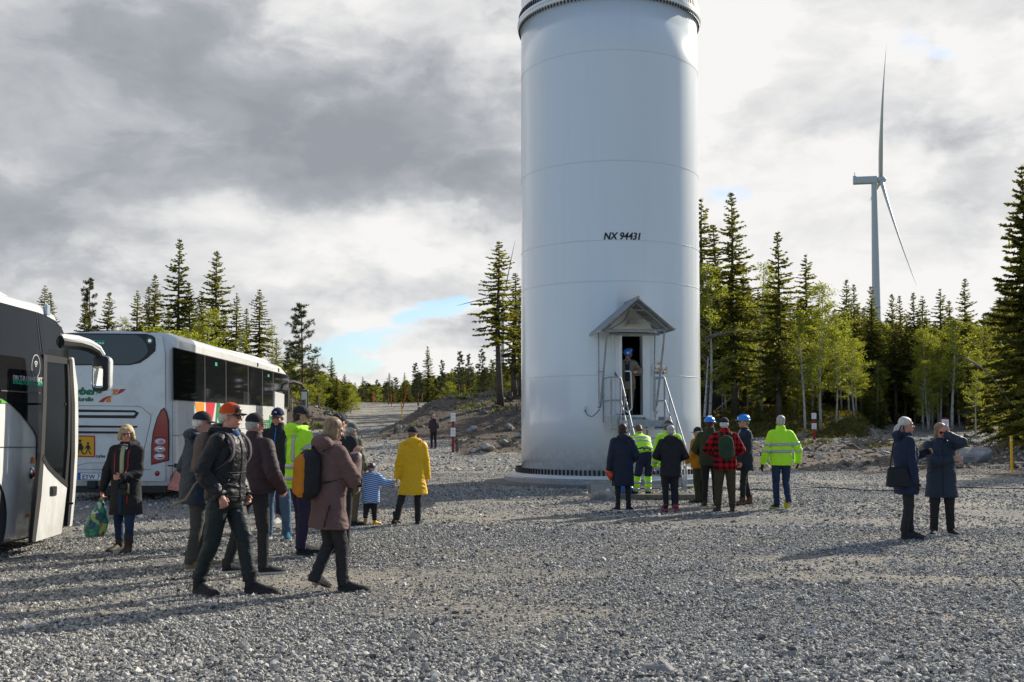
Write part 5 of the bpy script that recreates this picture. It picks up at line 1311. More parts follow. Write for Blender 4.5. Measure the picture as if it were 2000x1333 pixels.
C_olive = cloth('dark_olive_fabric', (0.0405, 0.0432, 0.0243), .9); C_olive2 = cloth('pale_olive_fabric', (0.15, 0.145, 0.095), .85); C_brownp = cloth('olive_brown_trousers', (0.06, 0.048, 0.028)); C_khaki = cloth('khaki_trousers', (0.14, 0.105, 0.058))
C_orange = cloth('ochre_jacket', (0.42, 0.16, 0.012), .85); C_beige = cloth('beige_jacket', (0.19, 0.165, 0.125), .85); C_grey = cloth('grey_trousers', (0.055, 0.055, 0.052)); C_slate = cloth('slate_blue_parka', (0.022, 0.034, 0.055), .6)
C_refl = material('reflective_tape', (.42, .43, .46), .35, metal=.3); C_knit = cloth('grey_knit', (0.22, 0.25, 0.28))
M_blue = material('helmet_blue', (.015, .22, .72), .3, coat=.3); M_orcap = cloth('orange_mesh', (0.5, 0.065, 0.015)); M_sole = material('shoe_sole', (.55, .54, .50), .7); M_soled = material('dark_sole', (.03, .03, .03), .8)
M_leather = material('brown_leather', (.13, .045, .02), .4); M_boot = cloth('dark_brown_boot', (0.0473, 0.0351, 0.0243), .6); M_teal_shoe = cloth('teal_shoe', (0.02, 0.12, 0.17)); M_tan = cloth('tan_shoe', (0.2, 0.14, 0.07)); M_yboot = material('yellow_boot', (.62, .34, .02), .4)
M_pinkshoe = cloth('pink_shoe', (0.35, 0.06, 0.09)); M_lime = material('lime_sole', (.55, .60, .02), .6)
def hair_mat(name, c1, c2):
    m = material(name, c1, .55, spec=.4); t = NT(m.node_tree); oc = t.n.new('ShaderNodeTexCoord').outputs['Object']
    f = t.noise(t.vmath('MULTIPLY', oc, (1, 1, .25)), 60, 4, .6); t.l.new(t.mix(t.rng(f, .3, .7), c1, c2), t.n['Principled BSDF'].inputs['Base Color'])
    t.l.new(t.bump(f, .8, .008), t.n['Principled BSDF'].inputs['Normal']); return m
H_blond = hair_mat('blond_hair', (.28, .19, .09), (.60, .48, .28)); H_grey = hair_mat('grey_hair', (.24, .23, .21), (.55, .53, .49)); H_silver = hair_mat('silver_hair', (.32, .29, .24), (.72, .68, .60))
H_brown = hair_mat('brown_hair', (.045, .026, .016), (.15, .09, .05)); H_dark = hair_mat('dark_brown_hair', (.022, .010, .007), (.07, .03, .018)); H_white = hair_mat('white_hair', (.42, .40, .37), (.72, .70, .67)); H_lbrown = hair_mat('light_brown_hair', (.13, .08, .045), (.32, .22, .13))
# plaid and stripes
plaid = bpy.data.materials.new('plaid_wool'); plaid.use_nodes = True; t = NT(plaid.node_tree); oc = t.n.new('ShaderNodeTexCoord').outputs['Object']; sx_, sy_, sz_ = t.sep(oc)
def band_(v, f): return t.math('GREATER_THAN', t.math('FRACT', t.math('MULTIPLY', v, f)), .5)
fx = band_(t.math('ADD', sx_, t.math('MULTIPLY', sy_, .6)), 9.5); fz = band_(sz_, 9.5); cc = t.mix(.5, t.mix(fx, (.42, .01, .018), (.02, .006, .006)), t.mix(fz, (.42, .01, .018), (.02, .006, .006)))
t.l.new(cc, t.n['Principled BSDF'].inputs['Base Color']); t.n['Principled BSDF'].inputs['Roughness'].default_value = .95; t.n['Principled BSDF'].inputs['Specular IOR Level'].default_value = .2
t.l.new(t.bump(t.noise(oc, 9, 4, .55, 1.0), .4, .03), t.n['Principled BSDF'].inputs['Normal'])
stripe = bpy.data.materials.new('striped_blue_fleece'); stripe.use_nodes = True; t = NT(stripe.node_tree); oc = t.n.new('ShaderNodeTexCoord').outputs['Object']; sx_, sy_, sz_ = t.sep(oc)
fz = t.math('GREATER_THAN', t.math('FRACT', t.math('MULTIPLY', t.math('ADD', sz_, t.math('MULTIPLY', t.math('ABSOLUTE', sx_), .25)), 31)), .66)
t.l.new(t.mix(fz, (.02, .16, .48), (.62, .68, .74)), t.n['Principled BSDF'].inputs['Base Color']); t.n['Principled BSDF'].inputs['Roughness'].default_value = .9
camo = bpy.data.materials.new('patterned_knit'); camo.use_nodes = True; t = NT(camo.node_tree); oc = t.n.new('ShaderNodeTexCoord').outputs['Object']
t.l.new(t.ramp(t.sep(t.voro(t.vmath('MULTIPLY', oc, (1, 1, 2)), 28, out='Color'))[0], [(0, (.02, .03, .10)), (.55, (.03, .04, .14)), (.6, (.45, .05, .04)), (.75, (.6, .6, .55)), (.85, (.6, .35, .05))], 'CONSTANT'), t.n['Principled BSDF'].inputs['Base Color'])
bagpat = bpy.data.materials.new('leaf_print_fabric'); bagpat.use_nodes = True; t = NT(bagpat.node_tree); oc = t.n.new('ShaderNodeTexCoord').outputs['Object']
vv = t.vmath('ADD', t.vmath('MULTIPLY', oc, (1, 1, .6)), t.vmath('MULTIPLY', t.noise(oc, 9, 2, color=True), (.12, .12, .12)))
t.l.new(t.ramp(t.sep(t.voro(vv, 17, out='Color'))[0], [(0, (.01, .10, .08)), (.25, (.02, .20, .13)), (.45, (.015, .07, .12)), (.62, (.05, .30, .16)), (.78, (.30, .42, .10)), (.88, (.55, .55, .45)), (.95, (.5, .12, .06))], 'CONSTANT'), t.n['Principled BSDF'].inputs['Base Color']); t.n['Principled BSDF'].inputs['Roughness'].default_value = .5
bagpat_b = NT(bagpat.node_tree); bagpat_b.l.new(bagpat_b.bump(bagpat_b.noise(oc, 12, 4, .6, 1.5), .6, .03), bagpat.node_tree.nodes['Principled BSDF'].inputs['Normal'])

def V3(*a): return Vector(a)
def ik(a, tgt, l1, l2, hint):
    d = tgt-a; D = min(max(d.length, .05), (l1+l2)*.998); dn_ = d.normalized()
    ca = (l1*l1+D*D-l2*l2)/(2*l1*D); ca = max(-1, min(1, ca)); sa = math.sqrt(1-ca*ca)
    h = hint-dn_*hint.dot(dn_); h = h.normalized() if h.length > 1e-4 else dn_.orthogonal()
    return a+dn_*l1*ca+h*l1*sa, a+dn_*D
def bvh_of(me): return BVHTree.FromPolygons([v.co[:] for v in me.vertices], [p.vertices[:] for p in me.polygons])
def wrinkle(me, amp, seed, joints=()):
    n = len(me.vertices); co = np.empty(n*3, np.float32); me.vertices.foreach_get('co', co); co = co.reshape(-1, 3)
    no = np.empty(n*3, np.float32); me.vertex_normals.foreach_get('vector', no); no = no.reshape(-1, 3)
    p = co.astype(float); wv = (vnoise(p*5.5, seed)-.5)[:, None]*.22
    a = 1-np.abs(2*vnoise((p+wv)*np.array([7., 7., 13.]), seed+3)-1); b = 1-np.abs(2*vnoise((p+wv)*np.array([15., 15., 21.]), seed+5)-1)
    d = (a**2-.35)*1.0+(b**2-.35)*.45
    boost = np.full(n, .65)
    for j, r_, k in joints:
        dist = np.linalg.norm(p-np.array(j), axis=1); boost += k*np.exp(-(dist/r_)**2)
        ph = 1-np.abs(2*vnoise(p*np.array([8., 8., 34.])+seed, seed+9)-1); d += .9*(ph**2-.4)*np.exp(-(dist/r_)**2)
    co = co+no*(d*boost*amp)[:, None]; me.vertices.foreach_set('co', co.astype(np.float32).ravel()); me.update()
def ering(c, ux, uy, rx, ry, n=20, p=2.0):
    out = []
    for k in range(n):
        a = 2*math.pi*k/n; ca, sa = math.cos(a), math.sin(a)
        out.append(c+ux*rx*math.copysign(abs(ca)**(2/p), ca)+uy*ry*math.copysign(abs(sa)**(2/p), sa))
    return out
def band_ring(bvh, a, b, width, off, mat, name, parent, arc=(0, 360), n=40, start=.6):
    """a band hugging the surface round the axis a (direction b)"""
    b = b.normalized(); u = b.orthogonal().normalized(); v = b.cross(u); R1 = []; R2 = []
    for k in range(n):
        an = 2*math.pi*k/n; d = u*math.cos(an)+v*math.sin(an); row = []
        for s_ in (-.5, .5):
            c = a+b*width*s_; hit = bvh.ray_cast(c+d*start, -d, start)
            # outermost hit from outside can catch the other limb: cast from inside out as well
            h2 = bvh.ray_cast(c, d, start); q = h2[0] if h2[0] is not None else hit[0]
            if q is None: q = c+d*.05
            row.append(q+d*off)
        R1.append(row[0]); R2.append(row[1])
    m = MB(); V = R1+R2; m.add(V, [(k, (k+1) % n, (k+1) % n+n, k+n) for k in range(n)]); o = m.build(name, mat, parent, True, sharp=None)
    q = o.modifiers.new('t', 'SOLIDIFY'); q.thickness = .003; return o
def strip(bvh, pts, dirv, width, off, mat, name, parent):
    """a ribbon laid on the surface below pts, cast along dirv"""
    dirv = dirv.normalized(); L_ = []
    for i, p in enumerate(pts):
        t_ = (pts[min(i+1, len(pts)-1)]-pts[max(i-1, 0)]).normalized(); s_ = t_.cross(dirv).normalized()
        for q in (-.5, .5):
            c = p+s_*width*q; h = bvh.ray_cast(c-dirv*.5, dirv, 1.2)
            L_.append((h[0] if h[0] is not None else c)-dirv*off)
    m = MB(); m.add(L_, [(2*i, 2*i+1, 2*i+3, 2*i+2) for i in range(len(pts)-1)]); o = m.build(name, mat, parent, True, sharp=None)
    q = o.modifiers.new('t', 'SOLIDIFY'); q.thickness = .004; q.offset = 0; return o
def hand(mb, wr, dirv, palm_n, side, k=1.0, curl=.5, fat=1.0, spread=.0):
    """palm + five fingers. dirv: along the hand; palm_n: out of the palm; side=+1 right hand"""
    d = dirv.normalized(); pn = (palm_n-d*palm_n.dot(d)).normalized(); lat = d.cross(pn)*(1 if side > 0 else -1)  # towards the thumb
    f = fat
    for q in (-1, -.33, .33, 1):
        mb.cap(wr+d*.01*k, wr+d*.085*k+lat*q*.028*k, .019*k*f, .0125*k*f, 8)
    for i, (o_, L) in enumerate(((1, .070), (.33, .080), (-.33, .075), (-1, .058))):
        b_ = wr+d*.088*k+lat*o_*.029*k; c1 = curl*1.0; c2 = curl*2.0
        d1 = (d*math.cos(c1)+pn*math.sin(c1)+lat*o_*spread).normalized(); d2 = (d*math.cos(c2)+pn*math.sin(c2)+lat*o_*spread).normalized()
        m_ = b_+d1*L*.5*k; mb.cap(b_, m_, .0108*k*f, .0098*k*f, 8); mb.cap(m_, m_+d2*L*.5*k, .0098*k*f, .008*k*f, 8)
    tb = wr+d*.03*k+lat*.024*k; t1 = (d*.7+lat*.75+pn*.35).normalized(); t2 = (d*.95+lat*.25+pn*.4).normalized()
    mb.cap(tb, tb+t1*.038*k, .015*k*f, .0115*k*f, 8); mb.cap(tb+t1*.038*k, tb+t1*.038*k+t2*.036*k, .0115*k*f, .009*k*f, 8)
def shoe(name, pos, yaw, k, mat, solem, parent, boot=0.0, pitch=0.0, roll=0):
    ys = [(-.082, .018, .045), (-.074, .032, .078), (-.04, .037, .100), (.01, .037, .098), (.05, .040, .078), (.10, .046, .060), (.15, .044, .050), (.183, .030, .038), (.196, .012, .024)]
    M_ = Matrix.Translation(pos) @ Matrix.Rotation(yaw, 4, 'Z') @ Matrix.Translation((0, .033*k, 0)) @ Matrix.Translation((0, .12*k if pitch < 0 else -.07*k, 0)) @ Matrix.Rotation(pitch, 4, 'X') @ Matrix.Translation((0, -.12*k if pitch < 0 else .07*k, 0)) @ Matrix.Scale(k, 4)
    up = MB(); rings = []
    for y, w_, h in ys:
        ring = []
        for q in range(12):
            a = R(-30+240*q/11); ring.append(M_ @ Vector((w_*math.cos(a)*(1 if math.sin(a) < .3 else .92), y, .018+max(0, (h-.018))*max(0, math.sin(a))**.8)))
        rings.append(ring)
    up.loft(rings)
    if boot > 0: up.tube([M_ @ Vector((0, -.035, .05)), M_ @ Vector((0, -.034, .10)), M_ @ Vector((0, -.032, .10+boot))], [.046*k, .048*k, .053*k], 12)
    o = up.build(name, mat, parent, True, sharp=50)
    sl = MB(); rings = []
    for z, e in ((0, .96), (.022, 1.04)):
        P = [(w_*e, y*1.02) for y, w_, h in ys]; ring = [M_ @ Vector((x, y, z)) for x, y in P]+[M_ @ Vector((-x, y, z)) for x, y in reversed(P)]; rings.append(ring)
    sl.loft(rings); sl.build('sole', solem, o); return o

def head_parts(mb, HM, k, beard=False):
    E = lambda c, r_: mb.ell(HM @ (Vector(c)*k), tuple(x*k for x in r_), 16, 10, rot=HM.to_3x3())
    E((0, -.012, .035), (.074, .094, .088)); E((0, .022, -.035), (.058, .064, .075)); E((0, .052, -.082), (.032, .030, .024)); E((0, .03, -.07), (.05, .045, .035))
    E((0, .077, .028), (.050, .016, .012)); E((.030, .066, -.022), (.022, .022, .022)); E((-.030, .066, -.022), (.022, .022, .022)); E((0, .082, -.060), (.021, .012, .009))
    mb.cap(HM @ V3(0, .082*k, .012*k), HM @ V3(0, .107*k, -.024*k), .0085*k, .0125*k, 8)
    for s in (-1, 1): mb.ell(HM @ (V3(s*.077, -.002, -.008)*k), (.009*k, .020*k, .031*k), 10, 8, rot=HM.to_3x3() @ Matrix.Rotation(s*.25, 3, 'Z'))
def hair_shape(kind, HM, k, mat, parent, vox, seed=1):
    mb = MB(); E = lambda c, r_: mb.ell(HM @ (Vector(c)*k), tuple(x*k for x in r_), 16, 10, rot=HM.to_3x3())
    if kind == 'short': E((0, -.026, .050), (.083, .093, .086)); E((0, -.052, -.01), (.070, .060, .055))
    elif kind == 'undercap': E((0, -.030, .008), (.082, .082, .055)); E((0, -.055, -.02), (.066, .05, .045))
    elif kind == 'bob': E((0, -.024, .050), (.090, .098, .090)); E((0, -.055, -.03), (.082, .065, .075)); E((.062, -.01, -.03), (.026, .045, .065)); E((-.062, -.01, -.03), (.026, .045, .065))
    elif kind == 'windy': E((0, -.022, .052), (.093, .100, .088)); E((.082, -.01, -.005), (.032, .055, .07)); E((-.082, -.01, .0), (.032, .055, .07)); E((.095, -.02, -.05), (.03, .04, .04)); E((-.095, -.02, -.045), (.03, .04, .04)); E((0, -.06, -.04), (.08, .06, .08)); E((.03, .055, .085), (.05, .035, .02))
    elif kind == 'long': E((0, -.024, .050), (.088, .098, .088)); E((0, -.06, -.05), (.080, .055, .10)); E((0, -.06, -.12), (.07, .045, .08)); E((.066, -.005, -.04), (.024, .045, .09)); E((-.066, -.005, -.04), (.024, .045, .09))
    elif kind == 'ponytail': E((0, -.024, .048), (.084, .096, .088)); E((0, -.10, -.01), (.045, .05, .05)); E((0, -.14, -.06), (.042, .045, .06)); E((.01, -.165, -.115), (.035, .038, .05)); E((.02, -.18, -.15), (.022, .025, .03))
    elif kind == 'lowtail': E((0, -.04, .0), (.08, .07, .06)); E((0, -.075, -.06), (.045, .04, .06)); E((.01, -.085, -.12), (.035, .03, .06))
    me = remesh(mb, vox, 2); wrinkle(me, .012 if kind != 'short' else .006, seed+40)
    return link_mesh('hair', me, parent, mat, True)
def cap_mesh(HM, k, parent, crown_m, brim_m, kind='cap', front_m=None, logo=None):
    E3 = HM.to_3x3()
    if kind in ('cap', 'capb'):
        mb = MB(); mb.ell(HM @ (V3(0, -.010, .048)*k), (.087*k, .104*k, .092*k), 22, 9, rot=E3, zmin=-.12); c = mb.build('cap', crown_m, parent, True, sharp=60)
        br = MB(); rings = []
        for t_, ext in ((0, 0), (.5, .045), (1, .078)):
            row = []
            for q in range(11):
                a = R(-58+116*q/10); x = .080*math.sin(a); y = .086*math.cos(a)-.004+ext*(math.cos(a)**.6); z = .040-.010*t_-.022*math.sin(a)**2
                row.append(HM @ (V3(x, y, z)*k))
            rings.append(row)
        V = [p for r_ in rings for p in r_]; br.add(V, [(i*11+j, i*11+j+1, (i+1)*11+j+1, (i+1)*11+j) for i in range(2) for j in range(10)])
        b = br.build('brim', brim_m, c, True, sharp=None); q = b.modifiers.new('t', 'SOLIDIFY'); q.thickness = .004*k
        mb = MB(); mb.ell(HM @ (V3(0, -.012, .138)*k), (.009*k, .009*k, .006*k), 8, 5); mb.build('button', crown_m, c)
        if front_m:
            fp = MB(); rings = []
            for zq in np.linspace(.0, 1, 5):
                el_ = R(-4+48*zq); row = []
                for q in range(9):
                    a = R(-42+84*q/8); row.append(HM @ (V3(.0885*math.cos(el_)*math.sin(a), -.010+.1055*math.cos(el_)*math.cos(a), .048+.0935*math.sin(el_))*k))
                rings.append(row)
            V = [p for r_ in rings for p in r_]; fp.add(V, [(i*9+j, i*9+j+1, (i+1)*9+j+1, (i+1)*9+j) for i in range(4) for j in range(8)]); fo = fp.build('front_panel', front_m, c, True, sharp=None)
            if logo:
                for sz, mt, off in logo:
                    lp = MB(); row = []
                    for zq in (-1, 1):
                        for q in range(5):
                            a = R(22*(q/2-1)*sz); el_ = R(19+12*zq*sz); row.append(HM @ (V3((.0885+off)*math.cos(el_)*math.sin(a), -.010+(.1055+off)*math.cos(el_)*math.cos(a), .048+(.0935+off)*math.sin(el_))*k))
                    lp.add(row, [(j, j+1, j+6, j+5) for j in range(4)]); lp.build('badge', mt, c)
        return c
    if kind == 'helmet':
        mb = MB(); mb.ell(HM @ (V3(0, -.008, .055)*k), (.108*k, .130*k, .105*k), 24, 10, rot=E3, zmin=0.0); c = mb.build('helmet', crown_m, parent, True, sharp=50)
        br = MB(); rings = []
        for e in (0, 1):
            row = []
            for q in range(24):
                a = 2*math.pi*q/24; ex = e*(.010+(.045 if math.sin(a) > .3 else 0)*max(0, math.sin(a))); row.append(HM @ (V3((.107+ex*.4)*math.cos(a), -.008+(.129+ex)*math.sin(a), .056-.014*e)*k))
            rings.append(row)
        V = rings[0]+rings[1]; br.add(V, [(j, (j+1) % 24, (j+1) % 24+24, j+24) for j in range(24)]); b = br.build('brim', crown_m, c, True, sharp=None); q = b.modifiers.new('t', 'SOLIDIFY'); q.thickness = .005
        for s in (-.03, 0, .03):
            rd_ = MB(); rd_.tube([HM @ (V3(s, -.008+.128*math.cos(R(a))*(1-abs(s)), .055+.104*math.sin(R(a)))*k) for a in range(15, 166, 10)], .007*k, 6); rd_.build('ridge', crown_m, c, True)
        st = MB(); st.tube([HM @ (V3(s*.088, .0, .05)*k) if s else HM @ (V3(0, .045, -.118)*k) for s in (-1, 0, 1)], .006*k, 5); st.build('chin_strap', C_black, c)
        dc = MB(); cc = HM @ (V3(0, .116, .088)*k); dc.box(cc, (.045*k, .012*k, .04*k), E3); dc.build('badge', white_print, c)
        return c
    if kind == 'beanie':
        mb = MB(); mb.ell(HM @ (V3(0, -.012, .040)*k), (.090*k, .107*k, .098*k), 20, 9, rot=E3, zmin=-.25); c = mb.build('beanie', crown_m, parent, True, sharp=60)
        bd_ = MB(); rings = [[HM @ (V3(e*.093*math.cos(2*math.pi*q/20), -.012+e*.110*math.sin(2*math.pi*q/20), z)*k) for q in range(20)] for e, z in ((.96, .012), (1.02, .03), (.98, .052))]
        bd_.loft(rings, caps=False); bd_.build('cuff', brim_m, c, True); return c

def person(label, px, py, H, yaw, fl=(-.10, .02), fr=(.10, -.02), hl=None, hr=None, lean=0, side_lean=0, head=(0, 0), jacket=None, trousers=None, shoes=(None, None), boot=0,
           hair=None, hat=None, skin=None, build=1.0, near=False, foot_yaw=(8, -8), lift=(0, 0), fpitch=(0, 0), glasses=False, hood=None, bust=0, arm_hint=None, gloves=None, curl=(.5, .5), palm=None,
           legs=1.0, z0=None, at=None, extras=None, hip=(0, 0), hipdrop=0, beard=None, hide_hands=False, twist=0, headk=1.0):
    k = H/1.77; hk = k*headk
    if at is not None: base = Vector(at)
    else:
        base = G(px, py); base.z = T(base.x, base.y)
    yr = R(yaw)
    vox = .0075 if near else .0115
    # skeleton (local frame: +y is forward, +x to the right)
    P = V3(hip[0]*k, hip[1]*k, (.53-hipdrop)*H)
    sp = (Matrix.Rotation(R(side_lean), 3, 'Y') @ Matrix.Rotation(R(-lean), 3, 'X')) @ V3(0, 0, 1)
    latx = Matrix.Rotation(R(twist), 3, 'Z') @ V3(1, 0, 0); latx = (latx-sp*latx.dot(sp)).normalized(); fwd = sp.cross(latx)
    def S(h): return P+sp*(h-.53)*H if h > .53 else P+V3(0, 0, (h-.53)*H)
    sh = {s: S(.793)+latx*s*.096*H*build**.5 for s in (-1, 1)}
    hipj = {s: P+V3(s*.052*H, 0, -.02*H) for s in (-1, 1)}
    ank = {}; knee = {}
    for s, f, lf, fp in ((-1, fl, lift[0], fpitch[0]), (1, fr, lift[1], fpitch[1])):
        tgt = V3(f[0]*k, f[1]*k, .048*H+lf*k); ll = max(.2315*H, (tgt-hipj[s]).length*.5015); knee[s], ank[s] = ik(hipj[s], tgt, ll, ll, V3(s*.08, 1, 0))
        if lf == 0: ank[s] = tgt
    hd = {}
    for s, h_ in ((-1, hl), (1, hr)):
        if h_ is None: h_ = (s*.25, .05, .86)
        tgt = V3(h_[0]*k, h_[1]*k, h_[2]*k); hint = V3(s*.55, -1, -.3) if arm_hint is None or arm_hint.get(s) is None else V3(*arm_hint[s])
        hd[s] = ik(sh[s], tgt, .172*H, .150*H, hint)
    hy, hp = head; HC = S(.835)+sp*.021*H+V3(0, 0, .058*H+.01*k+.06*(hk-k))+fwd*.012*H
    HM = Matrix.Translation(HC) @ (Matrix.Rotation(R(hy), 4, 'Z') @ Matrix.Rotation(R(-hp), 4, 'X'))
    # ---- body: one continuous mesh
    mb = MB()
    tor = [(.47, .075, .060), (.53, .088, .066), (.62, .076, .056), (.70, .085, .062), (.77, .088, .062), (.815, .070, .045), (.84, .034, .033)]
    mb.loft([ering(S(h), latx, fwd, w_*H*build**.5, d_*H*build**.5, 16, 2.3) for h, w_, d_ in tor])
    for s in (-1, 1):
        mb.cap(hipj[s], knee[s], .040*H, .027*H, 12); mb.cap(knee[s], ank[s], .027*H, .017*H, 12)
        d_ = V3(math.sin(R(-foot_yaw[0 if s < 0 else 1])), math.cos(R(foot_yaw[0 if s < 0 else 1])), 0); mb.cap(ank[s]-V3(0, 0, .016*H), ank[s]+d_*.050*H-V3(0, 0, .028*H), .015*H, .009*H, 10)
        el_, wr = hd[s]; mb.cap(sh[s], el_, .030*H, .024*H, 12); mb.cap(el_, wr, .024*H, .0155*H, 12)
        fd = (wr-el_).normalized()
        if palm and palm.get(s): pn, hdv = palm[s]; pn = V3(*pn); fd = V3(*hdv) if hdv else fd
        else: pn = V3(-s, .2, 0)
        if not (gloves and gloves.get(s)): hand(mb, wr, fd, pn, s, k, curl[0 if s < 0 else 1], spread=.06)
    mb.cap(S(.82), HC+HM.to_3x3() @ V3(0, -.015, -.05)*hk, .036*H, .033*H, 12)
    head_parts(mb, HM, hk)
    me = remesh(mb, vox, 2, .4)
    sk = skin or skin_m
    root = link_mesh('person', me, None, sk, True); root.location = base; root.rotation_euler = (0, 0, yr); tag(root, label, 'person')
    # ---- face
    for s in (-1, 1):
        m = MB(); m.ell(HM @ (V3(s*.029, .079, .008)*hk), (.0105*hk, .006*hk, .0055*hk), 8, 6, rot=HM.to_3x3()); m.build('eye', eye_m, root, True)
        if near:
            m = MB(); m.ell(HM @ (V3(s*.030, .088, .030)*hk), (.017*hk, .006*hk, .004*hk), 8, 5, rot=HM.to_3x3()); m.build('eyebrow', H_grey if not beard else H_dark, root, True)
    if near:
        m = MB(); m.ell(HM @ (V3(0, .0935, -.060)*hk), (.020*hk, .004*hk, .0055*hk), 10, 6, rot=HM.to_3x3()); m.build('mouth', lip_m, root, True)
    if beard:
        m = MB(); m.ell(HM @ (V3(0, .040, -.072)*hk), (.055*hk, .055*hk, .042*hk), 14, 8, rot=HM.to_3x3()); me_ = remesh(m, .008, 1); link_mesh('beard', me_, root, beard, True)
    if glasses:
        m = MB(); rr_ = .021*hk
        for s in (-1, 1):
            c = V3(s*.031, .096, .006)*hk; m.tube([HM @ (c+V3(rr_*1.1*math.cos(R(a)), 0, rr_*.85*math.sin(R(a)))) for a in range(0, 361, 30)], .0028*hk, 5, caps=False)
            m.tube([HM @ (V3(s*.053, .096, .012)*hk), HM @ (V3(s*.080, .0, .014)*hk)], .0026*hk, 4)
        m.tube([HM @ (V3(-.01, .099, .012)*hk), HM @ (V3(.01, .099, .012)*hk)], .0028*hk, 4); g_ = m.build('glasses', lens_m, root)
        if glasses == 'sun':
            m = MB()
            for s in (-1, 1): m.ell(HM @ (V3(s*.031, .096, .006)*hk), (.022*hk, .004*hk, .018*hk), 12, 6, rot=HM.to_3x3())
            m.build('lens', material('dark_lens', (.03, .015, .01), .1), g_, True)
    out = dict(root=root, k=k, H=H, S=S, sp=sp, latx=latx, fwd=fwd, sh=sh, hd=hd, HM=HM, HC=HC, P=P, ank=ank, knee=knee, hipj=hipj)
    # ---- trousers
    if trousers:
        tm_, fat = trousers[0], trousers[1] if len(trousers) > 1 else 1.0
        mb = MB(); mb.loft([ering(S(h) if h > .5 else P+V3(0, 0, (h-.53)*H), latx, fwd, w_*H*build**.5*fat**.5, d_*H*build**.5*fat**.5, 18, 2.3) for h, w_, d_ in ((.445, .070, .060), (.475, .094, .074), (.53, .095, .072), (.585, .082, .064), (.60, .080, .062))])
        for s in (-1, 1):
            an_ = ank[s]+V3(0, -.006*H, -.008*H if boot < .05 else .020*H); kn = knee[s]
            mb.cap(hipj[s], kn, .055*H*fat, .040*H*fat, 14)
            mb.tube([kn+(hipj[s]-kn).normalized()*.02*H, kn, kn+(an_-kn)*.5, an_+(kn-an_)*.10, an_], [.037*H*fat, .0385*H*fat, .0345*H*fat, .0310*H*fat, .0325*H*fat], 14)
        me = remesh(mb, vox*1.25, 4); wrinkle(me, .0075*k*(1 if near else .8), int(abs(px)) % 97, [(knee[-1], .10*k, .9), (knee[1], .10*k, .9), (ank[-1]+V3(0, 0, .06), .10*k, 1.0), (ank[1]+V3(0, 0, .06), .10*k, 1.0)])
        out['trousers'] = link_mesh('trousers', me, root, tm_, True)
    # ---- shoes
    boot = max(boot, .035)
    if shoes[0] is not None:
        for i, s in enumerate((-1, 1)):
            a_ = ank[s]; base_z = a_.z-.048*H
            o_ = shoe('boot' if boot > .04 else 'shoe', V3(a_.x, a_.y, base_z+.004), R(foot_yaw[i]), k*1.13, shoes[0], shoes[1], root, boot, R(fpitch[i]))
    # ---- jacket
    if jacket:
        jm, hem = jacket['mat'], jacket.get('hem', .47); jf = jacket.get('fat', 1.0)*build**.5; fl_ = jacket.get('flare', 0); slv = jacket.get('sleeve', 1.0)
        mb = MB(); rows = []
        tab = [(.47, .108, .080), (.53, .108, .080), (.60, .100, .076), (.67, .104, .078), (.74, .108, .078), (.785, .100, .068), (.815, .070, .052), (.845, .044, .042), (.864, .042, .042)]
        if hem < .47:
            n_ = max(2, int((.47-hem)/.06)); rows += [(hem+(.47-hem)*q/n_, .108+fl_*(1-q/n_), .080+fl_*.7*(1-q/n_)) for q in range(n_)]
        rows += [r_ for r_ in tab if r_[0] >= hem-.001]
        if rows[0][0] > hem+.005: rows = [(hem, .106, .079)]+rows
        rows = [(h, w_, d_+(bust if .66 < h < .76 else 0)) for h, w_, d_ in rows]
        if jacket.get('belly'): rows = [(h, w_+jacket['belly']*math.exp(-((h-.58)/.09)**2)*.7, d_+jacket['belly']*math.exp(-((h-.58)/.09)**2)) for h, w_, d_ in rows]
        mb.loft([ering(S(h)+(fwd*.010*H*math.exp(-((h-.6)/.1)**2) if jacket.get('belly') else V3(0, 0, 0)), latx, fwd, w_*H*jf, d_*H*jf, 24, 2.25) for h, w_, d_ in rows])
        for s in (-1, 1):
            el_, wr = hd[s]; mb.cap(S(.803)+latx*s*.035*H, sh[s]+sp*.004*H, .040*H*jf, .037*H*jf, 12); mb.cap(sh[s], el_, .0385*H*slv*jf, .035*H*slv*jf, 14)
            we = wr+(wr-el_).normalized()*.012*H; mb.tube([el_, el_+(we-el_)*.5, we-(we-el_)*.08, we], [.036*H*slv*jf, .0325*H*slv*jf, .027*H*slv*jf, .027*H*slv*jf], 14)
            mb.cap(el_, el_+(we-el_)*.1, .035*H*slv*jf, .035*H*slv*jf, 12)
        if hood == 'down':
            hs = jacket.get('hs', 1.0); c = S(.845)-fwd*.062*H; mb.ell(c, (.072*H*hs, .042*H*hs, .040*H*hs), 16, 10); mb.ell(c-V3(0, 0, .03*H)-fwd*.004*H, (.058*H*hs, .028*H*hs, .042*H*hs), 14, 8); mb.cap(c+latx*.06*H, S(.85)+fwd*.035*H+latx*.03*H, .022*H, .014*H, 10); mb.cap(c-latx*.06*H, S(.85)+fwd*.035*H-latx*.03*H, .022*H, .014*H, 10)
        if hood == 'collar': mb.loft([ering(S(h)+fwd*.004*H, latx, fwd, w_*H, w_*H*.95, 16, 2) for h, w_ in ((.83, .058), (.865, .050), (.885, .048))])
        me = remesh(mb, vox*1.3, 5)
        jt = [(hd[-1][0], .10*k, 1.3), (hd[1][0], .10*k, 1.3), (hd[-1][1], .07*k, .9), (hd[1][1], .07*k, .9), (S(.54), .10*k, .35)]
        wrinkle(me, jacket.get('wr', .0085)*k*1.3, int(abs(px)*1.3) % 89, jt)
        jo = link_mesh(jacket.get('name', 'jacket'), me, root, jm, True); out['jacket'] = jo; bv = bvh_of(me); out['bvh'] = bv
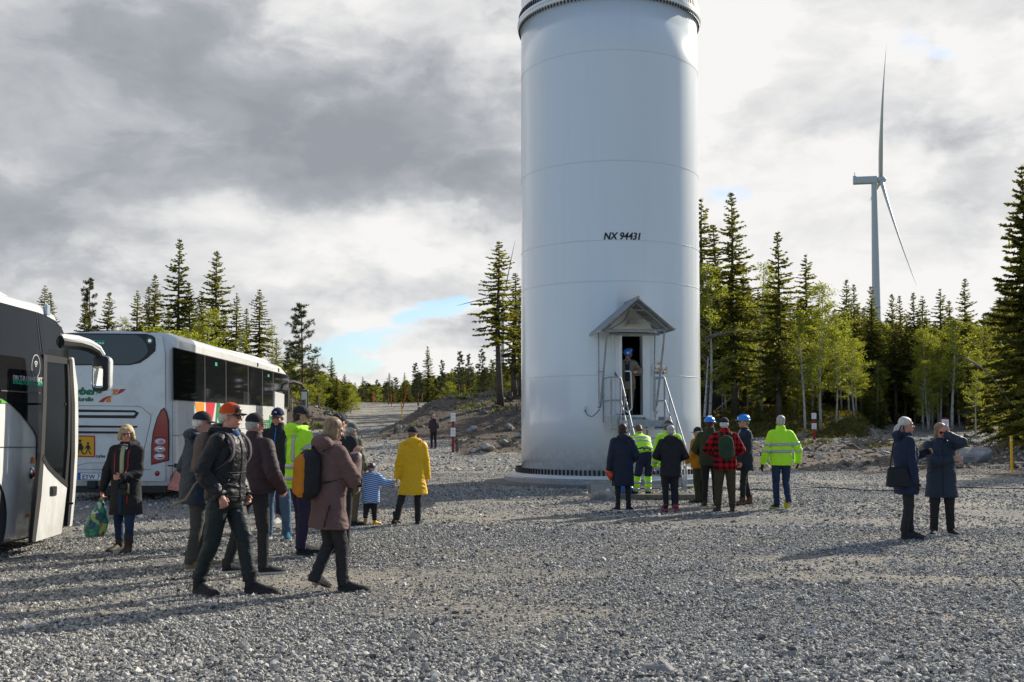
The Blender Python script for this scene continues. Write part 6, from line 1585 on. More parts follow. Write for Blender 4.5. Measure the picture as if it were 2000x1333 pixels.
        for h, wd, mt, nm in jacket.get('bands', []):
            band_ring(bv, S(h), sp if h > .5 else V3(0, 0, 1), wd, .004, mt, nm, jo, start=.5)
        for s in (-1, 1):
            for q, wd, mt, nm in jacket.get('armbands', []):
                el_, wr = hd[s]
                a_, b_ = (sh[s], el_) if q < 1 else (el_, wr); qq = q if q < 1 else q-1
                band_ring(bv, a_+(b_-a_)*qq, (b_-a_), wd, .004, mt, nm, jo, start=.14)
        for (h0, h1, x0, wd, mt, nm) in jacket.get('front', []):
            n_ = 12; strip(bv, [S(h0+(h1-h0)*i/n_)+latx*x0*k for i in range(n_+1)], -fwd, wd, .006, mt, nm, jo)
        for (h0, h1, x0, wd, mt, nm) in jacket.get('back', []):
            n_ = 12; strip(bv, [S(h0+(h1-h0)*i/n_)+latx*x0*k for i in range(n_+1)], fwd, wd, .006, mt, nm, jo)
        if near:
            band_ring(bv, S(.635), sp, .007, .003, jm, 'waist_seam', jo, start=.5); band_ring(bv, S(hem+.02) if hem > .5 else P+V3(0, 0, (hem-.51)*H), V3(0, 0, 1), .006, .003, jm, 'hem_seam', jo, start=.5)
            for s in (-1, 1): strip(bv, [S(.60-.012*q)+latx*s*(.075+.010*q)*H for q in range(5)], -fwd, .012, .005, jm, 'pocket_flap', jo)
        for s in (-1, 1):      # cuffs
            el_, wr = hd[s]; m = MB(); d_ = (wr-el_).normalized(); m.tube([wr-d_*.012*H, wr+d_*.0135*H], .0275*H*slv*jf+.002, 14, caps=False); q = m.build('cuff', jm if not jacket.get('cuff') else jacket['cuff'], jo, True)
            q.modifiers.new('t', 'SOLIDIFY').thickness = .003
    if gloves:
        for s in (-1, 1):
            if gloves.get(s):
                el_, wr = hd[s]; mb = MB(); fd = (wr-el_).normalized(); pn = V3(-s, .2, 0)
                if palm and palm.get(s): pn, hdv = palm[s]; pn = V3(*pn); fd = V3(*hdv) if hdv else fd
                hand(mb, wr, fd, pn, s, k, curl[0 if s < 0 else 1], 1.35, .08); mb.cap(wr-fd*.03*H, wr+fd*.02, .024*H, .022*H, 10)
                link_mesh('glove', remesh(mb, vox, 2), root, gloves[s], True)
    if hair: hair_shape(hair[0], HM, hk, hair[1], root, .009 if near else .012, int(px) % 50)
    if hat: cap_mesh(HM, hk, root, *hat[:2], **(hat[2] if len(hat) > 2 else {}))
    return out
def backpack(p, label, body_m, panel_m=None, w_=.30, h_=.46, d_=.17, zc=.70, strap_m=None, name='backpack', pocket=True, roll=0):
    """worn on the back of person p; a thing of its own"""
    root_p = p['root']; k = p['k']; S, fwd, latx, sp = p['S'], p['fwd'], p['latx'], p['sp']
    Mw = Matrix.Translation(root_p.location) @ Matrix.Rotation(root_p.rotation_euler.z, 4, 'Z')
    c = S(zc)-fwd*(.080*p['H']+d_*.5*k)
    Ml = Matrix(((latx.x, fwd.x, sp.x, c.x), (latx.y, fwd.y, sp.y, c.y), (latx.z, fwd.z, sp.z, c.z), (0, 0, 0, 1)))
    Mt = Mw @ Ml @ Matrix.Rotation(R(roll), 4, 'Y')
    root = empty(name, (0, 0, 0), 0, label, 'backpack'); root.matrix_world = Mt @ Matrix.Translation((0, 0, -h_*k/2))
    def prof(mb, w, h, d, c0, rz=4.5):
        rings = []
        for i in range(9):
            t_ = -1+2*i/8; s_ = (1-abs(t_)**4)**.35 if abs(t_) < .999 else .35
            rings.append(ering(V3(c0[0], c0[1], c0[2]+t_*h/2), V3(1, 0, 0), V3(0, 1, 0), max(.35, s_)*w/2, max(.35, s_)*d/2, 20, 3.2))
        mb.loft(rings)
    zc0 = h_*k/2
    mb = MB(); prof(mb, w_*k, h_*k, d_*k, (0, 0, zc0)); me = remesh(mb, .012, 2); wrinkle(me, .008*k, 7); link_mesh('pack_body', me, root, body_m, True)
    if panel_m:
        mb = MB(); prof(mb, w_*.74*k, h_*.86*k, d_*.6*k, (0, -d_*.36*k, zc0-.01)); me = remesh(mb, .012, 2); wrinkle(me, .006*k, 9); link_mesh('front_panel', me, root, panel_m, True)
    if pocket:
        mb = MB(); prof(mb, w_*.72*k, h_*.40*k, d_*.5*k, (0, -d_*.42*k, zc0-h_*.22*k)); me = remesh(mb, .012, 2); wrinkle(me, .006*k, 11); link_mesh('front_pocket', me, root, body_m if not panel_m else panel_m, True)
    sm = strap_m or body_m
    for s in (-1, 1):
        loc = lambda q: (Ml @ Matrix.Rotation(R(roll), 4, 'Y') @ Matrix.Translation((0, 0, -h_*k/2))).inverted() @ q
        pts = [S(.80)-fwd*.085*p['H']+latx*s*.055*p['H'], S(.842)+latx*s*.062*p['H']-fwd*.03*p['H'], S(.845)+latx*s*.066*p['H']+fwd*.025*p['H'], S(.80)+latx*s*.075*p['H']+fwd*.082*p['H'], S(.72)+latx*s*.082*p['H']+fwd*.092*p['H'], S(.65)+latx*s*.108*p['H']+fwd*.03*p['H'], S(.62)+latx*s*.09*p['H']-fwd*.08*p['H']]
        pts = bendpts(pts, .08*k, 4); V = []; n_ = len(pts)
        for i, q in enumerate(pts):
            t_ = (pts[min(i+1, n_-1)]-pts[max(i-1, 0)]).normalized(); s2 = latx-t_*latx.dot(t_); s2 = s2.normalized()
            V += [loc(q-s2*.026*k), loc(q+s2*.026*k)]
        m = MB(); m.add(V, [(2*i, 2*i+1, 2*i+3, 2*i+2) for i in range(n_-1)]); o = m.build('strap', sm, root, True, sharp=None); o.modifiers.new('t', 'SOLIDIFY').thickness = .008
    m = MB(); m.tube([(-.03*k, .04*k, h_*k-.01), (-.02*k, .04*k, h_*k+.035), (.02*k, .04*k, h_*k+.035), (.03*k, .04*k, h_*k-.01)], .008, 6); m.build('grab_loop', sm, root, True)
    m = MB(); m.tube([(w_*.33*k*math.cos(R(a)), -d_*.30*k, zc0+h_*.40*k*math.sin(R(a))) for a in range(-20, 201, 20)], .004, 4); m.build('zip', C_black, root)
    return root
def pworld(p, v): return Matrix.Translation(p['root'].location) @ Matrix.Rotation(p['root'].rotation_euler.z, 4, 'Z') @ v
TR_ = lambda m, f=1.0: (m, f)
# 1 woman with the green bag
p = person('blond woman in a long black coat walking from the coach with a green bag', 244, 1075, 1.645, 176, fl=(-.09, .10), fr=(.11, -.06), hl=(-.05, .235, 1.04), hr=(.345, .03, .80), head=(22, 4), near=True,
    jacket=dict(mat=C_black, hem=.29, fat=1.05, flare=.012, sleeve=1.05, front=[(.83, .60, 0, .055, cloth('pale_green_shirt', (.38, .40, .24)), 'shirt'), (.60, .30, .01, .05, C_dkjeans, 'coat_opening'), (.80, .38, -.085, .010, red_p, 'piping'), (.78, .62, .11, .010, red_p, 'piping'), (.845, .80, .0, .10, camo, 'scarf')]),
    trousers=TR_(C_dkjeans, .98), shoes=(M_boot, M_soled), boot=.10, hair=('windy', H_blond), skin=skin_red, glasses=True, hood='down', palm={1: ((-1, 0, 0), (0, .05, -1)), -1: ((0, -1, .1), (.9, .2, 0))}, curl=(.7, .9), foot_yaw=(5, -14), build=1.05)
hw = pworld(p, p['hd'][1][1]+V3(0, .0, -.09))
b = empty('shopping_bag', (hw.x, hw.y, hw.z-.52), 0, 'green leaf patterned cloth bag hanging from the blond woman\'s hand', 'bag')
m = MB(); m.loft([ering(V3(x_, 0, z_), V3(1, 0, 0), V3(0, 1, 0), w_, d_, 16) for x_, z_, w_, d_ in ((-.08, .0, .09, .05), (-.08, .02, .13, .08), (-.07, .10, .155, .10), (-.06, .2, .14, .09), (-.035, .33, .085, .06), (-.01, .45, .035, .03), (0, .52, .02, .015))])
me = remesh(m, .010, 3); wrinkle(me, .022, 3); link_mesh('bag_body', me, b, bagpat, True)
for s_ in (-1, 1):
    m = MB(); m.tube([(-.06+.05*s_, .0, .30), (-.01+.02*s_, 0, .44), (0, 0, .54)], .011, 6); m.build('handle', material('teal_cloth', (.02, .22, .14), .6), b, True)
pb = pworld(p, p['S'](.50)+p['fwd']*.12+V3(-.05, .03, 0)); q = empty('pouch', pb-Vector((0, 0, .10)), R(176), 'small dark camera pouch hanging in front of the blond woman', 'pouch')
m = MB(); rbox(m, V3(0, 0, .09), .13, .18, .06, .03); m.build('pouch_body', C_olive, q, True); m = MB(); rbox(m, V3(0, .04, .13), .12, .08, .02, .02); m.build('flap', C_charc, q, True)
# 2 navy raincoat man
person('man in a navy raincoat with the hood down and a black cap, seen from behind', 380, 1111, 1.80, -58, fl=(-.10, .10), fr=(.11, -.08), hr=(.20, .12, .92), hl=(-.2, .16, 1.0), lean=4, head=(-14, 6), near=True, jacket=dict(mat=C_rain, hem=.41, fat=1.14, flare=.006, sleeve=1.1),
    trousers=TR_(C_grey, 1.02), shoes=(M_tan, M_sole), hair=('undercap', H_white), hat=(C_black, C_black), hood='down', skin=skin_red, build=1.1, curl=(.8, .8))
# 3 hidden person with jeans
person('fair haired person in a tan cap and light jeans standing between the two capped men', 396, 1079, 1.70, 178, hl=(-.18, .18, .98), hr=(.18, .18, .98), jacket=dict(mat=cloth('sand_jacket', (.20, .17, .12)), hem=.47), trousers=TR_(C_ltjeans), shoes=(C_charc, M_soled), hair=('bob', H_blond), hat=(cloth('tan_cap', (.30, .23, .14)), cloth('tan_cap', (.30, .23, .14))), skin=skin_m)
# 4 foreground man
p4 = person('tall man in black outdoor clothes and an orange and black cap, nearest to the camera', 437, 1157, 1.865, -108, fl=(-.07, .24), fr=(.10, -.20), hr=(.20, .07, .92), hl=(-.2, .08, .90), lean=3, head=(6, 0), near=True,
    jacket=dict(mat=C_shell, hem=.485, fat=1.12, sleeve=1.12, wr=.0105, front=[(.82, .50, .0, .010, C_charc, 'zip_flap')]), trousers=TR_(C_petrol, 1.12), shoes=(C_black, M_soled), boot=.08, hair=('undercap', H_grey),
    hat=(M_orcap, C_black, dict(front_m=C_black, logo=[(1.0, M_orcap, .004), (.84, C_black, .006), (.40, H_white, .008)])), skin=skin_red, glasses=True, hood='down', foot_yaw=(14, -16), curl=(.8, .8), palm={1: ((-.4, 0, -1), (0, .5, -.8))})
backpack(p4, 'dusty brown backpack with grey straps worn by the man in the orange cap', cloth('dusty_brown_nylon', (.115, .085, .07)), None, .27, .43, .17, .715, cloth('grey_strap', (.07, .06, .075)))
m = MB(); c_ = p4['S'](.50)-p4['fwd']*.10*p4['H']; m.tube([pworld(p4, p4['S'](.60)-p4['fwd']*.14*p4['H']), pworld(p4, p4['S'](.55)-p4['fwd']*.19*p4['H']), pworld(p4, p4['S'](.47)-p4['fwd']*.24*p4['H']), pworld(p4, p4['S'](.43)-p4['fwd']*.33*p4['H'])], [.006, .010, .012, .016], 6)
o = m.build('strap', cloth('beige_webbing', (.22, .18, .12)), None, True); tag(o, 'loose beige webbing strap dangling from the brown backpack', 'strap')
m = MB(); m.ell(p4['HC']+V3(0, .02, -.155*p4['k']), (.072, .072, .055), 14, 8); o = link_mesh('scarf', remesh(m, .009, 2), p4['root'], cloth('blue_scarf', (.04, .09, .20)), True)
# 5 plum jacket man
person('man in a dark plum jacket and black cap standing behind the orange capped man', 496, 1121, 1.775, -26, fl=(-.34, -.04), fr=(.08, .06), hr=(.24, .16, .93), hl=(-.24, .16, .95), head=(-30, 4), near=True, jacket=dict(mat=C_plum, hem=.50, fat=1.12, sleeve=1.12, belly=.012), trousers=TR_(C_charc, 1.0),
    shoes=(C_charc, M_sole), hair=('undercap', H_grey), hat=(C_black, cloth('beige_brim', (.25, .20, .14)), dict(front_m=cloth('beige_brim', (.25, .20, .14)))), hood='collar', skin=skin_red, build=1.08, curl=(.9, .9), hip=(-.03, 0), foot_yaw=(-25, -40))
# 6
person('person in a pale peaked cap and purple trousers half hidden behind the group', 528, 1022, 1.735, 160, fl=(-.16, 0), fr=(.06, 0), jacket=dict(mat=C_plum, hem=.47), trousers=TR_(C_purple), shoes=(cloth('white_trainer', (.4, .38, .36)), M_sole), hair=('short', H_grey), hat=(cloth('beige_brim', (.25, .20, .14)), cloth('beige_brim', (.25, .20, .14))), skin=skin_red, hip=(-.12, 0))
# 7
person('man in a navy baseball cap, black fleece with blue zip and jeans, facing the camera', 540, 1055, 1.86, 177, fl=(-.15, .02), fr=(.12, -.02), hl=(-.24, .10, .86), hr=(.22, .12, .88), head=(0, 3), near=True, jacket=dict(mat=C_charc, hem=.465, fat=1.06, front=[(.845, .475, .0, .014, material('zip_blue', (.01, .17, .62), .5), 'zip')]),
    trousers=TR_(C_jeans, 1.06), shoes=(M_teal_shoe, M_sole), hair=('undercap', H_grey), hat=(cloth('navy_cap', (.018, .022, .055)), cloth('navy_cap', (.018, .022, .055)), dict(front_m=cloth('navy_cap', (.018, .022, .055)), logo=[(.40, white_print, .004)])), glasses=True, hood='collar', skin=skin_red, gloves={-1: C_black}, foot_yaw=(18, -20), curl=(.6, .7))
# 8
person('young bearded man in a hi-vis yellow hooded jacket and black cap', 583, 1083, 1.87, -52, fl=(-.12, .10), fr=(.11, -.02), hl=(-.12, .28, 1.12), hr=(.16, .24, 1.05), head=(-28, 8), near=True, jacket=dict(mat=C_hiviz, hem=.445, fat=1.08, bands=[(.588, .055, C_refl, 'reflective_band'), (.510, .05, C_refl, 'reflective_band'), (.462, .07, C_purple, 'hem_band')], armbands=[(.5, .05, C_refl, 'reflective_band'), (1.5, .05, C_refl, 'reflective_band')], back=[(.80, .62, -.06, .018, green_p, 'back_print'), (.80, .62, .10, .045, C_refl, 'reflective_band'), (.80, .62, -.12, .045, C_refl, 'reflective_band')]),
    trousers=TR_(C_purple, 1.05), shoes=(C_black, M_soled), boot=.04, hair=('undercap', H_dark), hat=(C_charc, C_charc), hood='down', beard=H_dark, skin=skin_m, foot_yaw=(10, -12), curl=(.7, .7), arm_hint={1: (.9, -.7, -.5)})
# 9 mauve coat
p9 = person('woman in a mauve hooded coat wearing a black and orange backpack', 640, 1157, 1.715, -55, fl=(-.02, -.14), fr=(.03, .16), hr=(.09, .25, 1.36), hl=(-.20, .10, 1.05), lean=3, head=(-12, 14), near=True, jacket=dict(mat=C_mauve, hs=1.28, hem=.365, fat=1.10, flare=.020, sleeve=1.12, wr=.009, cuff=cloth('white_cuff', (.4, .4, .42))),
    trousers=TR_(C_charc, 1.0), shoes=(C_black, M_soled), hair=('long', H_lbrown), hood='down', skin=skin_m, fpitch=(-22, 0), lift=(.05, 0), foot_yaw=(30, -30), curl=(.7, .8), palm={1: ((-.2, .6, .5), (0, .3, .9))}, build=1.04)
backpack(p9, 'black backpack with a bright orange front panel worn over the mauve coat', C_black, cloth('orange_nylon', (.46, .17, .015)), .31, .50, .20, .665, C_black, pocket=True)
m = MB(); m.tube([pworld(p9, p9['S'](.50)-p9['fwd']*.05*p9['H']+p9['latx']*.125*p9['H']), pworld(p9, p9['S'](.44)-p9['fwd']*.07*p9['H']+p9['latx']*.130*p9['H']), pworld(p9, p9['S'](.38)-p9['fwd']*.09*p9['H']+p9['latx']*.135*p9['H'])], .011, 6)
o = m.build('strap', C_black, None, True); tag(o, 'black strap end hanging down the side of the mauve coat', 'strap')
def stick_text(p, txt, px, py, size, mat, **kw):
    """prints a mark on the piece of clothing that the sight line meets"""
    dg = bpy.context.evaluated_depsgraph_get(); d = Vector(ray(px, py)).normalized(); hit, loc, nor, idx, ob, mtx = scene.ray_cast(dg, Vector((0, 0, EYE)), d)
    if not hit: return
    ob = bpy.data.objects.get(ob.name)
    if ob is None or (ob is not p['root'] and ob.parent is not p['root'] and (ob.parent is None or ob.parent.parent is not p['root'])): return
    host = ob if ob.parent in (None, p['root']) else ob.parent
    if nor.dot(d) > 0: nor = -nor
    up = (Vector((0, 0, 1))-nor*nor.z).normalized(); rt = up.cross(nor); rz_ = kw.pop('roll', 0)
    M_ = Matrix(((rt.x, up.x, nor.x, loc.x), (rt.y, up.y, nor.y, loc.y), (rt.z, up.z, nor.z, loc.z), (0, 0, 0, 1))) @ Matrix.Rotation(R(rz_), 4, 'Z') @ Matrix.Translation((0, 0, .004))
    text_on(txt, size, host.matrix_world.inverted() @ M_, mat, host, **kw)
bpy.context.view_layer.update()
stick_text(p9, 'HOKA', 601, 1144, .045, white_print, bold=.002, roll=-35)
stick_text(p9, 'X', 592, 1112, .06, material('pink_print', (.6, .05, .2), .5), bold=.001, roll=10)
stick_text(p4, 'W', 466, 1000, .03, white_print)
# 10, 11
person('man in a pale olive jacket and grey green cap behind the mauve coat', 682, 1027, 1.66, -25, fl=(-.09, 0), fr=(.1, 0), hr=(.22, .14, .98), jacket=dict(mat=C_olive2, hem=.46, fat=1.1), trousers=TR_(C_khaki, 1.08), shoes=(C_charc, M_soled), hair=('undercap', H_grey), hat=(cloth('grey_green_cap', (.12, .14, .12)), cloth('grey_green_cap', (.12, .14, .12))), lean=5, head=(-10, 12), hood='collar', skin=skin_red, curl=(.7, .7))
person('dark capped person hidden behind the woman in the mauve coat', 660, 1082, 1.78, 5, fl=(-.08, 0), fr=(.09, .02), jacket=dict(mat=C_charc, hem=.47), trousers=TR_(C_charc), shoes=(C_black, M_soled), boot=.06, hair=('short', H_dark), hat=(cloth('navy_cap', (.018, .022, .055)), C_black), head=(-40, 0))
# 12 child, 13 yellow coat
person('small child in a blue and white striped jacket and yellow boots holding a hand', 724, 1026, .97, 2, fl=(-.14, -.20), fr=(.10, .10), hl=(-.52, .05, 1.24), hr=(.66, .05, 1.24), lift=(.10, 0), fpitch=(-50, 0), jacket=dict(mat=stripe, hem=.36, fat=1.28, sleeve=1.45, wr=.004, cuff=cloth('pale_cuff', (.5, .52, .5)), bands=[(.385, .05, cloth('pale_cuff', (.5, .52, .5)), 'hem_band')]),
    trousers=TR_(C_charc, 1.35), shoes=(M_yboot, M_yboot), boot=.05, hat=(camo, camo, dict(kind='beanie')), hood='down', headk=1.42, build=1.15, foot_yaw=(5, -45), curl=(.4, .4), arm_hint={-1: (0, -.3, -1), 1: (0, -.3, -1)})
p13 = person('woman in a bright yellow raincoat walking away with the child', 806, 1026, 1.60, 10, fl=(-.29, .03), fr=(.10, .12), hl=(-.285, .04, .80), hr=(.27, .06, .76), head=(-28, 8), near=True, jacket=dict(mat=C_yellow, hem=.305, fat=1.12, flare=.030, sleeve=1.15, wr=.010),
    trousers=TR_(C_charc, .98), shoes=(C_black, M_soled), boot=.03, hair=('lowtail', H_lbrown), hat=(cloth('dark_plum_beanie', (.035, .028, .042)), C_black, dict(kind='beanie')), hood='down', skin=skin_m, hip=(0, 0), fpitch=(-18, 0), lift=(.02, 0), foot_yaw=(8, -22))
# 14 far woman in pink hat
x_, y_ = float(W(847, 850, 50).x), 50.0
person('distant woman in a dark jacket and pink hat standing before the dirt mound', 847, 0, 1.63, 22, at=(x_, y_, T(x_, y_)), hl=(-.12, .22, 1.1), hr=(.12, .22, 1.1), jacket=dict(mat=C_plum, hem=.48, fat=1.1), trousers=TR_(C_black), shoes=(M_pinkshoe, M_pinkshoe), hat=(cloth('pink_hat', (.42, .25, .27)), cloth('pink_hat', (.42, .25, .27)), dict(kind='beanie')), hood='down', hair=None, head=(-10, 15))
# 15 long navy coat
p15 = person('woman in a long navy padded coat holding an orange helmet, back to the camera', 1217, 999, 1.635, 4, fl=(-.10, .02), fr=(.11, 0), hl=(-.29, .04, .76), hr=(.20, .20, .98), near=True, jacket=dict(mat=C_navy2, hem=.29, fat=1.12, flare=.008, sleeve=1.18, wr=.008), trousers=TR_(C_black, .85), shoes=(C_black, M_sole), hair=('bob', H_dark), hood='down', foot_yaw=(15, -35), skin=skin_m)
hw = pworld(p15, p15['hd'][-1][1]+V3(0, 0, -.10)); hroot = empty('helmet', hw-Vector((.02, 0, .12)), 0, 'orange hard hat carried low by the woman in the long navy coat', 'hard hat')
m = MB(); m.ell((0, 0, .10), (.10, .12, .12), 18, 10, rot=Matrix.Rotation(R(60), 3, 'Y'), zmin=0); m.build('shell', material('helmet_orange', (.60, .07, .015), .35, coat=.3), hroot, True)
m = MB(); m.lathe([(.098, 0), (.125, -.01), (.125, -.016), (.098, -.008)], n=20, M=Matrix.Translation((0, 0, .10)) @ Matrix.Rotation(R(60), 4, 'Y')); m.build('brim', MATS['helmet_orange'], hroot, True)
# 16 bending worker
pz = G(1256, 975)
p16 = person('worker in hi-vis jacket and trousers bending forward at the foot of the stairs', 1258, 974, 1.78, 14, fl=(-.17, .10), fr=(.10, .04), hl=(-.15, .62, .55), hr=(.14, .62, .60), lean=42, head=(0, 40), hip=(0, -.10), jacket=dict(mat=C_hiviz, hem=.53, fat=1.15, bands=[(.70, .05, C_refl, 'reflective_band'), (.76, .05, C_refl, 'reflective_band'), (.565, .11, C_navy, 'hem_band')], armbands=[(1.5, .05, C_refl, 'reflective_band')]),
    trousers=TR_(C_navy, 1.1), shoes=(C_charc, M_soled), boot=.06, hair=('short', H_brown), hood='collar', skin=skin_m, arm_hint={-1: (-.5, -.5, .4), 1: (.5, -.5, .4)})
bv16 = bvh_of(p16['trousers'].data)
for s in (-1, 1):
    kn, an = p16['knee'][s], p16['ank'][s]; d_ = an-kn
    band_ring(bv16, kn+d_*.42, d_, d_.length*.78, .003, C_hiviz, 'hi_vis_leg', p16['trousers'], start=.12)
    for q in (.34, .70): band_ring(bv16, kn+d_*q, d_, .055, .008, C_refl, 'reflective_band', p16['trousers'], start=.12)
# 17, 18
person('worker in a hi-vis jacket with a grey knitted headband behind the woman in black', 1307, 994, 1.70, -6, fl=(-.06, 0), fr=(.10, .0), hl=(-.30, .16, .80), hr=(.2, .25, 1.0), jacket=dict(mat=C_hiviz, hem=.46, fat=1.12, sleeve=1.15, armbands=[(1.35, .05, C_refl, 'reflective_band'), (1.75, .05, C_refl, 'reflective_band')], bands=[(.6, .05, C_refl, 'reflective_band'), (.48, .08, C_navy, 'hem_band')]),
    trousers=TR_(C_navy, 1.05), shoes=(C_charc, M_soled), boot=.05, hair=('bob', H_brown), hat=(C_knit, C_knit, dict(kind='beanie')), hood='collar', head=(10, 8))
person('grey haired woman in a black hooded jacket with her back to the camera', 1311, 1001, 1.615, -3, fl=(-.11, .02), fr=(.10, 0), hl=(-.13, .26, 1.06), hr=(.15, .24, 1.04), near=True, jacket=dict(mat=C_black, hem=.405, fat=1.10, flare=.008, sleeve=1.1), trousers=TR_(C_black, .85), shoes=(M_pinkshoe, M_soled), hair=('short', H_grey), hood='down', arm_hint={-1: (-.9, -.5, -.4), 1: (.9, -.5, -.4)}, foot_yaw=(12, -12))
# 19, 20, 21, 22
person('short man in an ochre jacket and black cap looking to the left beside the tower', 1368, 983, 1.575, 38, fl=(-.08, 0), fr=(.1, 0), hl=(-.16, .24, .96), hr=(.16, .2, .96), lean=4, head=(28, 8), jacket=dict(mat=C_orange, hem=.455, fat=1.16, belly=.012), trousers=TR_(C_olive, 1.1), shoes=(C_charc, M_soled), hair=('undercap', H_white), hat=(C_charc, C_charc), hood='collar', skin=skin_red)
person('man in a dark olive jacket and blue hard hat next to the checked shirt', 1388, 989, 1.76, -12, fl=(-.11, 0), fr=(.1, .02), hl=(-.16, .24, 1.0), hr=(.2, .2, .98), near=True, head=(-30, 4), jacket=dict(mat=C_olive, hem=.46, fat=1.14, sleeve=1.1), trousers=TR_(C_black, 1.02), shoes=(M_boot, M_soled), boot=.05, hair=('undercap', H_dark), hat=(M_blue, M_blue, dict(kind='helmet')), hood='collar', skin=skin_red, arm_hint={-1: (-1, -.6, -.3)})
p21 = person('man in a red and black checked jacket and black cap, back to the camera', 1417, 1000, 1.75, -4, fl=(-.13, .02), fr=(.13, 0), hl=(-.14, .26, 1.08), hr=(.14, .26, 1.05), near=True, head=(-18, 4), jacket=dict(mat=plaid, hem=.445, fat=1.14, sleeve=1.14), trousers=TR_(C_brownp, 1.14), shoes=(M_boot, M_soled), boot=.08, hair=('undercap', H_white), hat=(C_black, C_black), hood='collar', skin=skin_red, arm_hint={-1: (-1.2, -.5, -.3), 1: (1.2, -.5, -.3)})
backpack(p21, 'green canvas backpack worn over the red checked jacket', cloth('green_canvas', (.028, .055, .028)), None, .28, .46, .16, .675, cloth('green_canvas', (.028, .055, .028)), roll=-5)
person('man in a dark blue suit coat, blue hard hat and brown shoes facing left', 1456, 987, 1.80, 100, fl=(-.08, .10), fr=(.07, -.12), hl=(-.16, .12, .86), hr=(.14, .06, .90), near=True, head=(0, 0), jacket=dict(mat=C_navy2, name='coat', hem=.385, fat=1.08, flare=.006, wr=.006, front=[(.84, .74, 0, .05, cloth('pale_blue_shirt', (.38, .45, .60)), 'shirt')]), trousers=TR_(C_charc, .9), shoes=(M_leather, M_soled), hair=('undercap', H_lbrown), hat=(M_blue, M_blue, dict(kind='helmet')), skin=skin_red, foot_yaw=(8, -8))
# 23
person('grey haired man in a yellow hi-vis jacket and black gloves walking towards the forest', 1527, 995, 1.80, 0, fl=(-.07, .10), fr=(.10, -.12), hl=(-.33, .05, .86), hr=(.33, .05, .90), near=True, jacket=dict(mat=C_hiviz, hem=.465, fat=1.10, sleeve=1.1, bands=[(.685, .055, C_refl, 'reflective_band'), (.610, .055, C_refl, 'reflective_band')], armbands=[(.72, .05, C_refl, 'reflective_band'), (1.10, .05, C_refl, 'reflective_band')]),
    trousers=TR_(C_dkjeans, .98), shoes=(C_charc, M_lime), boot=.02, hair=('short', H_grey), hood='collar', skin=skin_red, gloves={-1: C_black, 1: C_black}, fpitch=(0, -48), lift=(0, .07), foot_yaw=(5, -4), curl=(.35, .35))
# 24, 25
p24 = person('woman with silver ponytail in a navy hooded jacket seen from the side', 1772, 1054, 1.735, -94, fl=(-.06, .06), fr=(.07, -.05), hl=(-.16, .30, 1.22), hr=(.19, .07, .83), near=True, head=(-6, -2), jacket=dict(mat=C_navy, hem=.365, fat=1.10, flare=.004, sleeve=1.12, bust=0), trousers=TR_(C_charc, .98), shoes=(C_charc, M_soled), boot=.05, hair=('ponytail', H_silver), hood='down', skin=skin_red, gloves={1: C_black, -1: C_black}, foot_yaw=(20, -5), curl=(.8, .5), bust=.012)
fp = pworld(p24, p24['hd'][-1][1]+V3(.03, .09, .03)); m = MB(); m.ell((0, 0, 0), (.03, .03, .045), 12, 8); me = remesh(m, .006, 1); wrinkle(me, .012, 4)
o = link_mesh('pastry', me, None, material('pastry_crust', (.42, .25, .10), .8), True); o.location = fp; tag(o, 'half eaten pastry in the hand of the woman with silver hair', 'pastry')
c_ = pworld(p24, p24['P']+V3(.20, -.17, -.02)); bg = empty('shoulder_bag', c_-Vector((0, 0, .16)), R(-94), 'black shoulder bag hanging at the hip of the woman with silver hair', 'bag')
m = MB(); rings = [ering(V3(0, 0, z), V3(1, 0, 0), V3(0, 1, 0), w_, d_, 20, 4) for z, w_, d_ in ((0, .05, .13), (.02, .06, .165), (.14, .055, .155), (.26, .04, .135), (.28, .02, .12))]; m.loft(rings); me = remesh(m, .011, 2); wrinkle(me, .007, 5); link_mesh('bag_body', me, bg, C_shell, True)
m = MB(); m.tube([V3(.02, -.11, .26), V3(.01, -.06, .60), V3(-.06, .08, .86)], .011, 6); m.tube([V3(.02, .11, .26), V3(.02, .12, .55), V3(-.04, .10, .86)], .011, 6); m.build('strap', C_black, bg, True)
person('woman in a slate blue parka and sunglasses with one hand raised to her forehead', 1841, 1046, 1.64, 166, fl=(-.12, .02), fr=(.13, .04), hl=(-.075, .155, 1.585), hr=(-.13, .215, 1.20), near=True, head=(14, 14), jacket=dict(mat=C_slate, hem=.335, fat=1.12, flare=.016, sleeve=1.10, bust=.010, wr=.009, front=[(.80, .36, .0, .012, C_black, 'zip_flap')]), trousers=TR_(C_black, 1.08), shoes=(C_black, M_sole),
    hair=('bob', H_lbrown), hood='down', skin=skin_red, glasses='sun', palm={-1: ((0, -1, .2), (.15, -.1, 1)), 1: ((0, -1, 0), (-1, .15, 0))}, curl=(.35, .25), arm_hint={-1: (-.9, .55, -.6), 1: (.9, .1, -.6)}, foot_yaw=(20, -14), build=1.08)
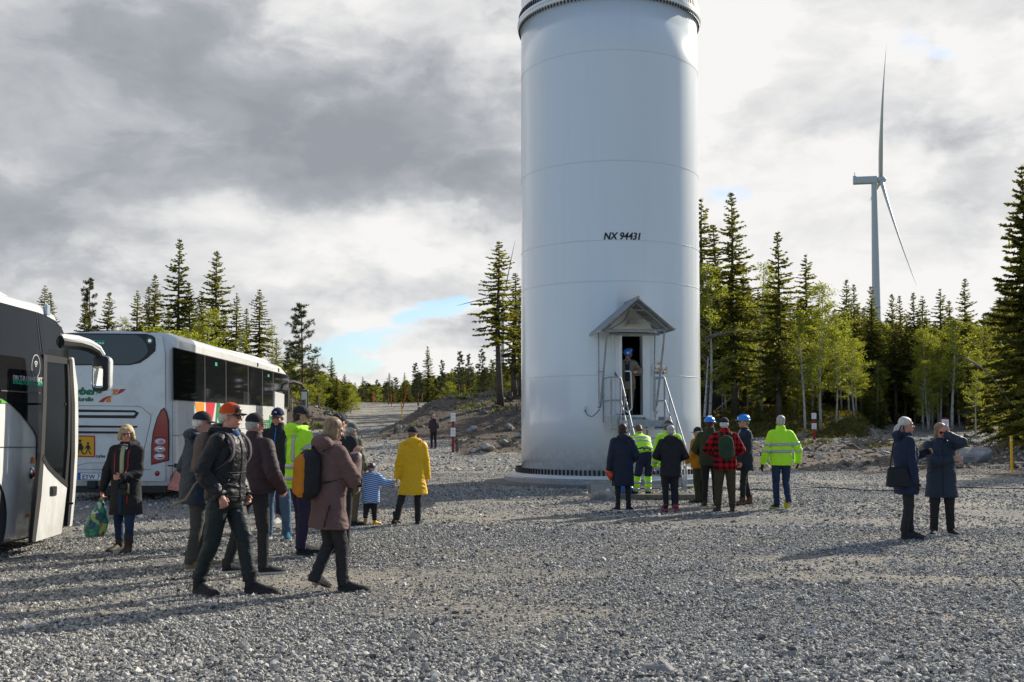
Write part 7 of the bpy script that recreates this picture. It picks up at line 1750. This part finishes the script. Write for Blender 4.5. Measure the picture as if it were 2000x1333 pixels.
# 26, 27 in the doorway
q = DM @ Vector((-.13, .14, ZB+.01))
person('man in a beige jacket and blue hard hat stepping out of the tower door', 1222, 0, 1.70, 172, at=q, fl=(-.07, .02), fr=(.09, -.02), hr=(.22, .22, 1.02), hl=(-.26, .18, 1.12), near=True, lean=6, head=(4, 22), hip=(0, -.04), hipdrop=.012, jacket=dict(mat=C_beige, hem=.40, fat=1.05, front=[(.82, .52, 0, .11, C_navy2, 'sweater'), (.70, .695, 0, .0, C_navy2, 'sweater')][:1]),
    trousers=TR_(C_khaki, 1.1), shoes=(C_charc, M_soled), hair=('undercap', H_grey), hat=(M_blue, M_blue, dict(kind='helmet')), skin=skin_red, glasses='sun', curl=(.6, .6))
pd = bpy.data.objects[-1] if False else None
q = DM @ Vector((.10, -.55, ZB-.0))
person('dim figure in a blue hard hat waiting inside the tower doorway', 1243, 0, 1.76, 190, at=q, jacket=dict(mat=C_navy2, hem=.46, fat=1.05), trousers=TR_(C_navy2), shoes=(C_charc, M_soled), hair=('undercap', H_dark), hat=(M_blue, M_blue, dict(kind='helmet')), hl=(-.28, .3, 1.1), curl=(.5, .5))

# ================================================================== things on the lot
# clear crate, blue bag, beam, marker posts, poles, cables, stumps
plastic = glass_mat('clear_plastic', (.42, .46, .50), .62, .15)
c_ = G(1175, 977); cr = empty('plastic_crate', c_, R(6), 'clear plastic storage box on the gravel beside the tower', 'box')
m = MB()
w0, d0, w1, d1, h = .24, .17, .29, .21, .36
def wallp(a, b, c, d): m.add([a, b, c, d], [(0, 1, 2, 3)])
B_ = [(-w0, -d0, 0), (w0, -d0, 0), (w0, d0, 0), (-w0, d0, 0)]; T_ = [(-w1, -d1, h), (w1, -d1, h), (w1, d1, h), (-w1, d1, h)]
for i in range(4): wallp(B_[i], B_[(i+1) % 4], T_[(i+1) % 4], T_[i])
wallp(*B_); o = m.build('box_body', plastic, cr); o.modifiers.new('t', 'SOLIDIFY').thickness = .004
m = MB(); m.tube([(-w1, -d1, h), (w1, -d1, h), (w1, d1, h), (-w1, d1, h), (-w1, -d1, h)], .011, 6, caps=False); m.build('rim', plastic, cr)
m = MB(); m.box((.10, -.20, .24), (.07, .004, .09)); m.build('label', white_print, cr)
m = MB(); r_ = np.random.RandomState(3)
for k in range(9): m.ell((r_.uniform(-.15, .15), r_.uniform(-.08, .08), .06+r_.uniform(0, .06)), (.07, .05, .045), 8, 5)
me = remesh(m, .012, 1); wrinkle(me, .02, 8); o = link_mesh('crumpled_cloth', me, None, C_beige, True); o.location = c_; o.rotation_euler = (0, 0, R(6)); tag(o, 'crumpled beige cloth lying inside the clear plastic box', 'cloth')
m = MB(); m.ell((0, 0, .13), (.20, .12, .15), 14, 8); m.ell((.1, .03, .2), (.09, .07, .1), 10, 6); me = remesh(m, .014, 1); wrinkle(me, .035, 12); c2 = G(1222, 973); o = link_mesh('plastic_bag', me, None, material('blue_plastic', (.04, .12, .32), .3), True); o.location = c2; tag(o, 'crumpled blue plastic bag behind the legs of the navy coat', 'bag')
wood = material('weathered_timber', (.17, .15, .115), .85, var=.3, vscale=9, bump=.5, bscale=25, bdist=.01)
a, b = G(1205, 976), G(1366, 976); m = MB(); m.box(((a.x+b.x)/2, (a.y+b.y)/2, .06), ((b-a).length, .16, .11)); o = m.build('timber_beam', wood, None, bevel=.008); tag(o, 'grey timber beam lying on the gravel in front of the tower', 'beam')
a, b = G(1230, 955), G(1345, 953); m = MB(); m.box(((a.x+b.x)/2, a.y-.05, .055), ((b-a).length, .22, .04)); o = m.build('plank', wood, None, bevel=.005); tag(o, 'flat plank lying between the beam and the tower base', 'plank')
post_red = material('post_red', (.22, .025, .02), .7, var=.2)
def marker(px, y, top, label, w_=.12):
    x = float(W(px, 850, y).x); z = T(x, y); zt = W(px, top, y).z; root = empty('marker_post', (x, y, z), 0, label, 'marker post')
    m = MB(); m.box((0, 0, (zt-z)/2), (w_, .06, zt-z)); m.build('post', post_red, root, bevel=.005)
    hh = zt-z
    for q in (.0, .37):
        m = MB(); m.box((0, -.036, hh*(1-q)-.14*hh*.9), (w_*1.6, .012, hh*.21)); o = m.build('paper_sheet', white_print, root)
        for j in range(5):
            m = MB(); m.box((0, -.0435, hh*(1-q)-.14*hh*.9+hh*.07-j*hh*.034), (w_*1.1, .002, hh*.010)); m.build('print', material('grey_print', (.25, .25, .25), .6), o)
    return root
marker(885, 47.0, 805, 'red marker post with two white sheets left of the tower', .13); marker(1590, 60.5, 806, 'red marker post with two white sheets on the bank beyond the walking man', .17)
x = float(W(1846, 850, 40).x); root = empty('marker_post', (x, 40, T(x, 40)), 0, 'red topped notice post just above the woman in the slate parka', 'marker post'); zt = W(1846, 816, 40).z-T(x, 40)
m = MB(); m.box((0, 0, zt/2), (.16, .05, zt)); m.build('post', post_red, root); m = MB(); m.box((0, -.035, zt-.32), (.27, .015, .5)); o = m.build('paper_sheet', white_print, root)
for j in range(7):
    m = MB(); m.box((0, -.0435, zt-.16-j*.045), (.19, .002, .012)); m.build('print', MATS['grey_print'], o)
def stake(px, y, base_py, top, label, mat, w_=.05, name='stake', lean_=0):
    x = float(W(px, 850, y).x); z = T(x, y)-.05; zt = W(px, top, y).z; m = MB(); m.tube([(x, y, z), (x+lean_, y, zt)], w_, 8); o = m.build(name, mat, None, True); tag(o, label, name.replace('_', ' ')); return o
yel = material('stake_yellow', (.75, .42, .01), .5); redp = material('stake_red', (.60, .06, .03), .5)
x = float(W(1976, 900, 33.5).x); root = empty('marker_stake', (x, 33.5, T(x, 33.5)), 0, 'yellow stake standing in the brown dirt near the right edge', 'stake'); m = MB(); m.box((0, 0, .59), (.062, .062, 1.18)); m.build('post', yel, root); m = MB(); m.box((0, 0, 1.04), (.07, .07, .03)); m.build('collar', white_metal, root)
stake(787, 62, 816, 785, 'thin yellow pole sticking out of the mound behind the yellow raincoat', yel, .035, 'snow_pole', -.12)
stake(786, 95, 785, 757, 'tall red snow pole leaning beside the crest of the road', redp, .05, 'snow_pole', .45)
stake(666, 92, 785, 760, 'red snow pole on the left side of the sloping road', redp, .045, 'snow_pole', -.3); stake(764, 100, 785, 771, 'short red snow pole left of the leaning one at the road crest', redp, .045, 'snow_pole'); stake(908, 88, 772, 750, 'yellow pole on top of the mound before the far trees', yel, .045, 'snow_pole')
stake(730, 118, 780, 768, 'tiny red snow pole at the far road crest', redp, .05, 'snow_pole'); stake(728, 108, 780, 766, 'red snow pole left of the road crest', redp, .05, 'snow_pole')
# short concrete post near the left marker
x = float(W(893, 850, 47.3).x); m = MB(); m.box((x, 47.3, T(x, 47.3)+.22), (.16, .14, .5)); o = m.build('concrete_block', concrete, None, bevel=.02); tag(o, 'pale concrete block standing beside the left marker post', 'block')
# cables on the gravel
def cable(pts, r, label, mat=rubber):
    P = [G(px, py) for px, py in pts]; P = [Vector((p_.x, p_.y, T(p_.x, p_.y)+.03)) for p_ in P]; m = MB(); m.tube(bendpts(P, 1.0, 5), r, 6); o = m.build('cable', mat, None, True); tag(o, label, 'cable')
cable([(1330, 950), (1380, 953), (1440, 958), (1520, 961), (1600, 953), (1690, 960), (1760, 961), (1850, 954), (1930, 957), (2010, 958), (2120, 960)], .013, 'long black cable running across the gravel to the right edge')
cable([(960, 941), (1000, 945), (1060, 951)], .02, 'black hose at the left foot of the tower base'); cable([(1290, 952), (1310, 962), (1335, 955), (1322, 948), (1300, 950)], .018, 'black cable coiled at the foot of the tower stairs')
c_ = G(1533, 951); m = MB(); m.box((c_.x, c_.y, c_.z+.05), (.16, .08, .06)); m.box((c_.x+.1, c_.y, c_.z+.06), (.06, .06, .08)); o = m.build('cable_connector', red_p, None, bevel=.01); tag(o, 'red cable connector on the gravel behind the walking man', 'connector')
# stumps, roots, fallen trunks and branches
dead = material('dead_wood', (.20, .17, .14), .9, var=.35, vscale=7, bump=.6, bscale=20, bdist=.02); dead_d = material('dark_dead_wood', (.075, .06, .05), .9, var=.35, vscale=7, bump=.6, bscale=20, bdist=.02)
def stump(px, y, s_, label, seed, mat=dead):
    r = np.random.RandomState(seed); x = float(W(px, 850, y).x); z = T(x, y); m = MB(); m.tube([(0, 0, -.1), (0, 0, .25*s_), (.03, 0, .42*s_)], [.2*s_, .15*s_, .13*s_], 9)
    for k in range(11):
        a = r.uniform(0, 6.28); L = r.uniform(.4, 1.0)*s_; up = r.uniform(-.1, .8); m.tube([(0, 0, .1*s_), (math.cos(a)*L*.5, math.sin(a)*L*.5, up*L*.5+.1), (math.cos(a)*L, math.sin(a)*L*.7, up*L)], [.07*s_, .045*s_, .012*s_], 6)
    o = m.build('tree_stump', mat, None, True); o.location = (x, y, z); tag(o, label, 'stump')
stump(1668, 50, 1.3, 'uprooted stump with spiky roots left of the silver haired woman', 1); stump(1700, 51, 1.2, 'second uprooted stump nearer the silver haired woman', 2); stump(1716, 52, 1.1, 'smaller splintered stump just left of the silver haired woman', 6)
stump(1565, 60, .9, 'pale stump at the foot of the mossy bank left of the marker post', 3); stump(1450, 52, .8, 'dark broken stump behind the suit coat man', 4, dead_d); stump(995, 66, 1.3, 'grey root tangle on top of the mound against the tower', 5, dead_d)
def log(a, b, ya, yb, r0, label, mat=dead, curve=.2, name='log'):
    A = W(a[0], a[1], ya); B = W(b[0], b[1], yb); M1 = (A+B)/2+Vector((0, 0, curve)); m = MB(); pts = [A+(M1-A)*t_*2 if t_ < .5 else M1+(B-M1)*(t_-.5)*2 for t_ in np.linspace(0, 1, 8)]; m.tube(bendpts([A, M1, B], 3, 6), r0, 6, r_end=r0*.4); o = m.build(name, mat, None, True); tag(o, label, 'branch' if 'branch' in name else 'log')
log((1933, 922), (1984, 880), 41, 44, .07, 'pale bare trunk leaning in the brush left of the yellow stake', curve=.1); log((1905, 900), (1935, 915), 42, 43, .05, 'short pale branch in the brush near the large boulder', name='fallen_branch')
log((1885, 700), (1975, 790), 52, 50, .06, 'long bare branch hanging in front of the forest at the right', curve=.5, name='fallen_branch'); log((1374, 660), (1475, 648), 66, 64, .05, 'bare broken branch sticking out beside the tower edge', curve=.2, name='fallen_branch')
log((1376, 672), (1420, 655), 66, 65, .05, 'second bare branch just below the broken one by the tower', curve=.3, name='fallen_branch'); log((1400, 800), (1444, 775), 66, 70, .06, 'thin fallen trunk slanting at the forest edge right of the tower', name='log')
log((1376, 815), (1383, 700), 64, 64.3, .075, 'broken dead birch trunk standing against the right tower edge', bark_birch, .05, 'snag'); log((1640, 862), (1672, 852), 60, 60, .06, 'short log beside the gravel road on the right')
for k in range(26):
    r = random.Random(k+50); px = r.uniform(930, 1012) if k < 12 else r.uniform(1560, 1990); y = r.uniform(62, 70) if k < 12 else r.uniform(40, 56)
    x = float(W(px, 850, y).x); z = T(x, y); a = r.uniform(0, 6.28); L = r.uniform(.5, 1.5); m = MB(); m.tube([(0, 0, .05), (math.cos(a)*L*.5, math.sin(a)*L*.5, r.uniform(.1, .5)), (math.cos(a)*L, math.sin(a)*L, r.uniform(.0, .7))], [.04, .03, .01], 5)
    o = m.build('fallen_branch', dead if k % 2 else dead_d, None, True); o.location = (x, y, z); tag(o, 'dead stick poking out of the rubble bank', 'branch', 'dead sticks scattered on the rubble banks')
